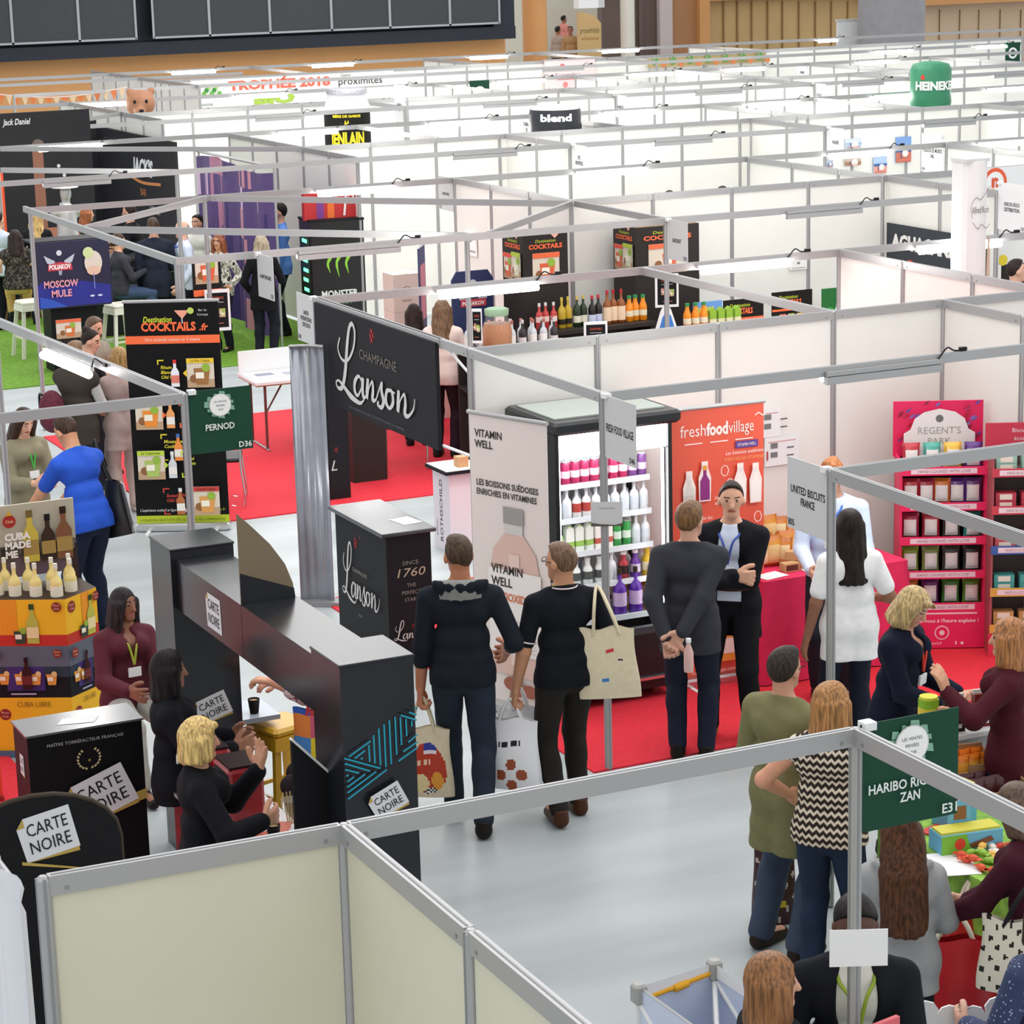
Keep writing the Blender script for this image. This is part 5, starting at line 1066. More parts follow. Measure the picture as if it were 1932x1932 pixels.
t = thing('coffee_bar', 'red fronted coffee bar under the arch with white worktop', 'bar', (-3.02, -3.45, 0)); MB().box((.0, 0, .365), (.32, 1.3, .73), REDM).build('body', t); MB().box((0, 0, .739), (.40, 1.36, .02), PAPER).build('worktop', t)
t = thing('slanted_black_board', 'black slanted board with pale edge leaning at the front arch column', 'board', (-3.12, -4.62, 0)); mb = MB(); mb.prism([(0, 0), (.26, 0), (.26, 1.22), (0, 1.5)], None, .03, mc('101013'), (Vector((0, 0, 0)), Vector((1, 0, 0)), Vector((0, 0, 1)), Vector((0, -1, 0)))); mb.build('board', t); MB().bar((0, -.015, 1.505), (.26, -.015, 1.225), .034, .012, GREYP).build('edge_strip', t); MB().box((.13, .15, .3), (.2, .25, .6), mc('101013')).build('stand_foot', t)
def cup(label, x, y, z, col='1c1a1a', top='c8a878', r=.037, h=.09, group=None):
    t = thing('paper_cup', label, 'cup', (x, y, z), 0, group); MB().lathe([(r*.72, 0), (r, h), (r*.92, h), (r*.9, h*.85)], mc(col)).build('cup_body', t); MB().lathe([(r*.9, h*.86), (r*.9, h*.87)], mc(top)).build('drink', t)
q = W(410/1, 1335, .75)
t = thing('side_table', 'small table with grey top behind the arch column', 'table', (-2.5, -1.85, 0)); MB().box((0, 0, .74), (.5, .36, .03), mc('aab4c0', .25)).build('top', t); MB().lathe([(.03, .02), (.03, .73)], BLACK).build('leg', t); MB().lathe([(.18, 0), (.18, .02), (.04, .035)], BLACK).build('foot', t)
cup('black paper cup on the small grey table behind the arch', -2.38, -1.93, .755); cup('white paper cup on the small grey table behind the arch', -2.48, -1.84, .755, 'd8d8d8', '6a4a30')
cup('black paper cup on the coffee bar beside the slanted board', -3.02, -4.02, .75); cup('white cup on the coffee bar near the red machines', -2.86, -2.92, .75, 'd8d8d8', '6a4a30')
t = thing('glass_jar', 'glass jar holding sticks on the coffee bar', 'jar', (-2.86, -3.86, .75)); MB().lathe([(.05, 0), (.055, .02), (.055, .15)], GLASS).build('glass', t); mb = MB(); [mb.tube([(.01*i-.02, 0, .01), (.02*i-.04, .01, .19)], .004, mc('c8a860'), 4) for i in range(5)]; mb.build('sticks', t)
for i, (x, y, c) in enumerate(((-3.1, -3.98, 'd8604a'), (-2.95, -3.9, 'e0806a'))): tag(MB().box((x, y, .763), (.16, .1, .025), mc(c), rz=i).build('snack_packet'), 'orange red packet on the coffee bar, %s' % ('left one', 'right one')[i], 'packet')
tag(MB().box((-3.55, -5.0, 1.02), (.5, .3, .02), PAPER).build('white_tray'), 'white tray edge showing over the near partition below the blonde woman', 'tray'); t = thing('tray_stand', 'black box stand under the white tray', 'stand', (-3.55, -5.0, 0)); MB().box((0, 0, .5), (.4, .26, 1.0), mc('141416')).build('body', t); MB().box((0, 0, 1.004), (.44, .28, .01), mc('2a2a2c')).build('top', t)
def stool(label, x, y, h, col, rz=0.0):
    t = thing('bar_stool', label, 'stool', (x, y, 0), rz); mt = mc(col, .35); mb = MB().box((0, 0, h-.03), (.31, .31, .06), mt, bev=.02); mb.box((0, 0, h-.09), (.33, .33, .08), mt, taper=.94); mb.build('seat', t)
    for sx in (1, -1):
        for sy in (1, -1): mb = MB(); mb.bar((.13*sx, .13*sy, h-.1), (.20*sx, .20*sy, 0), .045, .03, mt); mb.build('leg', t)
    k = .165; mb = MB(); z = h*.36
    for a, b in (((k, k), (k, -k)), ((k, -k), (-k, -k)), ((-k, -k), (-k, k)), ((-k, k), (k, k))): mb.bar((*a, z), (*b, z), .018, .025, mt)
    mb.build('foot_ring', t)
stool('mustard yellow metal stool standing in the arch opening', -2.22, -1.93, .68, 'd8a82a', .3); stool('cream metal bar stool under the woman in the fur vest', 1.02, 16.35, .76, 'e4e2d4', .1); stool('cream metal bar stool behind the cocktail roll up banner', 1.95, 15.35, .76, 'e4e2d4', .2)
# --- rum display
t = thing('rum_display', 'tiered cardboard display in yellow, red and dark blue with a skyline header', 'display stand', (-3.0, 0, 0)); HX = [(0, 0), (.27, .20), (.24, .52), (-.42, .62), (-.50, .28)]
YEL = mc('f0b818'); RDC = mc('c02a1a'); 
def tier(z0, z1, cols, deco, name):
    mb = MB(); k = len(HX)
    for i in range(k):
        a, b = HX[i], HX[(i+1) % k]; mb.add([(*a, z0), (*b, z0), (*b, z1), (*a, z1)], [[0, 1, 2, 3]], cols)
    mb.add([(*q, z1) for q in HX], [list(range(k))], mc('3a2a20')); 
    fl = Face(mb, (HX[4][0], HX[4][1], z0), (HX[0][0]-HX[4][0], HX[0][1]-HX[4][1], 0), (0, 0, 1), .0015); wl = math.hypot(HX[4][0], HX[4][1]); fr_ = Face(mb, (0, 0, z0), (HX[1][0], HX[1][1], 0), (0, 0, 1), .0015); wr = math.hypot(*HX[1]); deco(fl, wl, z1-z0, 1); deco(fr_, wr, z1-z0, 0); mb.build(name, t)
def club(f, u, v, r): f.disc(u, v, r, mc('8a2018'), 14); f.text('Rhum', u, v+.006, r*.4, mc('e8c8a0')); f.text('Club', u, v-r*.5, r*.4, mc('e8c8a0'))
def d_yellow(f, w_, h, big): f.rect(0, 0, w_, h*.24, RDC); f.rect(w_*.22 if big else w_*.5, h*.24, w_*.42 if big else w_*.75, h, mc('e8941a')); club(f, w_*(.12 if big else .18), h*.8, .04); fbottle(f, w_*.6 if big else w_*.75, h*.06, h*.85, 'b8b84a', '2a4a2a', 'e8d8a0'); fglass(f, w_*.45 if big else w_*.5, h*.06, h*.34, '3a4a3a'); club(f, w_*.9, h*.85, .034)
def d_dark(f, w_, h, big):
    f.rect(0, h*.55, w_, h, mc('5a6472')); f.rect(0, h*.4, w_, h*.6, mc('343e4a')); f.rect(w_*.25, h*.14, w_*.7, h*.6, mc('3a2470'))
    for i in range(4 if big else 2): fglass(f, w_*(.22+.19*i), h*.26, h*.26, 'e0983a', 'e0c080')
    fbottle(f, w_*.5, h*.18, h*.62, '3a1a1a', '2a1010', '6a1a1a'); f.rect(w_*.3, h*.08, w_*.6, h*.11, mc('b0a8c8')); club(f, w_*.14, h*.84, .036); club(f, w_*.88, h*.88, .03)
def d_base(f, w_, h, big): club(f, w_*.2, h*.72, .04); f.text('CUBA LIBRE', w_*.55, h*.85, .035, mc('8a6a10'), wid=w_*.4); fbottle(f, w_*.7, h*.1, h*.5, '2a2018', '1a1010', '8a2018'); f.rect(0, 0, w_, h*.12, mc('4a6a8a'))
tier(.0, .42, YEL, d_base, 'base_tier'); tier(.42, .78, mc('161a20'), d_dark, 'middle_tier'); tier(.78, 1.10, YEL, d_yellow, 'top_tier')
mb = MB(); k = len(HX); mb.add([(*q, 1.02) for q in HX], [list(range(k))], mc('2a1c14')); mb.build('bottle_tray', t)
mb = MB().box((-.09, .53, 1.41), (.66, .02, .50), mc('b4ad98')); mb.box((-.41, .53, 1.1), (.04, .03, .5), mc('3a2c28')); mb.box((.225, .53, 1.1), (.04, .03, .5), mc('3a2c28')); f = Face(mb, (-.42, .5195, 1.16), (1, 0, 0), (0, 0, 1), .0012); f.rect(0, 0, .66, .22, mc('5a5048')); f.poly([(0, .05), (.3, .14), (.66, .06), (.66, 0), (0, 0)], mc('6a5460'))
for i in range(26): x = .02+i*.024; f.rect(x, .16, x+.02, .2+.05*random.random(), mc(('4a463e', '6a6254', '3a3830')[i % 3]))
for u, c, cp, hh in ((.34, 'c8b040', '6a5a20', .36), (.46, '3a2a20', '1a1410', .32), (.57, '7a4a2a', '2a1c14', .36)): fbottle(f, u, .1, hh, c, cp, 'a08040')
f.disc(.2, .4, .045, mc('a02018')); f.text('Club', .2, .39, .02, mc('f0d0a0')); f.poly([(.18, .44), (.22, .44), (.2, .48)], mc('c8a020'))
for i, s in enumerate(('CUBA', 'MADE', 'ME')): f.text(s, .16, .27-i*.06, .045, mc('e8e4dc'), 'l', bold=.05)
mb.build('header_card', t)
rumb = proto_bottle('rum_bottle', .042, .30, 'd8c890', 'd8d4c8', 'f0e8d0', (.25, .5), neck=.32, nk=.74)
rumb.data.materials[0] = M('pale_rum_glass', (.78, .62, .22), .15); rumb.data.materials[1] = mc('e4e0d0')
for i, (x, y) in enumerate(((-.36, .36), (-.26, .28), (-.14, .2), (-.02, .12), (.1, .2), (-.28, .46), (-.14, .38), (-.0, .30), (.13, .34))):
    place(rumb, (-3+x, y, 1.022), 'clear pale gold rum bottle in the yellow display tray, %s row, %s from the left' % (('front', 'back')[i//5], ORD[i % 5]), 'bottle', 'rum bottles in the yellow display')
t = thing('red_display_panel', 'orange red panel edge at far left beside the rum display', 'panel', (-3.9, -.6, 0)); MB().box((0, 0, .65), (.5, .04, 1.3), mc('e0482a')).build('panel', t); MB().box((0, .1, .02), (.5, .3, .04), mc('8a2018')).build('foot', t)
# --- candy booth
GRC = M('grass_print_cloth', (.22, .42, .05), .8, var=.35, scale=16)
cloth_table('table under a bright green grass print cloth covered with sweets', 'table', -.21, -6.95, .62, -5.42, .78, GRC, .012)
CT = .783
tag(MB().box((W(1798, 1630, CT).x, W(1798, 1630, CT).y, CT), (.21, .3, .002), PAPER, rz=-.35).build('paper_sheet'), 'white printed sheet on the green candy table by the girl', 'paper')
def sweetbox(label, x, y, w_, d, h, c1, c2, rz):
    t = thing('sweet_box', label, 'box', (x, y, CT), rz); mb = MB().box((0, 0, h/2), (w_, d, h), mc(c1)); f = Face(mb, (-w_/2, -d/2-.0005, 0), (1, 0, 0), (0, 0, 1)); f.poly([(0, 0), (w_*.5, 0), (w_*.4, h), (0, h)], mc(c2)); f.disc(w_*.3, h*.5, h*.3, mc('d8402a')); f.poly([(w_*.5, h*.2), (w_*.85, h*.5), (w_*.8, h*.75), (w_*.45, h*.45)], mc('7a4a2a')); mb.build('carton', t)
    mb = MB().box((0, 0, h+.006), (w_*.96, d*.8, .012), mc('c8c040')); mb.build('wrapped_sweets', t)
    mb = MB().box((0, d/2, h+.06), (w_*.35, .006, .13), mc(c1)); mb.box((0, d/2-.004, h+.06), (w_*.2, .003, .07), mc('8a5a34')); mb.build('back_flap', t)
sweetbox('blue and green sweet box, nearest one on the green candy table', W(1822, 1592, .8).x, W(1822, 1592, .8).y, .34, .14, .10, '6ab0d0', '7ab83a', -.15); sweetbox('tall blue sweet box standing behind the green sign', W(1800, 1545, .8).x, W(1800, 1545, .8).y, .2, .12, .2, '6ab0d0', '8ac0d8', .1)
t = thing('sweet_box', 'small green and orange box at the right of the candy table', 'box', (.45, -5.75, CT), .2); MB().box((0, 0, .05), (.14, .1, .1), mc('4a9a3a')).build('carton', t); MB().box((0, 0, .105), (.13, .09, .012), mc('d88a3a')).build('lid', t)
tag(MB().box((.02, -5.66, CT+.003), (.2, .14, .008), mc('d03a34'), rz=.3).build('red_leaflet'), 'red leaflet lying beside the sweet boxes', 'leaflet')
sw = {}
for i in range(30):
    c = ('d8502a', '8ab83a', 'e0b050', 'e8e4d8', 'c8402a')[i % 5]
    if c not in sw: o = MB().ell((0, 0, .018), (.032, .022, .018), mc(c), 8, 5).box((.036, 0, .018), (.02, .03, .004), mc(c)).box((-.036, 0, .018), (.02, .03, .004), mc(c)).build('wrapped_sweet'); COL.objects.unlink(o); sw[c] = o
    HW_ = W(1886, 1622, .79); x = HW_.x-.12+.062*(i % 5)+random.uniform(-.02, .02); y = HW_.y-.30+.062*(i//5)+random.uniform(-.015, .015)
    place(sw[c], (x-.02, y+.12, CT+(.0 if i % 3 else .02)), 'wrapped sweet in the heap on the green candy table', 'sweet', 'loose wrapped sweets on the green table', rz=random.uniform(0, 3))
def crate(label, x, y, z, c, fill, rz, stand=None):
    t = thing('cardboard_tray', label, 'tray', (x, y, z), rz); mt = M('kraft_card', (.42, .25, .12), .7); mb = MB().box((0, 0, .006), (.34, .24, .012), mt)
    for dx, dy, w_, d in ((.17, 0, .008, .24), (-.17, 0, .008, .24)): mb.box((dx, dy, .07), (w_, d, .14), mt)
    mb.box((0, .12, .08), (.34, .008, .16), mt); mb.box((0, -.12, .04), (.34, .008, .08), mt); mb.build('tray', t); return t
TA, TB = W(1812, 1470, .72), W(1862, 1508, .66); crate('kraft tray filled with orange sweet bags behind the green sign', TA.x, TA.y, .72, 0, 0, -.25); crate('dark kraft tray of brown sweet bags beside the orange tray', TB.x, TB.y, .66, 0, 0, -.3)
t = thing('low_stand', 'low grey stand carrying the two kraft trays', 'stand', ((TA.x+TB.x)/2, (TA.y+TB.y)/2, 0)); MB().box((0, 0, .32), (.6, .34, .64), mc('6a6a66')).build('body', t); MB().box((0, 0, .649), (.64, .36, .018), mc('8a8a86')).build('top', t)
for i in range(14):
    c = 'e07818' if i < 8 else '4a1a20'
    key = 'bg'+c
    if key not in sw: o = proto_bag('sweet_bag', .11, .14, .05, c, 'e8a030' if c[0] == 'e' else None); sw[key] = o
    b = i if i < 8 else i-8; bx_, by_ = (TA.x, TA.y) if i < 8 else (TB.x, TB.y)
    place(sw[key], (bx_-.11+.074*(b % 4), by_-.05+.09*(b//4), .735 if i < 8 else .675), '%s sweet bag in the %s kraft tray' % (('orange', 'orange') if i < 8 else ('dark brown', 'darker')), 'sweet bag', 'orange bags in the kraft tray' if i < 8 else 'brown bags in the darker kraft tray', rz=-.2)
t = thing('white_counter', 'white topped grey counter in the snack booth carrying a green tin', 'counter', (.98, -4.55, 0)); MB().box((0, 0, .44), (.9, .36, .88), M('light_grey_front', (.42, .42, .42), .6)).build('body', t); MB().box((0, 0, .89), (.96, .42, .025), PAPER).build('top', t)
t = thing('crisp_tin', 'green and yellow tall tin on the white counter', 'tin', (.66, -4.62, .903)); MB().lathe([(.05, 0), (.05, .2)], mc('8ab82a', .35), sq=4).lathe([(.0505, .06), (.0505, .15)], mc('e0c83a'), sq=4).build('tin_body', t); MB().lathe([(.052, .2), (.052, .215)], mc('d8d84a')).build('lid', t)
for lab, x, c, c2 in (('dark brown stand up pouch on the white counter', .80, '2a1814', '8a5a34'), ('dark red stand up pouch on the white counter', 1.0, '7a1a18', 'b8503a')):
    t = thing('pouch', lab, 'pouch', (x, -4.66, .903), -.2); mb = MB(); mb.prism([(-.06, -.03), (.06, -.03), (.06, .03), (-.06, .03)], (0, 0, 0), .02, mc(c)); mb.box((0, 0, .1), (.125, .05, .18), mc(c, .35), taper=.93); mb.box((0, 0, .2), (.12, .012, .03), mc('d8d4cc')); f = Face(mb, (-.06, -.0265, 0), (1, 0, 0), (0, 0, 1)); f.rect(.02, .09, .1, .13, mc(c2)); f.rect(.03, .15, .09, .165, mc('d8ccb8')); f.rect(.05, .02, .1, .045, mc('e0e0dc')); mb.build('pouch_body', t)
tag(MB().box((.9, -4.5, .97), (.08, .05, .13), PAPER).build('white_box'), 'small white box between the two pouches', 'box')
# --- pop-up frame, cut-out, curtain
t = thing('popup_counter', 'pale blue fabric pop up counter with white struts and a yellow bar', 'counter', (-2.49, -7.04, 0), -.0)
FAB = M('pale_blue_fabric', (.62, .69, .86), .7, var=.06, scale=4); A_, B_, C_, D_ = (0, 0), (.40, .06), (.42, -.62), (.02, -.66); hz = 1.0
for a, b, nm in ((B_, C_, 'side'), (A_, B_, 'back'), (D_, A_, 'left')):
    mb = MB(); mb.add([(*a, .02), (*b, .02), (*b, hz), (*a, hz)], [[0, 1, 2, 3]], FAB);  d = Vector((b[0]-a[0], b[1]-a[1], 0)); n_ = Vector((d.y, -d.x, 0)).normalized()*.006
    mb.add([(a[0]+n_.x, a[1]+n_.y, hz-.05), (b[0]+n_.x, b[1]+n_.y, hz-.05), (b[0]+n_.x, b[1]+n_.y, hz+.012), (a[0]+n_.x, a[1]+n_.y, hz+.012)], [[0, 1, 2, 3]], PAPER); mb.build('fabric_panel', t)
for a in (A_, B_, C_, D_):
    o = MB().tube([(*a, 0), (*a, hz-.04)], .014, WHITE, 8).build('post', t); MB().box((a[0], a[1], hz-.02), (.06, .06, .09), mc('a8a8a4'), bev=.01).build('corner_joint', o)
MB().tube([(A_[0]+.03, A_[1], hz-.05), (B_[0]-.03, B_[1]-.01, hz-.03)], .011, mc('e8a818')).tube([(.18, .02, hz-.045), (.25, .03, hz-.04)], .018, mc('e8a818')).build('yellow_bar', t)
for a, b in ((A_, C_), (B_, D_), (B_, C_), (A_, D_)): MB().tube([(*a, hz-.06), (*b, hz-.45)], .012, WHITE, 8).build('strut', t)
t = thing('scalloped_cutout', 'white scalloped card cut out at the bottom beside the kneeling shopping bags', 'display', (W(1668, 1935, .95).x, W(1668, 1935, .95).y, 0), -.35)
mb = MB(); P = [(0, 0), (.62, 0)]+[(.62-.0*i, .9) for i in range(1)]+[q for i in range(6) for q in [(.62-.1*i-.05+.055*math.cos(a), .98+.02*math.sin(i*2)+.05*math.sin(a)) for a in (0.2, .9, 1.57, 2.2, 2.9)]]+[(0, .95)]
mb.prism(P, None, .01, PAPER, (Vector((0, 0, 0)), Vector((1, 0, 0)), Vector((0, 0, 1)), Vector((0, -1, 0)))); f = Face(mb, (0, -.011, 0), (1, 0, 0), (0, 0, 1)); f.rect(.02, .6, .12, .9, mc('3a4aa0')); mb.build('card', t); MB().box((.31, .12, .45), (.5, .02, .9), GREYP).build('prop', t)
t = thing('white_curtain', 'white gathered curtain hanging at the left edge of the nearest partition', 'curtain', (-5.32, -8.3, 0)); mb = MB(); vs = []; n = 46; CURT = M('white_curtain_cloth', (.72, .73, .77), .8)
for z, am in ((.02, .05), (1.2, .045), (2.36, .03), (2.40, .014), (2.44, .03), (2.47, .02)):
    for i in range(n): vs.append((am*math.sin(i*.95+.5*math.sin(i*.3))-.03, i*.045, z))
mb.add(vs, [[L*n+i, (L+1)*n+i, (L+1)*n+i+1, L*n+i+1] for L in range(5) for i in range(n-1)], CURT, True); mb.build('drape', t); MB().tube([(-.02, .15, 2.43), (-.02, 2.0, 2.43)], .018, ALU).build('rod', t)
# --- folding table, chairs, papers
t = thing('folding_table', 'white topped folding table with brown legs on the red carpet', 'table', (1.46, 8.75, 0), -.05); MB().box((.7, .35, .745), (1.4, .7, .03), PAPER).box((.7, .35, .725), (1.38, .68, .02), mc('a87848')).build('top', t); BR = mc('6a4038', .4)
for x in (.12, 1.28):
    for y in (.08, .62): MB().tube([(x, y, .72), (x, y, .02)], .016, BR, 6).build('leg', t)
    MB().tube([(x, .0, .02), (x, .7, .02)], .016, CHROME, 6).build('foot_bar', t); MB().tube([(x, .1, .4), (x+(.3 if x < .5 else -.3), .35, .71)], .01, BR, 6).build('brace', t)
t = thing('plan_board', 'white printed display board lying open on the folding table', 'board', (1.5, 9.1, .762)); MB().box((.35, .3, .12), (.7, .02, .24), PAPER).build('back_panel', t); mb = MB().box((.35, .08, .004), (.7, .4, .008), PAPER); Face(mb, (0, -.12, .0085), (1, 0, 0), (0, 1, 0)).rect(.1, .1, .3, .25, mc('8a8fa0')).rect(.4, .05, .6, .2, mc('a8acb8')); mb.build('base_panel', t)
def chair(label, x, y, rz):
    t = thing('tubular_chair', label, 'chair', (x, y, 0), rz); sd_ = mc('16171a', .4); MB().box((0, 0, .455), (.42, .42, .04), sd_, bev=.015).build('seat', t); mb = MB(); mb.box((0, -.21, .72), (.40, .03, .22), sd_, bev=.01); mb.build('backrest', t)
    for s in (1, -1):
        MB().tube(spline([(.21*s, -.22, .84), (.21*s, -.20, .46), (.21*s, -.23, .02), (.21*s, -.1, .015)], 4), .011, CHROME, 6).build('back_leg', t); MB().tube(spline([(.21*s, -.18, .62), (.21*s, .15, .64), (.21*s, .21, .5), (.21*s, .22, .02)], 4), .011, CHROME, 6).build('front_leg', t)
chair('black seated chrome chair beside the cocktail roll up banner', .36, 6.75, 1.2); chair('black seated chrome chair tucked at the folding table', 2.15, 8.6, .3); chair('black seated chrome chair seen under the black hanging sign', 2.55, 7.3, -.4)
t = thing('narrow_display', 'narrow white counter with sideways lettering beside the fridge post', 'counter', (1.5, 3.72, 0)); mb = MB().box((.1, .2, .36), (.3, .36, .72), mc('e4dce4')); f = Face(mb, (-.0505, .38, 0), (0, -1, 0), (0, 0, 1)); f.text('ROTHSCHILD', .2, .08, .06, mc('3a3440'), 'l', rot=math.pi/2, wid=.56); f.text('BARON', .09, .12, .03, mc('8a8490'), 'l', rot=math.pi/2); mb.build('body', t); MB().box((.1, .2, .735), (.4, .46, .03), mc('20222a')).build('top', t); MB().box((.1, .2, .752), (.38, .44, .004), PAPER).build('top_sheet', t)
tag(MB().box((1.62, 3.85, .80), (.1, .1, .09), mc('c8986a')).build('small_box'), 'small tan box on the narrow white counter', 'box')
# --- spirits booth beyond the hanging sign: dark towers, shelves, bottles
DK = M('dark_brown_display', (.028, .022, .02), .5)
def cocktail_face(f, w_, h, k=1.0, two=False):
    f.text('Destination', w_*.5, h*.86, h*.035, mc('c8d530'), wid=w_*.45, shear=.2); f.text('COCKTAILS', w_*.5, h*.79, h*.05, mc('f06a38'), wid=w_*.75, bold=.04); f.poly([(w_*.62, h*.95), (w_*.8, h*.95), (w_*.71, h*.9)], mc('e8b098'))
    if two: photo(f, w_*.08, h*.42, w_*.4, h*.3, 'e05040', 'd86a50'); photo(f, w_*.52, h*.45, w_*.42, h*.3, 'b0c838', 'd8dcc0')
    else: photo(f, w_*.2, h*.38, w_*.6, h*.36, 'e8683a', 'd8603a')
def tower(label, x, y, w_, d, h, rz):
    t = thing('display_tower', label, 'display stand', (x, y, 0), rz); mb = MB().box((w_/2, d/2, h*.5), (w_, d, h), DK); f = Face(mb, (0, -.0005, h*.62), (1, 0, 0), (0, 0, 1)); cocktail_face(f, w_, h*.40); f = Face(mb, (-.0005, d, h*.62), (0, -1, 0), (0, 0, 1)); cocktail_face(f, d, h*.40, two=True); mb.build('body', t); MB().box((w_/2, d/2, h+.005), (w_*.9, d*.9, .012), M('kraft_top', (.5, .33, .2), .7)).build('top', t); return t
tower('dark cocktail display tower left of the bottle shelf', 4.0, 7.45, .52, .5, 2.25, 0); tower('dark cocktail display tower right of the bottle shelf, flag sign before it', 5.35, 7.5, .78, .5, 2.23, 0)
t = thing('bottle_shelf', 'dark shelf unit holding rows of spirits and juice bottles', 'shelf', (4.05, 7.05, 0)); MB().box((.62, .2, 1.27), (1.36, .42, .04), DK).build('shelf_board', t); MB().box((.62, .36, .62), (1.36, .06, 1.24), DK).build('back_panel', t)
for x in (.0, 1.26): MB().box((x, .2, .62), (.05, .4, 1.24), DK).build('side_panel', t)
MB().box((.62, .2, .8), (1.24, .36, .03), DK).build('shelf_board', t)
SB = 1.292
gold = proto_bottle('sparkling_bottle', .043, .32, 'b89a28', 'c8b048', '2a2418', (.12, .3), .3, .74); dg = proto_bottle('sparkling_bottle', .043, .32, '1c3018', 'c8b060', 'e0dcc8', (.14, .36), .3, .74); dk2 = proto_bottle('liqueur_bottle', .042, .31, '1a1214', 'c03040', 'c8d0e8', (.1, .36), .33, .74); wk = proto_bottle('whisky_bottle', .047, .35, '8a4a1a', 'b02030', 'ead0b0', (.08, .5), .3, .72); oj = proto_bottle('juice_bottle', .043, .27, 'e88a18', '2a8a4a', 'e8dcc0', (.2, .42), .5, .78); rdc = proto_bottle('red_bottle', .038, .28, 'b83a38', 'd8d4d0', 'e8c8c0', (.3, .5), .35, .72); cl = proto_bottle('clear_bottle', .04, .29, 'c8ccd0', 'b06a60', 'ece8e4', (.2, .5), .35, .72); dkb = proto_bottle('dark_bottle', .04, .29, '2a2428', 'c8c8cc', 'd8d0d4', (.15, .4), .35, .72)
row = [(rdc, 'red bottle', 3), (gold, 'gold sparkling bottle', 2), (dg, 'green sparkling bottle', 2), (dk2, 'dark liqueur bottle', 2), (wk, 'amber whisky bottle', 3), (oj, 'orange juice bottle', 3)]
x = 4.06
for pr, nm, n in row:
    for i in range(n): place(pr, (x, 7.22+.02*(i % 2), SB), '%s on the dark bottle shelf, %s of its kind from the left' % (nm, ORD[i]), 'bottle', 'bottles on the dark shelf top'); x += .083
    x += .012
for i in range(9): place((cl, dkb, gold)[i % 3], (4.12+.13*i, 7.2, .817), 'bottle on the lower board of the dark shelf, %s from the left' % ORD[i], 'bottle', 'bottles on the lower shelf board')
t = thing('bottle_shelf', 'low dark shelf with clear bottles in front of the left tower', 'shelf', (3.0, 6.75, 0), -.2); MB().box((.5, .2, 1.2), (1.0, .4, .04), DK).build('shelf_board', t); MB().box((.5, .38, .6), (1.0, .05, 1.2), DK).build('back_panel', t); mb = MB().box((.78, -.005, 1.19), (.45, .012, .1), mc('c8cc8a')); mb.box((.93, -.012, 1.22), (.16, .006, .18), PAPER); mb.build('price_card', t); MB().box((.5, .2, .82), (1.0, .36, .03), DK).build('shelf_board', t)
for i in range(9): 
    for r in (0, 1): place((cl, cl, dkb)[(i+r) % 3], (3.06+.108*i+.03*r, 6.78+.1*r-.2*.108*i, 1.222), 'clear spirit bottle on the low dark shelf, %s row, %s from the left' % (('front', 'back')[r], ORD[i]), 'bottle', 'clear bottles on the low dark shelf')
for i in range(8): place(dkb, (3.08+.115*i, 6.8-.2*.115*i, .837), 'dark bottle on the lower board of the low shelf, %s from the left' % ORD[i], 'bottle', 'dark bottles under the low shelf')
t = thing('drink_jar', 'big glass jar of orange drink with a green lid', 'jar', (3.2, 6.42, 1.29)); MB().lathe([(.12, 0), (.145, .04), (.15, .18), (.13, .26)], M('orange_drink', (.42, .13, .006), .3), n=18).build('drink', t); MB().lathe([(.124, -.004), (.15, .04), (.155, .19), (.115, .31), (.115, .34)], GLASS, n=18).build('glass', t); MB().lathe([(.12, .34), (.125, .4), (.1, .41)], mc('8aa888')).build('lid', t)
t = thing('jar_stand', 'dark stand under the orange drink jar', 'stand', (3.2, 6.42, 0)); MB().box((0, 0, .63), (.34, .34, 1.26), DK).build('body', t); MB().box((0, 0, 1.272), (.36, .36, .025), mc('2a2420')).build('top', t)
def framed(label, px, py, y, w_, h, fn, rz=-.3, z=None):
    q = PY(px, py, y); t = thing('framed_menu', label, 'menu', q, rz); MB().box((0, 0, 0), (w_, .02, h), PAPER).build('frame', t); mb = MB().box((0, -.0105, 0), (w_*.82, .004, h*.84), mc('17171a')); f = Face(mb, (-w_*.41, -.013, -h*.42), (1, 0, 0), (0, 0, 1)); fn(f, w_*.82, h*.84); mb.build('menu_sheet', t); MB().tube([(0, .03, -h/2), (0, .03, -q.z+.02)], .012, ALU, 6).build('stand_pole', t); MB().lathe([(.12, 0), (.12, .012), (.02, .025)], ALU_D, (0, .03, -q.z)).build('stand_base', t)
def menu(f, w_, h): f.text('COCKTAILS', w_/2, h*.82, h*.07, mc('e0603a'), wid=w_*.6); f.rect(w_*.2, h*.72, w_*.8, h*.735, mc('d0d0d0')); photo(f, w_*.18, h*.35, w_*.26, h*.25, 'c84a5a', 'd8a080'); photo(f, w_*.55, h*.3, w_*.3, h*.25, 'a8b838', 'c8cc90'); f.rect(w_*.25, h*.12, w_*.75, h*.14, mc('c86a50'))
framed('white framed menu hanging in front of the right tower post', 1258, 548, 6.25, .24, .34, menu); framed('white framed menu low in front of the bottle shelf', 1124, 640, 6.4, .24, .36, menu); framed('slim white framed menu beside the orange drink jar', 900, 615, 6.3, .1, .34, menu, -.6); framed('white framed menu on a stand beside the black cocktail banner', 411, 585, 12.5, .3, .5, menu, -.2); 
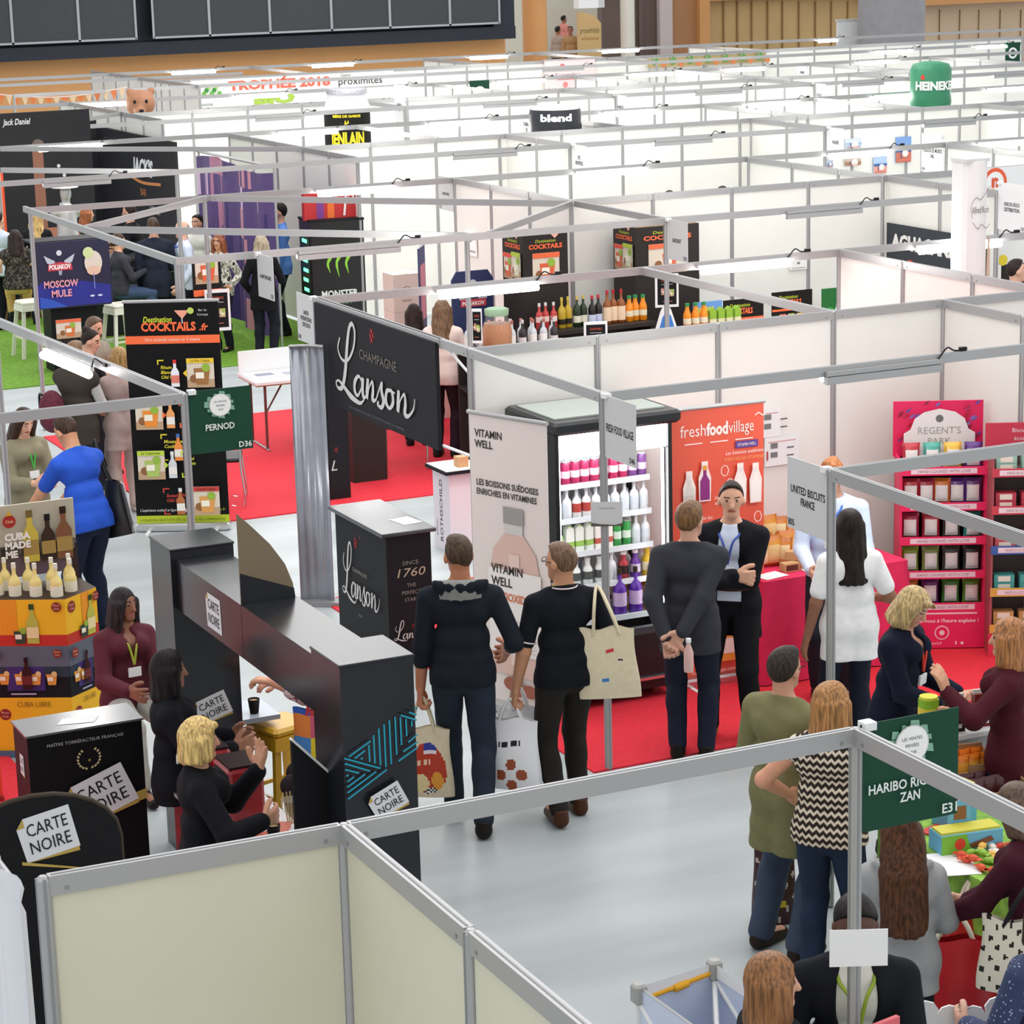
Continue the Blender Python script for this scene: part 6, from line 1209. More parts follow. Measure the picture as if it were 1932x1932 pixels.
t = thing('wine_poster_stand', 'white pointed card with a blue arch at the right end of the shelf', 'sign', PY(1255, 612, 6.6), -.2); mb = MB(); mb.prism([(-.11, -.05), (.13, -.05), (.06, .16), (0, .22), (-.05, .14)], None, .01, PAPER, (Vector((0, 0, 0)), Vector((1, 0, 0)), Vector((0, 0, 1)), Vector((0, -1, 0)))); f = Face(mb, (0, -.0105, 0), (1, 0, 0), (0, 0, 1)); f.poly([(-.07, -.05), (.1, -.05), (.06, .09), (.01, .13), (-.03, .08)], mc('3a7ac8')); mb.build('card', t); q = PY(1255, 612, 6.6).z; MB().box((0, .02, -.05-(q-.05)/2), (.08, .02, q-.05), DK).build('stem', t); MB().box((0, .02, -q+.01), (.2, .2, .02), DK).build('base', t)
yj = proto_carton('juice_carton', .075, .2, '8ab030', 'e0d8b0'); 
t = thing('bottle_shelf', 'dark shelf carrying green and yellow cartons right of the flag sign', 'shelf', (5.5, 6.7, 0)); MB().box((.4, .15, 1.2), (.8, .32, .04), DK).build('shelf_board', t); MB().box((.4, .3, .6), (.8, .04, 1.2), DK).build('back_panel', t)
for i in range(7): place(yj if i > 2 else oj, (5.58+.1*i, 6.8, 1.222), 'green or orange juice pack on the right dark shelf, %s from the left' % ORD[i], 'carton', 'juice packs on the right dark shelf')
# posters over the fridge wall
def poster(label, x0, y, z0, w_, h, fn, col, cat='poster', face='y', stand=False):
    t = thing('poster', label, cat, (x0, y, z0)); U = (1, 0, 0) if face == 'y' else (0, -1, 0); mb = MB(); 
    if face == 'y': mb.box((w_/2, .0, h/2), (w_, .012, h), mc(col)); f = Face(mb, (0, -.0065, 0), U, (0, 0, 1))
    else: mb.box((0, -w_/2, h/2), (.012, w_, h), mc(col)); f = Face(mb, (-.0065, 0, 0), U, (0, 0, 1))
    fn(f, w_, h); mb.build('sheet', t)
    if stand: mb = MB().box((w_/2, .06, -z0/2), (w_*.7, .08, z0), DK); mb.build('stand', t)
    return t
def P2(px0, py0, px1, py1, y): a = PY(px0, py1, y); b = PY(px1, py0, y); return a.x, a.z, b.x-a.x, b.z-a.z
def d_beach(f, w_, h): f.rect(0, 0, w_, h*.3, mc('3a7ac0')); f.text('CARAÏBOS', w_*.35, h*.68, h*.17, mc('f0e030'), wid=w_*.7, bold=.04); [fbottle(f, w_*(.15+.1*i), .0, h*.3, ('c03a3a', '3a8a4a', 'e0a030', 'b04a4a')[i % 4]) for i in range(8)]
def d_ckt(f, w_, h): f.text('COCKTAILS', w_*.45, h*.62, h*.14, mc('f06a38'), wid=w_*.55, bold=.04); f.text('Destination', w_*.4, h*.8, h*.09, mc('c8d530'), shear=.2); f.rect(0, h*.46, w_, h*.52, mc('f06a38')); [photo(f, w_*(.18+.2*i), 0, w_*.15, h*.38, ('e05040', 'b0c838', 'e0c030')[i], 'd8a060') for i in range(3)]
for lab, a, fn, c in (('blue beach drinks poster behind the fridge partition', (1308, 566, 1362, 640, 7.1), d_beach, '6a9ad8'), ('black cocktail poster card, left one behind the fridge partition', (1365, 560, 1440, 640, 7.1), d_ckt, '1a1614'), ('black cocktail poster card, right one beside the green mint poster', (1456, 545, 1532, 620, 7.4), d_ckt, '1a1614')):
    x, z, w_, h = P2(*a); poster(lab, x, a[4], z, w_, h, fn, c, stand=True)
x, z, w_, h = P2(1550, 541, 1594, 620, 7.6)
def d_mint(f, w_, h): f.disc(w_*.35, h*.35, w_*.25, mc('4aa050')); fglass(f, w_*.3, h*.1, h*.3, 'd8e0a0'); fbottle(f, w_*.65, h*.1, h*.6, 'e8e8e8', '2a2a2a'); f.text('AM', w_*.85, h*.75, h*.14, mc('f0f0f0'), bold=.03)
poster('green mint poster against the white partition', x, 7.6, z, w_, h, d_mint, '1a6a2a', stand=True)
def d_agua(f, w_, h): f.rect(0, 0, w_, h*.46, mc('1a5a40')); f.text('AGUACANA', .1, h*.64, h*.2, mc('eceae6'), 'l', bold=.05, wid=1.28); f.disc(.48, h*.36, .1, mc('d84a3a')); f.text('Para', .48, h*.33, .05, mc('f0d8d0'), bold=.03); f.text('caipirinha', .60, h*.29, h*.14, mc('ece8e4'), 'l', bold=.04, wid=.75); f.rect(w_*.7, 0, w_, h*.26, mc('b03a30'))
poster('dark grey and green banner with bold white capitals beside the white tower', 8.965, 8.12, 1.22, 1.9, .75, d_agua, '3c4046', 'banner', 'x')
def d_photo(c1, c2):
    def g(f, w_, h): f.rect(0, 0, w_, h*.4, mc(c1)); f.rect(0, h*.4, w_, h*.55, mc(c2)); f.disc(w_*.6, h*.35, w_*.2, mc('e8e4e0')); f.rect(w_*.3, h*.15, w_*.36, h*.5, mc('4a5a8a')); f.rect(w_*.1, h*.05, w_*.9, h*.12, mc('d87a6a'))
    return g
for lab, a, g, c in (('tall beach photograph with boats on the white spine', (1690, 257, 1719, 307), d_photo('c8705a', '3a5aa0'), '7aa0d8'), ('pale sea photograph at the upper left of the beach photographs', (1594, 260, 1625, 280), d_photo('b8c8dc', 'a0b4d0'), 'd4dce8'), ('brown ruin photograph in the beach photograph group', (1594, 296, 1624, 313), d_photo('a07a60', 'b89a80'), 'c8b8a8'), ('blue sea photograph with red foreground', (1648, 292, 1673, 328), d_photo('e0a090', '4a6aa8'), 'b0c8e8'), ('small grey blue photograph at the lower left', (1559, 299, 1571, 316), d_photo('8a98b8', 'a8b4c8'), 'b8c0d0')):
    x, z, w_, h = P2(*a, 16.66); poster(lab, x, 16.66, z, w_, h, g, c)
def d_qr(f, w_, h): f.rect(w_*.42, h*.55, w_*.58, h*.75, mc('77777a')); f.rect(w_*.1, h*.15, w_*.9, h*.22, mc('a8a49c'))
x, z, w_, h = P2(1490, 488, 1522, 510, 8.17); poster('small white notice under the lit strip on the plain white spine', x, 8.17, z, w_, h, d_qr, 'f0f0ee', 'notice')
q = PX(880, 480, 4.93); poster('small white notice on the panel above the navy crest sign', 4.93, q.y, q.z, .3, .3, d_qr, 'f4f4f2', 'notice', 'x')
def d_n(f, w_, h): f.disc(w_*.2, h*.55, .17, mc('e8603a')); f.disc(w_*.2, h*.55, .125, mc('f2f2f2')); f.text('n', w_*.2, h*.42, .14, mc('d85a3a'), bold=.06); f.rect(w_*.12, h*.3, w_*.19, h*.36, mc('e8a030'))
x, z, w_, h = P2(1850, 312, 1932, 380, 8.15); poster('white panel poster with an orange round letter logo at the right edge', x, 8.15, z, w_*1.6, h, d_n, 'ececec')
def d_red(f, w_, h): fbottle(f, w_*.3, .02, h*.8, '7a3a8a', 'd8d8d8'); fbottle(f, w_*.5, .02, h*.75, 'e8702a', 'e8e8e8'); f.stroke([(w_*.75, h*.1), (w_*.8, h*.8), (w_*.9, h*.5), (w_*.97, h*.9)], .03, mc('f0e8e4'))
def d_right(f, w_, h): f.rect(0, h*.55, w_, h*.62, mc('e8a030')); f.text('S', w_*.3, h*.82, h*.1, mc('1c1c20')); f.rect(w_*.1, h*.68, w_*.6, h*.7, mc('55555a')); f.disc(.05, .05, .06, mc('e8d030'))
x, z, w_, h = P2(1884, 355, 1990, 500, 6.4); poster('white poster panel with an orange band behind the dark haired man at right', x, 6.4, z, w_, h, d_right, 'ecebe8', stand=True)
# --- tall white tower
t = thing('tall_tower', 'tall white advertising tower with script name and a champagne bottle', 'tower', (6.24, 2.80, 0)); t.scale = (.62, .9, 1); TW = M('tower_white', (.80, .78, .78), .25); mb = MB(); N = 14
P = [(-.17, -.06)]+[(-.12+.34*i/N, -.10-.05*math.sin(math.pi*i/N)) for i in range(N+1)]+[(.22, .12), (-.17, .12)]
mb.prism(P, (0, 0, 0), 3.22, TW); f = Face(mb, (-.15, -.158, 0), (1, 0, 0), (0, 0, 1)); f.text('Alfred Roth', .2, 2.76, .06, mc('55504c'), wid=.3); f.stroke(spline([(.06, 2.72), (.03, 2.82), (.12, 2.9), (.2, 2.88), (.3, 2.95), (.36, 3.0)], 5), .008, mc('8a8680')); f.stroke(spline([(.06, 2.68), (.16, 2.62), (.22, 2.66), (.3, 2.62), (.36, 2.66)], 5), .008, mc('8a8680'))
f.poly([(.20, 1.2), (.37, 1.2), (.37, 2.55), (.33, 2.52), (.31, 2.1), (.27, 1.75)], mc('c8a890', .3)); f.poly([(.18, 1.1), (.37, 1.1), (.37, 1.75), (.27, 1.72)], mc('5a5a4e', .3)); f.rect(.27, 1.72, .37, 1.86, mc('3a3430')); mb.build('body', t); MB().box((.025, 0, 3.23), (.42, .26, .03), GREYP).build('cap', t)
# --- barrel, inflatable cap, tub, bear
t = thing('giant_barrel_can', 'giant white beer barrel inflatable with black and yellow label', 'inflatable', (8.75, 24.2, 0)); WH = M('white_vinyl', (.76, .77, .80), .3); MB().lathe([(.42, 0), (.42, 2.4), (.34, 2.62), (.33, 2.7)], WH, n=28).build('body', t); mb = MB().lathe([(.36, 2.70), (.36, 2.78), (.3, 2.79)], M('silver_rim', (.5, .5, .55), .25, .8, bump=1, scale=30), n=28); mb.build('rim', t)
BLK2 = mc('1a1a18'); mb = MB(); n = 22; vs = []
a0, a1 = -math.pi/2-.42-1.2, -math.pi/2-.42+1.2
for z in (1.78, 2.40):
    for i in range(n+1): a = a0+(a1-a0)*i/n; vs.append((.424*math.cos(a), .424*math.sin(a), z+(.05*math.cos((i/n-.5)*2.6) if z > 2 else -.0)))
mb.add(vs, [[i, i+1, n+2+i, n+1+i] for i in range(n)], BLK2, True); mb.build('label_band', t)
def bent_text(mb, s, R, a_mid, z, h, wid, mat, sub=None):
    vs, fs, x0, x1 = text_mesh(s, .05); k = wid/(x1-x0); xm = (x0+x1)/2
    mb.add([(R*math.cos(a_mid+(x-xm)*k/R), R*math.sin(a_mid+(x-xm)*k/R), z+y*h/.69) for x, y in vs], fs, mat)
mb = MB(); bent_text(mb, 'JENLAIN', .43, -math.pi/2-.42, 1.86, .2, .62, mc('e8d020')); mb.build('lettering', t); mb = MB(); bent_text(mb, 'BIÈRE DE GARDE', .43, -math.pi/2-.42, 2.32, .04, .5, mc('e8d020')); mb.build('small_lettering', t); mb = MB(); mb.add([(.431*math.cos(-1.99+a), .431*math.sin(-1.99+a), z) for a, z in ((-.14, 2.14), (.14, 2.14), (.1, 2.2), (.06, 2.28), (0, 2.22), (-.06, 2.28), (-.1, 2.2))], [list(range(7))], mc('e8d020')); mb.build('emblem', t)
t = thing('inflatable_cap', 'green inflatable cap shaped can with white capitals above the partitions', 'inflatable', (17.3, 19.2, 0)); GI = M('green_vinyl', (.03, .22, .11), .5, var=.1, scale=8); mb = MB().lathe([(.33, 0), (.335, 2.3), (.35, 2.36), (.34, 2.5), (.345, 2.9), (.30, 2.99), (.15, 3.03), (.02, 3.04)], GI, n=26); mb.build('body', t)
mb = MB(); bent_text(mb, 'HEINEKEN', .352, -math.pi/2-.20, 2.58, .13, .84, mc('eef2ee')); a = -math.pi/2-1.0; mb.add([(.352*math.cos(a+dx), .352*math.sin(a+dx), 2.78+dz) for dx, dz in ((-.12, 0), (0, -.05), (.12, 0), (0, .06))], [[0, 1, 2, 3]], mc('d83a2a')); mb.build('lettering', t)
t = thing('round_tub', 'dark round tub with white script behind the middle partitions', 'tub', (9.6, 17.9, 0)); mb = MB().lathe([(.40, 0), (.40, 2.64), (.38, 2.72)], mc('23262e', .4), n=26); bent_text(mb, 'blend', .405, -math.pi/2-.42, 2.56, .1, .5, mc('e8e8ea')); mb.build('body', t); MB().lathe([(.36, 2.72), (.30, 2.77)], PAPER, n=20).build('lid', t)
t = thing('bear_inflatable', 'brown inflatable bear leaning over the partition at upper left', 'inflatable', (6.35, 28.3, 0)); BRN = M('brown_vinyl', (.34, .15, .075), .6, var=.1, scale=5)
q = Sdf(.06); q.cap((0, 0, .4), (0, 0, 1.95), .38, .34); q.ell((-.02, -.02, 2.45), (.27, .26, .25)); q.cap((-.1, -.2, 2.33), (-.12, -.3, 2.31), .1); q.cap((.25, -.1, 2.0), (.55, -.3, 2.02), .11, .09); q.cap((-.25, -.15, 2.0), (-.45, -.3, 1.9), .11, .09)
for s in (1, -1): q.ell((.2*s, 0, 2.66), (.08, .05, .08)); q.cap((.18*s, 0, .4), (.2*s, -.05, .1), .18, .16)
q.cut((0, 0, .01), (0, 0, -1)); sobj('body', q, .03, BRN, t); mb = MB(); mb.ell((-.2, -.26, 2.5), (.03, .02, .035), BLACK, 8, 5); mb.ell((.02, -.275, 2.5), (.03, .02, .035), BLACK, 8, 5); mb.ell((-.12, -.395, 2.34), (.05, .03, .035), BLACK, 8, 5); mb.build('face', t); MB().box((-.05, -.33, 2.12), (.3, .05, .06), PAPER).build('scarf', t)
# --- banners at the back
def long_banner(label, a, y, fn, col, hang=True):
    x, z, w_, h = P2(*a, y); t = thing('wall_banner', label, 'banner', (x, y, z)); mb = MB().box((w_/2, 0, h/2), (w_, .015, h), mc(col)); f = Face(mb, (0, -.008, 0), (1, 0, 0), (0, 0, 1), .004); fn(f, w_, h); mb.build('sheet', t); MB().box((w_/2, 0, h+.01), (w_+.06, .03, .03), ALU).build('top_rail', t)
    for i in (0.02, .5, .98): MB().tube([(w_*i, .03, 0), (w_*i, .03, -z)], .02, ALU, 6).build('support_pole', t)
def d_troph(f, w_, h): f.text('TROPHÉE 2018', w_*.18, h*.58, h*.3, mc('e8705a'), 'l', wid=w_*.5, bold=.05); f.text('Casino', w_*.73, h*.86, h*.1, mc('3a3a3a'), 'l', shear=.2); f.text('proximités', w_*.72, h*.56, h*.26, mc('3a3a3a'), 'l', wid=w_*.22); f.text('BIO', w_*.3, h*.05, h*.34, mc('a8c84a'), 'l', wid=w_*.2, bold=.06); f.text('Danone', w_*.02, h*.06, h*.14, mc('6a7a8a'), 'l'); [f.disc(w_*(.06+.012*i), h*(.5+.12*(i % 3)), h*.09, mc(('6ab04a', '3a8a3a', '9ac85a')[i % 3]), 6) for i in range(7)]
long_banner('long white trophy banner with pale red capitals at the back', (362, 132, 742, 205), 34.3, d_troph, 'f0eeec')
def d_fruit(f, w_, h):
    for i in range(7): f.disc(w_*(.06+.145*i), h*.65, h*.45, mc('5a9a4a'), 10); f.disc(w_*(.13+.145*i), h*.2, h*.3, mc('d8804a'), 10); f.disc(w_*(.05+.145*i), h*.92, h*.1, mc('d8a0a0'), 8)
long_banner('long green and orange fruit banner below the tan cladding', (1222, 99, 1445, 128), 34.38, d_fruit, 'b8a06a')
def d_pink(f, w_, h): f.disc(w_*.35, h*.75, h*.12, mc('d87070')); f.text('Kronenbourg'[:9], w_*.45, h*.42, h*.12, mc('7a7a90'), wid=w_*.5, shear=.2); f.rect(w_*.25, h*.3, w_*.7, h*.35, mc('d84a4a')); f.disc(w_*.4, h*.12, h*.1, mc('d88080'))
long_banner('pale pink poster banner with red script near the back', (1028, 110, 1122, 168), 34.35, d_pink, 'f0d4d2')
t = thing('bunting', 'string of orange and cream bunting flags across the upper left', 'bunting', (3.2, 28.4, 0)); mb = MB(); P0 = W(-5, 178, 2.35); P1 = W(238, 165, 2.55); PTS = [(P0+(P1-P0)*i/16)-Vector((0, 0, .12*math.sin(math.pi*i/16)))-Vector((3.2, 28.4, 0)) for i in range(17)]
mb.tube(PTS, .012, mc('f0d8d0'), 5).build('cord', t); d = (P1-P0).normalized()
for i in range(16): a = PTS[i]+(PTS[i+1]-PTS[i])*.1; b = PTS[i]+(PTS[i+1]-PTS[i])*.9; c = (a+b)/2-Vector((0, 0, .2)); mb = MB(); n_ = Vector((-d.y, d.x, 0))*.004; mb.add([a-n_, b-n_, c-n_, a+n_, b+n_, c+n_], [[0, 1, 2], [5, 4, 3], [0, 3, 4, 1], [1, 4, 5, 2], [2, 5, 3, 0]], mc(('e8824a', 'f0d0a8')[i % 2])); mb.build('pennant', t)
# --- bar at upper left: black backdrop, cartons, drape, fridge, counters
t = thing('black_backdrop', 'big black printed backdrop walls behind the bar', 'backdrop', (2.0, 22.4, 0)); BD = M('black_backdrop', (.022, .022, .025), .5, var=.1, scale=3)
mb = MB().box((.75, 0, 1.4), (1.9, .05, 2.8), BD); f = Face(mb, (-.2, -.026, 0), (1, 0, 0), (0, 0, 1), .002); f.text('Jack Daniel', .52, 2.62, .09, mc('d8d8d8'), 'l', wid=.42, shear=.2, bold=.02); f.rect(.95, 1.0, 1.12, 2.2, mc('8a5a48')); f.disc(1.05, 2.28, .1, mc('6a5a54')); f.rect(1.0, .6, 1.7, 1.0, mc('a86a54'))
for i in range(5): f.disc(1.35+.08*(i % 2), 1.35+.15*i, .03, mc('c8c8cc'), 6)
mb.build('left_wall', t); mb = MB().box((3.08, 2.2, 1.1), (.05, 4.4, 2.2), BD); f = Face(mb, (3.054, 4.4, 0), (0, -1, 0), (0, 0, 1), .002); f.text("JACK'S", 2.6, 1.55, .25, mc('e0e0e4'), bold=.05, shear=.2); f.text('BAR', 2.6, 1.2, .12, mc('c87a4a')); f.text('HONEY', 3.2, .95, .12, mc('d0d0d4'), shear=.2); f.stroke(spline([(1.9, 1.48), (2.6, 1.42), (3.6, 1.46)], 6), .05, mc('c8824a')); mb.build('right_wall', t); MB().box((2.2, 4.38, 1.2), (1.7, .05, 2.3), BD).build('rear_wall', t)
t = thing('orange_bottle_display', 'orange red display panel with bottles at the left edge', 'display', (1.72, 21.2, 0)); mb = MB().box((0, 0, 1.0), (.5, .1, 2.0), mc('e0502a')); f = Face(mb, (-.25, -.051, 0), (1, 0, 0), (0, 0, 1)); f.disc(.2, 1.8, .16, mc('f0b070')); fbottle(f, .2, .9, .4, '5a8a3a', 'e8c040', 'e0d0a0'); fbottle(f, .36, .85, .4, '4a7a4a', 'c8c8c8', 'd8d8c0'); mb.build('panel', t); MB().box((0, 0, .3), (.6, .4, .6), mc('2a2018')).build('base', t)
t = thing('wooden_bar', 'wooden bar with pale top at the left edge', 'bar', (1.75, 19.9, 0)); MB().box((0, 0, .5), (1.3, .5, 1.0), M('dark_oak', (.22, .13, .07), .5, var=.2, scale=8)).build('front', t); MB().box((0, 0, 1.02), (1.4, .6, .05), M('pale_oak', (.62, .45, .26), .4)).build('top', t)
t = thing('black_bar_counter', 'long black bar counter behind the navy cocktail banner', 'bar', (2.3, 17.6, 0)); MB().box((.3, 0, .52), (1.8, .5, 1.04), BD).build('front', t); MB().box((.3, 0, 1.055), (1.9, .6, .04), mc('2a2c30', .3)).build('top', t)
for i, (c, x) in enumerate((('c8d040', 1.62), ('a8b838', 1.75), ('2a2a30', 1.9))):
    tag(MB().lathe([(.05, 0), (.05, .16), (.03, .17)], mc(c, .3)).build('drink_can') if False else (lambda o: (setattr(o, 'location', (x, 17.45, 1.078)), o)[1])(MB().lathe([(.05, 0), (.05, .16), (.03, .17)], mc(c, .3)).build('drink_can')), '%s can on the black bar counter' % ('bright yellow', 'olive green', 'dark grey')[i], 'can')
t = thing('hat_mannequin', 'silver hatted bust standing by the black backdrop', 'statue', (2.75, 20.6, 0)); SV = M('silver_paint', (.5, .5, .52), .4, .5); q = Sdf(.04); q.cap((-.16, 0, 1.42), (.16, 0, 1.42), .09); q.cap((0, 0, 1.0), (0, 0, 1.4), .17, .14); q.ell((0, -.02, 1.7), (.085, .1, .12)); q.cap((0, 0, 1.45), (0, 0, 1.62), .06); q.cut((0, 0, .92), (0, 0, -1)); sobj('bust', q, .02, SV, t); MB().lathe([(.2, 1.78), (.2, 1.795), (.12, 1.8), (.11, 1.92), (.05, 1.93)], SV, n=18).build('hat', t); MB().lathe([(.2, 0), (.2, .92)], mc('2a2c30'), n=16).build('pedestal', t)
for i, (x, z) in enumerate(((3.5, .0), (3.5, .42), (3.5, .84), (3.84, .0), (3.84, .42), (3.5, 1.26))):
    t = thing('wine_carton', 'pale cream wine carton in the stack behind the two women, %s' % ('bottom left', 'second left', 'third left', 'bottom right', 'second right', 'topmost')[i], 'box', (x, 9.55, z), 0, 'cream wine cartons behind the two women'); mb = MB().box((0, 0, .21), (.32, .3, .418), mc('dcc8bc')); f = Face(mb, (-.16, -.151, 0), (1, 0, 0), (0, 0, 1)); f.disc(.16, .24, .05, mc('a08a80'), 8); f.disc(.16, .25, .03, mc('dcc8bc'), 8); f.rect(.1, .12, .22, .14, mc('b8a89c')); mb.build('carton', t); MB().box((0, 0, .4185), (.05, .3, .002), mc('c8b098')).build('tape', t)
t = thing('slim_navy_banner', 'slim navy and pink roll up banner seen edge on above the lit strip', 'banner', (3.35, 8.7, 0), 1.0); mb = MB().box((.2, 0, 1.05), (.42, .012, 2.0), mc('2a3468')); f = Face(mb, (0, -.007, .05), (1, 0, 0), (0, 0, 1)); f.rect(.05, 1.2, .37, 1.8, mc('c87888')); f.rect(.1, .6, .32, .8, mc('7a88b8')); mb.build('printed_sheet', t); MB().box((.2, 0, 2.06), (.46, .03, .03), PAPER).build('top_rail', t); MB().box((.2, 0, .02), (.46, .18, .04), ALU).build('cassette', t)
t = thing('crest_sign', 'rounded navy sign with a silver crest behind the beam lamp', 'sign', (3.72, 8.15, 0)); mb = MB(); fr = (Vector((0, 0, 1.0)), Vector((1, 0, 0)), Vector((0, 0, 1)), Vector((0, -1, 0))); mb.prism([(-.24, 0), (.24, 0), (.24, .75), (.18, .84), (-.18, .84), (-.24, .75)], None, .03, mc('25305a'), fr); f = Face(mb, (0, -.031, 1.0), (1, 0, 0), (0, 0, 1)); f.disc(0, .7, .05, mc('c8c8d0'), 8); f.poly([(-.2, .66), (-.06, .56), (-.06, .5), (-.16, .54)], mc('b0b4c0')); f.poly([(.2, .66), (.16, .54), (.06, .5), (.06, .56)], mc('b0b4c0')); f.rect(-.15, .46, .15, .54, mc('b83a44')); f.text('POLIAKOV', 0, .475, .04, mc('f0e8e8'), wid=.26, bold=.03); mb.build('board', t); MB().box((0, .03, .5), (.3, .04, 1.0), DK).build('stem', t); MB().box((0, .03, .02), (.4, .3, .04), DK).build('base', t)
t = thing('ice_bucket', 'navy ice bucket with a white crown behind the black hanging sign', 'bucket', (1.95, 7.0, 1.16)); MB().lathe([(.13, 0), (.17, .3), (.185, .31), (.17, .315), (.16, .3)], mc('1a2a6a', .3), n=18).build('bucket', t); mb = MB(); Face(mb, (-.05, -.172, .12), (1, 0, 0), (0, 0, 1)).poly([(0, 0), (.1, 0), (.12, .08), (.08, .05), (.05, .1), (.02, .05), (-.02, .08)], mc('d8d8e4')); mb.build('crown_mark', t); MB().lathe([(.18, .305), (.187, .315), (.18, .325)], mc('3a4a9a', .3), n=18).build('rim', t)
t = thing('bucket_plinth', 'dark plinth under the navy ice bucket', 'plinth', (1.95, 7.0, 0)); MB().box((0, 0, .565), (.36, .36, 1.13), DK).build('body', t); MB().box((0, 0, 1.145), (.4, .4, .03), DK).build('top', t)
# navy cocktail stand
t = thing('bar_front_banner', 'navy blue bar front printed with crest, pink capitals and a drink glass', 'banner', (.72, 14.85, 0)); NV = M('navy_print', (.012, .014, .045), .4); x0, z0, w_, h = .0, .84, 1.0, .84
mb = MB(); fr = (Vector((0, 0, z0)), Vector((1, 0, 0)), Vector((0, 0, 1)), Vector((0, -1, 0))); mb.prism([(.04, 0), (w_-.03, .0), (w_, .06), (w_-.02, h-.05), (w_-.07, h), (.03, h), (-.0, h-.08), (0, .06)], None, .05, NV, fr); f = Face(mb, (0, -.051, z0), (1, 0, 0), (0, 0, 1), .002)
f.poly([(.03, .02), (.97, .02), (.97, .25), (.6, .33), (.3, .27), (.1, .35), (.02, .3)], mc('1e2488')); f.poly([(.05, .015), (.4, .015), (.2, .12), (.05, .16)], mc('2a50b8')); f.disc(.33, .70, .035, mc('c8ccd4')); f.poly([(.13, .68), (.27, .6), (.27, .53), (.17, .58)], mc('b8bcc8')); f.poly([(.53, .68), (.49, .58), (.39, .53), (.39, .6)], mc('b8bcc8')); f.poly([(.3, .5), (.36, .5), (.345, .42), (.315, .42)], mc('9aa0b0')); f.poly([(.17, .48), (.49, .48), (.48, .56), (.33, .59), (.18, .56)], mc('c03040')); f.text('POLIAKOV', .33, .50, .055, mc('f4ecec'), wid=.28, bold=.04)
f.text('MOSCOW', .33, .27, .085, mc('e89aa8'), wid=.44, bold=.03); f.text('MULE', .33, .15, .085, mc('e89aa8'), wid=.26, bold=.03); f.disc(.76, .55, .115, mc('d8c8bc'), ry=.15); f.disc(.7, .68, .07, mc('c8d098')); f.disc(.76, .45, .09, mc('e0b8a0'), ry=.06); f.rect(.752, .22, .762, .42, mc('8a90d0')); f.disc(.72, .13, .03, mc('d8dcf0'), ry=.012); f.disc(.82, .13, .03, mc('d8dcf0'), ry=.012); mb.build('printed_front', t)
MB().box((.5, .25, .42), (.6, .4, .84), mc('131316')).build('base_box', t); MB().box((.5, .22, 1.68), (1.02, .46, .02), mc('141418')).build('top', t)
x, z, w_, h = P2(107, 600, 152, 640, 13.6); poster('small red cocktail photo board below the navy bar front', x, 13.6, z, w_, h, lambda f, w_, h: photo(f, .0, .0, w_, h, 'e8683a', 'd8703a'), '1a1a1c', stand=True)
x, z, w_, h = P2(365, 480, 415, 560, 12.6); poster('red cocktail photo card above the framed menu stand', x, 12.6, z, w_, h, lambda f, w_, h: (photo(f, w_*.1, h*.3, w_*.8, h*.7, 'e8683a', 'd8603a'), f.rect(0, 0, w_, h*.16, mc('e8683a'))), '1a1a1c', stand=True)
# purple drape
t = thing('purple_drape', 'purple printed stage drape hanging beside the energy drink fridge', 'drape', (4.0, 18.1, 0)); mb = MB(); n = 40; PUR = M('purple_print', (.10, .055, .20), .7); PUL = mc('b87a98'); PUD = mc('3a2868'); vs = []; L_ = 3.1
zs_ = [.18, .6, 1.0, 1.4, 1.8, 2.1, 2.34]
for z in zs_:
    for i in range(n): vs.append((.05*math.sin(i*.7)*(1.1-z/4), -L_*i/(n-1), z+.05*math.sin(i*.16)))
random.seed(5)
for L in range(len(zs_)-1):
    for i in range(n-1):
        m_ = PUR; r_ = random.random()
        if 7 < i < 15 and L > 0 and r_ < .55: m_ = PUL
        elif L == 4 and r_ < .35: m_ = mc('d8b8d8')
        elif 22 < i < 30 and r_ < .35: m_ = mc('c88a9a')
        elif r_ < .3: m_ = PUD
        q = [L*n+i, L*n+i+1, (L+1)*n+i+1, (L+1)*n+i]; mb.add([vs[k] for k in q], [[0, 1, 2, 3], [3, 2, 1, 0]] if False else [[3, 2, 1, 0]], m_, True)
mb.build('cloth', t); MB().tube([(0, .05, 2.42), (0, -L_-.05, 2.42)], .02, ALU).build('hanging_bar', t)
for y in (0, -L_): MB().tube([(.04, y, 0), (.04, y, 2.42)], .018, ALU, 6).build('support_pole', t)
# energy drink fridge
t = thing('energy_drink_fridge', 'black drinks fridge with green claw mark and glowing green side', 'fridge', (4.42, 14.75, 0), -.1); mb = MB().box((.36, .3, .85), (.72, .6, 1.66), mc('0e0f11', .3)); f = Face(mb, (0, -.0005, .02), (1, 0, 0), (0, 0, 1), .002)
for k, (u, L) in enumerate(((.22, .34), (.34, .40), (.47, .36))): f.stroke(spline([(u, 1.32), (u+.03, 1.2), (u-.01, 1.1), (u+.02, 1.32-L)], 4), [.05, .045, .04, .04, .045, .05, .04, .035, .03, .03, .02, .012, .005], mc('8ac838'))
f.text('MONSTER', .36, .66, .085, mc('e0e4e0'), wid=.5, bold=.03); f.text('ENERGY', .36, .56, .045, mc('6a8a5a'), wid=.36); mb.build('cabinet', t); GL = M('green_glow', (.12, 1, .35), .4, emit=2.2); mb = MB().box((-.004, .3, .95), (.008, .42, 1.2), mc('12301c', .2)); 
for k in range(8): mb.box((-.01, .3+.02*(k % 2), .5+k*.13), (.006, .22, .045), GL)
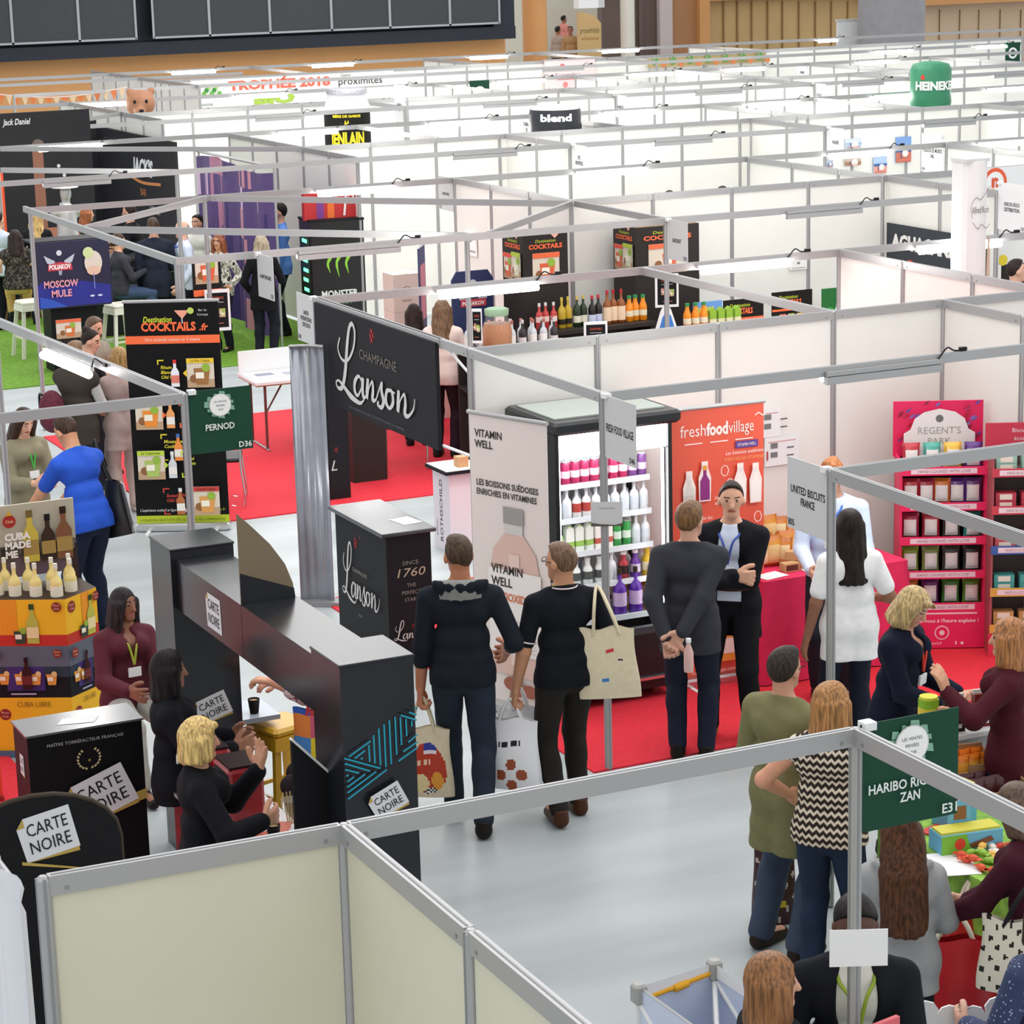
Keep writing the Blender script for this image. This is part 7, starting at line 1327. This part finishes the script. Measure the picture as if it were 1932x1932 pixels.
mb.build('side_window', t); MB().box((.36, .3, 1.69), (.74, .62, .03), mc('1a1b1e')).build('top', t); mb = MB().box((.32, .2, 1.90), (.72, .12, .42), mc('c02a2a')); d_red(Face(mb, (-.04, .1395, 1.69), (1, 0, 0), (0, 0, 1), .002), .72, .42); mb.build('red_topper', t)
# ---------------------------------------------------------------- people
def AA(deg): return math.radians(-25+deg)
def at(px, py, h): q = W(px, py, h); return (q.x, q.y)
R_ = math.radians
hood = person('person in dark navy hoodie with grey hood lining walking away with a cream tote', (-1.24, -2.50), AA(0), 1.86, skin='b87858', hyaw=R_(22), top=dict(col='1b2029', hem=-.03, sleeve=1.35, hood=1, collar=0, lining='8c8c88'), pants=dict(col='27303c'), shoes='1c1917', hair=dict(kind='short', col='4a3a2c', t=.004), hl=(-.27, .05, .80), hr=(.27, .2, 1.06), fr=(.10, -.20, .10), fl=(-.08, .16, .09), lanyard='8a9030', vox=.0085, curl=(.4, 1.0))
polo = person('person in black polo shirt and glasses seen from behind carrying a white bag', (-.65, -2.70), AA(18), 1.78, skin='c08a68', hyaw=R_(35), top=dict(col='12151c', sleeve=.78, hem=-.03, trim='d8c8cc'), pants=dict(col='26221f'), shoes='4a2c1c', hair=dict(kind='short', col='6a4c34', t=.003), hl=(-.30, .06, .86), fr=(.10, .08, .09), fl=(-.09, -.10, .10), hr=(.2, .12, 1.0), glasses=True, lanyard='9aa030', vox=.0085, curl=(.4, 1.0))
person('person in charcoal suit seen from behind holding a bottle behind the back', (.56, -2.10), AA(-8), 1.76, skin='d0a088', hyaw=R_(-35), top=dict(col='36373e', hem=-.10, name='jacket', t=.02), pants=dict(col='1c2030'), shoes='17140f', hair=dict(kind='short', col='6a4822', t=.012, top=.006), hr=(-.04, -.23, .93), hl=(-.14, -.22, .90), fr=(.10, 0, .09), fl=(-.09, .03, .09), pole=((1, -.35, 0), (-1, -.35, 0)), palm=((0, -1, 0), (0, -1, 0)), curl=(.9, .9), hdir=((-.6, 0, -.8), (.3, 0, -.95)), vox=.0085)
person('person in black suit with folded arms and tan shoes facing the viewer', (1.05, -1.80), AA(165), 1.78, skin='cf9c80', hyaw=R_(12), top=dict(col='131419', hem=-.13, name='jacket', open=.045, open2=.05, t=.018), shirt=dict(col='d5deee', sleeve=1.95), pants=dict(col='121317'), shoes='a8663a', belt='4a2a1c', hair=dict(kind='short', col='2e2420', t=.006), hr=(-.06, .20, 1.17), hl=(.07, .26, 1.13), pole=((.8, -.5, -.4), (-.8, -.5, -.4)), palm=((0, -1, -.2), (0, -1, 0)), hdir=((-1, .0, -.1), (1, .05, .05)), curl=(1.1, .9), lanyard='2a4a9a', vox=.0085, fr=(.14, .05, .09), fl=(-.13, .02, .09))
person('person in pale blue shirt and blue lanyard behind the crimson table', at(1572, 862, 1.74), AA(168), 1.78, skin='d8a488', lean=.12, top=dict(col='cdd9ee', hem=-.02), pants=dict(col='20222a'), hair=dict(kind='curly', col='9a5a28', len=.02, wr=.006), hr=(.12, .36, 1.02), hl=(-.16, .38, 1.05), lanyard='3566b8', glasses=True, vox=.011)
person('person with long dark hair in a white blouse seen from behind', at(1604, 958, 1.66), AA(8), 1.66, True, skin='8a5a42', top=dict(col='e9e8e6', sleeve=.7, hem=-.13, t=.022, wr=.002), pants=dict(col='1b1f2c'), hair=dict(kind='long', col='231a17', len=.20, t=.014), hl=(-.28, .02, .80), hr=(.2, .2, 1.0), vox=.009)
person('blonde person in navy cardigan with red lanyard looking down at a phone', at(1690, 1112, 1.60), AA(-125), 1.66, True, skin='d09a80', lean=.10, hpitch=R_(28), top=dict(col='12162a', hem=-.14, t=.018, v=.09, name='cardigan'), pants=dict(col='1c2030'), hair=dict(kind='bob', col='b49a68', len=.07, t=.012, fringe=1), hr=(.10, .36, .98), hl=(-.12, .34, 1.0), lanyard='d83c28', vox=.009, curl=(.7, .7), palm=((0, 0, 1), (0, 0, 1)))
person('person in burgundy at the right edge raising an open hand', at(1908, 1168, 1.64), AA(72), 1.66, True, skin='d8a080', top=dict(col='46131e', hem=-.12, t=.016), pants=dict(col='1c1a22'), hair=dict(kind='bob', col='a0683a', len=.085, t=.01), hl=(-.18, .32, 1.26), hr=(.2, .3, 1.0), hdir=(None, (-.05, .35, 1)), palm=((-1, 0, 0), (.3, 1, 0)), curl=(.3, .25), vox=.009)
person('person in olive green jacket and blue jeans beside the candy booth post', at(1478, 1215, 1.73), AA(-45), 1.73, skin='c8947a', top=dict(col='77734c', hem=-.17, t=.018, st=1.1, name='jacket', wr=.005), pants=dict(col='38445a', t=.02), shoes='2a2019', hair=dict(kind='short', col='332a24', t=.007), hr=(.12, .28, 1.08), hl=(-.15, .24, 1.04), fl=(-.17, .02, .09), fr=(.10, .0, .09), glasses=True, fat=1.0, vox=.009)
person('person in zigzag patterned sleeveless top and jeans behind the candy post', at(1566, 1275, 1.70), AA(-22), 1.68, True, skin='d99c7c', hyaw=R_(-35), top=dict(col='8a6a4c', pat='zigzag', sleeve=.12, hem=-.03, t=.014), pants=dict(col='232f44'), hair=dict(kind='bob', col='a2713e', len=.075, t=.011), hl=(-.26, .2, .98), hr=(.24, .22, 1.02), pole=((.9, -.6, -.2), (-.9, -.6, -.2)), vox=.0085, fat=1.05)
person('girl with long brown hair in a grey hoodie facing the candy table', at(1703, 1525, 1.50), AA(-5), 1.5, True, skin='d8a68c', top=dict(col='9c9c9c', hem=-.10, hood=1, t=.022, collar=0), pants=dict(col='1e2026'), hair=dict(kind='long', col='4a2c1b', len=.25, t=.01, side=.95, back=.065), hr=(.16, .25, .85), hl=(-.17, .22, .86), vox=.0085)
person('person in burgundy sweater leaning over the candy table', at(1972, 1492, 1.58), AA(48), 1.62, True, skin='d8a68c', lean=.15, hpitch=R_(25), top=dict(col='3f1422', hem=-.08, t=.018), pants=dict(col='17171c'), hair=dict(kind='bob', col='55402f', len=.07), hl=(-.14, .42, .93), hr=(.06, .42, .93), curl=(.5, .8), vox=.009)
person('person in navy dotted top at the lower right corner', at(1985, 1690, 1.60), AA(30), 1.64, True, skin='d0a088', top=dict(col='2f3a5c', pat='dots', hem=-.05, t=.02), pants=dict(col='1b1f2c'), hair=dict(kind='bob', col='3a2a20'), hl=(-.2, .25, 1.0), vox=.011)
bj = person('dark haired person in black jacket with green lanyard behind the white card', at(1612, 1680, 1.74), AA(178), 1.76, skin='5c3a2b', hpitch=R_(20), top=dict(col='17191f', hem=-.12, name='jacket', open=.05, open2=.05, t=.02), shirt=dict(col='d8d6cc'), pants=dict(col='17191f'), hair=dict(kind='short', col='1c1614', t=.008), lanyard='8aa02a', hl=(-.10, .36, 1.22), hr=(.2, .25, 1.0), curl=(.6, .9), vox=.0085)
person('person with straight light brown hair in dark coat at the bottom', at(1452, 1798, 1.64), AA(-75), 1.65, True, skin='d8a68c', hyaw=R_(-10), top=dict(col='1c1d22', hem=-.15, t=.022), pants=dict(col='1c1d22'), hair=dict(kind='bob', col='8a5c34', len=.085, t=.012), vox=.0085)
person('blonde person in black waving one hand beside the coffee bar', at(368, 1348, 1.50), AA(-78), 1.66, True, skin='dca284', seat=.62, top=dict(col='121318', hem=-.06, t=.02), pants=dict(col='121318'), hair=dict(kind='bob', col='d9b06c', len=.05, t=.014, fringe=1), hl=(-.12, .32, 1.13), hdir=(None, (.0, .2, 1)), hr=(.16, .3, .95), fr=(.12, .3, .30), fl=(-.12, .3, .30), palm=((-1, 0, 0), (.5, -1, 0)), curl=(.5, .12), pole=((.8, -.6, -.3), (-.3, .5, -1)), vox=.0085)
person('person with black bob hair in black top behind the blonde woman', at(312, 1222, 1.52), AA(-82), 1.62, True, skin='9a6a50', seat=.66, top=dict(col='131419', hem=-.06, t=.018), pants=dict(col='1a1c22'), hair=dict(kind='bob', col='1a1516', len=.085, t=.014), hr=(.12, .34, .95), hl=(-.12, .34, .95), fr=(.12, .3, .34), fl=(-.12, .3, .34), lanyard='2a5ab0', vox=.0085)
person('seated person in burgundy cardigan with a green lanyard', at(228, 1102, 1.33), AA(-150), 1.62, True, skin='8f5f48', seat=.47, hyaw=R_(25), top=dict(col='561525', hem=-.05, t=.016, v=.07, name='cardigan'), pants=dict(col='b8b4ac'), hair=dict(kind='long', col='2a2324', t=.006, len=.13), hr=(.12, .34, .72), hl=(-.10, .36, .70), fr=(.1, .42, .09), fl=(-.1, .42, .09), lanyard='a6b03a', vox=.0085)
qf = W(625, 1290, 1.08)
person('person in pink floral blouse reaching out from behind the front arch column', (qf.x+.12, qf.y-.02), AA(86), 1.56, True, skin='dda082', seat=.52, fr=(.1, .3, .1), fl=(-.1, .3, .1), top=dict(col='c88a90', pat='floral', sleeve=1.35, hem=-.08, t=.024), pants=dict(col='3a3238'), hair=dict(kind='bob', col='4a3424'), hl=(-.12, .46, 1.12), hr=(.10, .44, 1.06), hdir=((-.3, 1, -.1), (.2, 1, .1)), curl=(.4, .7), palm=((0, 0, -1), (0, 0, -1)), vox=.0085)
blue = person('person in bright blue polo shirt bending with a black shoulder bag', at(158, 796, 1.74), AA(52), 1.82, skin='c08a68', lean=.24, hpitch=R_(24), top=dict(col='0f48b4', sleeve=.72, hem=-.04, t=.016), pants=dict(col='171f33'), shoes='1c1917', hair=dict(kind='short', col='3a2b20', t=.004), hl=(-.2, .52, .98), hr=(.08, .5, .95), lanyard='38b048', vox=.009)
person('person with long brown hair looking at a phone beside the blue polo shirt', at(40, 790, 1.56), AA(-140), 1.68, True, skin='d8a68c', hpitch=R_(25), top=dict(col='857f66', hem=-.10, sleeve=1.7, t=.018), pants=dict(col='c8ccd0'), hair=dict(kind='long', col='3c2a20', len=.2), hr=(.08, .32, 1.08), hl=(-.08, .32, 1.08), curl=(.8, .8), lanyard='4ab04a', vox=.011)
person('person in dark quilted vest with a red backpack seen from behind', at(138, 640, 1.72), AA(-30), 1.72, skin='c9957a', top=dict(col='423b35', hem=-.10, sleeve=.05, t=.03, vest=0, name='vest'), shirt=dict(col='c6c4c0', sleeve=1.95), pants=dict(col='1c2030'), hair=dict(kind='short', col='7a5a3c', t=.008), hr=(.14, .34, 1.0), hl=(-.1, .34, 1.0), vox=.011)
person('person with a dark hair bun behind the lamp beam', at(163, 618, 1.66), AA(-95), 1.66, True, skin='d8a68c', hpitch=R_(18), top=dict(col='2a2a2e', hem=-.08), pants=dict(col='1c1d22'), hair=dict(kind='bun', col='2c2220'), hr=(.1, .36, 1.05), hl=(-.1, .34, 1.05), vox=.012)
person('person with sunglasses pushed up on short brown hair', at(172, 598, 1.64), AA(-120), 1.66, skin='d09a80', hpitch=R_(15), top=dict(col='8f8676', sleeve=.8), pants=dict(col='3a3a40'), hair=dict(kind='short', col='5a4230', t=.01), hr=(.1, .34, 1.1), hl=(-.12, .3, 1.1), vox=.012)
person('person in mauve jacket with short blonde hair beside the cocktail banner', at(224, 652, 1.62), AA(25), 1.62, True, skin='d8a68c', top=dict(col='b39a94', hem=-.14, t=.024, wr=.005), pants=dict(col='c2aaa2', t=.022, wr=.005), shoes='d8c8bc', hair=dict(kind='bob', col='a27c48', len=.055, t=.012), hl=(-.12, .34, 1.1), hr=(.15, .3, 1.05), vox=.011)
person('person in grey fur vest sitting on the left bar stool', at(28, 440, 1.56), AA(12), 1.64, True, skin='d8b090', seat=.76, top=dict(col='4a4540', pat='fur', sleeve=.05, hem=-.02, t=.035, wr=.006, name='fur_vest'), pants=dict(col='d0a866'), hair=dict(kind='long', col='2f2422', len=.13), hl=(-.26, .2, 1.05), hr=(.2, .3, 1.1), fr=(.1, .36, .45), fl=(-.1, .36, .45), vox=.014)
FARP = [('person with long wavy blonde hair standing at the bar', (66, 394), 1.66, 5, True, 'e0b090', '1c1c20', dict(kind='curly', col='d2ab6c', len=.2), {}),
        ('person with ginger hair in dark clothes facing right at the bar', (162, 388), 1.62, -80, True, 'e0b090', '202126', dict(kind='long', col='9a5528', len=.14), {}),
        ('person in dark suit seen from behind at the bar', (288, 408), 1.80, 12, False, 'c8967c', '232836', dict(kind='short', col='4a3a30', t=.006), dict(hem=-.12)),
        ('bearded person in dark clothes looking left at the bar', (244, 382), 1.76, 75, False, 'c8967c', '1c1e24', dict(kind='short', col='30241e'), {}),
        ('balding person in white shirt with blue lanyard', (344, 413), 1.74, 110, False, 'e0ae98', 'd2dcf0', dict(kind='bald', col='b0a294', t=.002), dict(lan='2a48a8')),
        ('dark haired person in pale shirt behind the balding man', (372, 403), 1.64, 150, False, 'c8967c', 'd8d6d0', dict(kind='short', col='241c18', t=.01), {}),
        ('person with reddish hair in a camouflage jacket', (412, 438), 1.58, 160, True, 'c8906c', 'a8a494', dict(kind='long', col='8a4a2c', len=.14), dict(pat='camo')),
        ('person with curly grey hair in a black dress seen from behind', (492, 442), 1.64, -8, True, 'd8b098', '111114', dict(kind='curly', col='a8987f', len=.05, t=.014), dict(hem=-.12)),
        ('bearded person in bright blue shirt in front of the energy drink fridge', (527, 380), 1.84, 105, False, 'd8a890', '5c8cd8', dict(kind='short', col='1c1614', t=.012), dict(beard='1c1614')),
        ('person with long dark hair seen from behind, left of the white blouse woman', (780, 570), 1.55, 5, True, 'c8967c', '1c1a1e', dict(kind='long', col='2c201c', len=.2), {}),
        ('person in pale pink blouse and dark trousers seen from behind', (833, 562), 1.68, -10, True, 'd8a890', 'e2cbc2', dict(kind='long', col='6c4d33', len=.17), dict(pants='2a1a22')),
        ('person at the left edge in a light blue shirt', (-6, 398), 1.70, -30, False, 'e0b090', 'c8d2e4', dict(kind='short', col='2c221c'), {}),
        ('person with dark cropped hair looking right at the right edge', (1916, 486), 1.80, -85, False, 'd8a890', '2a2a30', dict(kind='short', col='2c2220', t=.008), {}),
        ('dark haired head showing above the long white spine, left one', (1263, 357), 1.66, 0, True, 'c8967c', '3a3a40', dict(kind='bob', col='2a2420'), {}),
        ('dark haired head showing above the long white spine, right one', (1363, 349), 1.70, 0, False, 'c8967c', '3a3a40', dict(kind='short', col='201a18', t=.01), {}),
        ('far person in front of the tan cladding left of the white panel', (1565, 103), 1.76, 150, False, 'd8a890', '2c2c34', dict(kind='short', col='2a221e'), {}),
        ('far person beside the grey column', (1626, 99), 1.70, 150, False, 'd8a890', 'd8d4d0', dict(kind='short', col='5a4434'), {}),
        ('far person in front of the pale cladding at right', (1856, 86), 1.74, 150, False, 'd8a890', 'd0ccc8', dict(kind='short', col='4a382c'), {})]
for lab, (px, py), H_, ang, fem, sk, tc_, hr_, ex in FARP:
    person(lab, at(px, py, H_), AA(ang), H_, fem, skin=sk, top=dict(col=tc_, hem=ex.get('hem', -.06), **({'pat': ex['pat']} if 'pat' in ex else {})), pants=dict(col=ex.get('pants', '1a1c24')), hair=hr_, lanyard=ex.get('lan'), beard=ex.get('beard'), hr=(.15, .28, 1.05), hl=(-.2, .12, .88), vox=.015)
person('seated person in grey top and jeans at the navy bar front', at(222, 452, 1.52), AA(-65), 1.64, True, skin='dca888', seat=.76, top=dict(col='3c3c44', hem=-.03), pants=dict(col='3b5070'), hair=dict(kind='pony', col='4a382c'), glasses=True, hr=(.1, .32, 1.1), hl=(-.1, .32, 1.1), fr=(.1, .36, .4), fl=(-.1, .36, .4), vox=.014)
for lab, px, py, c, sh in (('far person in pink shirt at the entrance, farthest of three', 1063, 28, 'd88a80', 0), ('far person in grey top at the entrance, left one of three', 1052, 48, 'a89488', 1), ('far person in tan jacket with lanyard at the entrance, right one of three', 1076, 48, 'a8845c', 2)):
    H_ = 1.72; z = 1.0; q = W(px, py, H_+z)
    person(lab, (q.x, q.y), AA((-60, -40, 175)[sh]), H_, sh == 1, skin='a06a50', top=dict(col=c, hem=-.05), pants=dict(col='1c1c22'), hair=dict(kind='short', col='2a201c'), vox=.02)[0].location.z = max(0, z)
# ---------------------------------------------------------------- things people carry
def bagmesh(name, w_, h, d, fn, parent, nu=34, nv=40, sag=.0):
    mb = MB(); 
    for s in (1, -1):
        vs = []
        for j in range(nv+1):
            for i in range(nu+1):
                u, v = i/nu*2-1, j/nv; b = (1-u*u)**.5*(.35+.65*math.sin(math.pi*min(1, v*.8+.12)))*(1-.6*v); wv = 1+.05*math.sin(v*5+1)-.05*v
                vs.append((u*w_/2*wv, -s*(d/2*b+.003), v*h+.012*math.sin(u*5)*v))
        for j in range(nv):
            for i in range(nu):
                q = [j*(nu+1)+i, j*(nu+1)+i+1, (j+1)*(nu+1)+i+1, (j+1)*(nu+1)+i]; mb.add([vs[k] for k in q], [[0, 1, 2, 3] if s == 1 else [3, 2, 1, 0]], fn((i+.5)/nu*2-1, (j+.5)/nv, s), True)
    return mb.build(name, parent)
CAN = M('cream_canvas', (.72, .63, .44), .85, var=.05, scale=30); 
def tote(label, loc, rz, w_, h, d, fn, hh, mat, cat='bag', tilt=0.0, hy=(.0, .0), hcol=None):
    t = thing('tote_bag', label, cat, loc, rz); t.rotation_euler = (0, tilt, rz); bagmesh('bag_body', w_, h, d, fn, t)
    for s in (1, -1): MB().tube(spline([(-w_*.22, -s*.012, h-.04), (-w_*.12+hy[0]*.5, -s*.012, h+hh*.55), (hy[0], hy[1], h+hh), (w_*.12+hy[0]*.5, -s*.012, h+hh*.55), (w_*.22, -s*.012, h-.04)], 5), .011, mat, 5).build('handle', t)
    return t
def wrist(r, i, off=(0, 0, 0)):
    root, d = r; T = d['arms'][i][2]; E = d['arms'][i][1]; p_ = T+nrm(T-E)*.075; mw = Matrix.Translation(root.location) @ Matrix.Rotation(root.rotation_euler.z, 4, 'Z'); return mw @ Vector(p_+V(off))
def f_red(u, v, s):
    if s == 1 and ((u-.12)/.72)**2+((v-.42)/.36)**2 < 1:
        if ((u+.12)/.34)**2+((v-.22)/.14)**2 < 1: return mc('e8d8a0')
        if ((u-.5)/.2)**2+((v-.25)/.12)**2 < 1: return mc('e09a30')
        if abs(u-.28) < .2 and v < .16: return mc('f0f0f0') if (int(u*20)+int(v*40)) % 2 else mc('1a1a1a')
        if v > .62 and abs(u-.3) < .22: return mc('e8e0e8') if v < .67 else mc('2a3a9a')
        if .48 < v < .56 and -.3 < u < .3 and int(u*16) % 3: return mc('e8c8a8')
        return mc('b8381c')
    return CAN
p_ = wrist(hood, 1); tote('cream canvas tote with a red food print held by the hoodie walker', (p_.x+.01, p_.y, p_.z-.62), AA(-10), .36, .44, .13, f_red, .19, CAN)
def f_white(u, v, s):
    if s == 1 and v < .45 and abs(u-.1) < .5 and math.sin(u*9+1)*math.sin(v*21) > .15: return mc('9a4a28')
    if s == 1 and .62 < v < .7 and abs(u) < .4 and int(u*20) % 3: return mc('2a2a2c')
    return M('white_poly', (.82, .82, .84), .4)
p_ = wrist(polo, 1); tote('white plastic bag with brown printed food held by the polo shirt person', (p_.x-.02, p_.y, p_.z-.55), AA(-15), .36, .44, .2, f_white, .12, WHITE)
tote('second white plastic bag half hidden behind the printed one', (p_.x+.12, p_.y+.18, p_.z-.56), AA(20), .3, .44, .16, lambda u, v, s: M('white_poly', (.82, .82, .84), .4), .14, WHITE)
def f_can(u, v, s):
    if s == 1:
        if abs(u-.1) < .16 and .66 < v < .70: return mc('c83a3a')
        if abs(u-.45) < .1 and .52 < v < .56: return mc('3a3a4a')
        if abs(u+.1) < .12 and .24 < v < .29: return mc('3a7ac0')
    return CAN
Pm = Matrix.Translation(polo[0].location) @ Matrix.Rotation(polo[0].rotation_euler.z, 4, 'Z'); q = Pm @ Vector((.24, -.14, .80)); tote('cream canvas tote hanging from the shoulder of the polo shirt person', q, AA(-5), .36, .44, .07, f_can, .24, CAN, tilt=-.05, hy=(-.04, .08))
pg = thing('juice_bottle', 'clear bottle held behind the back of the charcoal suit person', 'bottle', (.40, -2.36, .70), 0); MB().lathe([(.03, 0), (.032, .02), (.032, .13), (.014, .18), (.014, .2)], M('pale_drink', (.7, .45, .4), .15)).build('bottle_body', pg); MB().lathe([(.017, .195), (.017, .22)], PAPER).build('cap', pg)
Bm = Matrix.Translation(blue[0].location) @ Matrix.Rotation(blue[0].rotation_euler.z, 4, 'Z'); q = Bm @ Vector((.26, -.02, .78))
def f_blk(u, v, s):
    if s == 1 and abs(u) < .14 and .2 < v < .85 and int(v*18) % 4: return mc('e4e4e4')
    return mc('101114', .4)
t = tote('black printed shoulder bag with silvery side on the blue polo shirt person', q, AA(-35), .34, .44, .2, f_blk, .34, BLACK, tilt=-.25, hy=(-.05, .05)); mb = MB(); mb.prism([(.0, 0), (.2, .1), (.16, .4), (-.02, .42)], None, .01, M('silver_foil', (.42, .41, .38), .3, .5), (Vector((.16, -.0, 0)), Vector((.8, -.6, 0)).normalized(), Vector((0, 0, 1)), Vector((.6, .8, 0)).normalized())); mb.build('silver_panel', t)
t = thing('backpack', 'dark red backpack on the person in the quilted vest', 'bag', (0, 0, 0)); q = W(98, 770, 1.10); t.location = (q.x, q.y, .88); t.scale = (.85, .85, .85); s_ = Sdf(.03); s_.ell((0, 0, .22), (.15, .1, .24)); s_.ell((0, -.07, .14), (.11, .06, .12)); sobj('pack', s_, .012, M('red_ripstop', (.11, .012, .03), .8, var=.4, scale=30), t)
for s in (1, -1): MB().tube(spline([(.08*s, .08, .4), (.09*s, .16, .38), (.09*s, .16, .1), (.08*s, .08, .04)], 4), .014, BLACK, 6).build('strap', t)
# bags and goods at the lower right
RDB = M('red_plastic_bag', (.50, .012, .018), .35, var=.1, scale=10)
def f_redbag(u, v, s):
    if s == 1 and v < .3 and math.sin(u*13)*math.sin(v*40) > .5: return mc('8a1c14')
    if s == 1 and v < .18 and u < -.1 and abs(v-.1-u*.1) < .05: return mc('e0b020')
    return RDB
q = W(1800, 1905, .25); tote('bright red shopping bag with cream handles beside the girl in grey', (q.x, q.y, .12), AA(-10), .44, .50, .3, f_redbag, .12, M('cream_strap', (.75, .66, .52), .8))
q = W(1845, 1875, .2); tote('second red shopping bag with cream side behind the bright one', (q.x+.05, q.y+.12, .14), AA(30), .40, .50, .24, lambda u, v, s: RDB if u < .3 else M('cream_side', (.62, .45, .36), .7), .12, M('cream_strap', (.75, .66, .52), .8))
q = W(1470, 1745, 0); tote('dark red shopping bag standing on the floor between the jeans legs', (q.x, q.y+.05, 0), AA(0), .24, .52, .16, lambda u, v, s: mc('d8b820') if s == 1 and .2 < v < .27 and abs(u) < .5 else (mc('c8b8b4') if s == 1 and math.sin(u*9)*math.sin(v*25) > .75 else mc('3a0c10', .35)), .08, mc('2a1416'))
q = W(1928, 1800, .9); tote('cream and black printed handbag on the burgundy sweater person', (q.x, q.y, .72), AA(-20), .38, .34, .14, lambda u, v, s: mc('2a2620') if math.sin(u*17+v*3)*math.sin(v*23-u*5) > .62 else mc('d8d0bc'), .2, BLACK, hy=(.06, .1))
q = W(604, 1400, .80); PAT = ['c8323a', 'a8c832', '4a8ac8', 'e8d020', 'e8843a', 'd05a78', '2a5ab8']
tote('shopping bag of bright coloured squares beside the yellow stool', (q.x, q.y, .57), AA(5), .32, .44, .12, lambda u, v, s: mc(PAT[(int((u+1)*1.6)+2*int(v*3.2)) % 7]), .14, mc('c8323a'))
q = wrist(bj, 1, (-.0, .05, .05)); tag(MB().box((0, 0, 0), (.12, .02, .26), mc('d8606a'), rz=.2).build('pink_leaflet'), 'pink leaflet held up by the person in the black jacket', 'leaflet').location = q
q = W(1712, 1322, .98); tag(MB().box((q.x, q.y, .985), (.075, .15, .012), mc('17171a', .2), rz=.8).build('phone'), 'black phone in the hands of the blonde person with the red lanyard', 'phone')
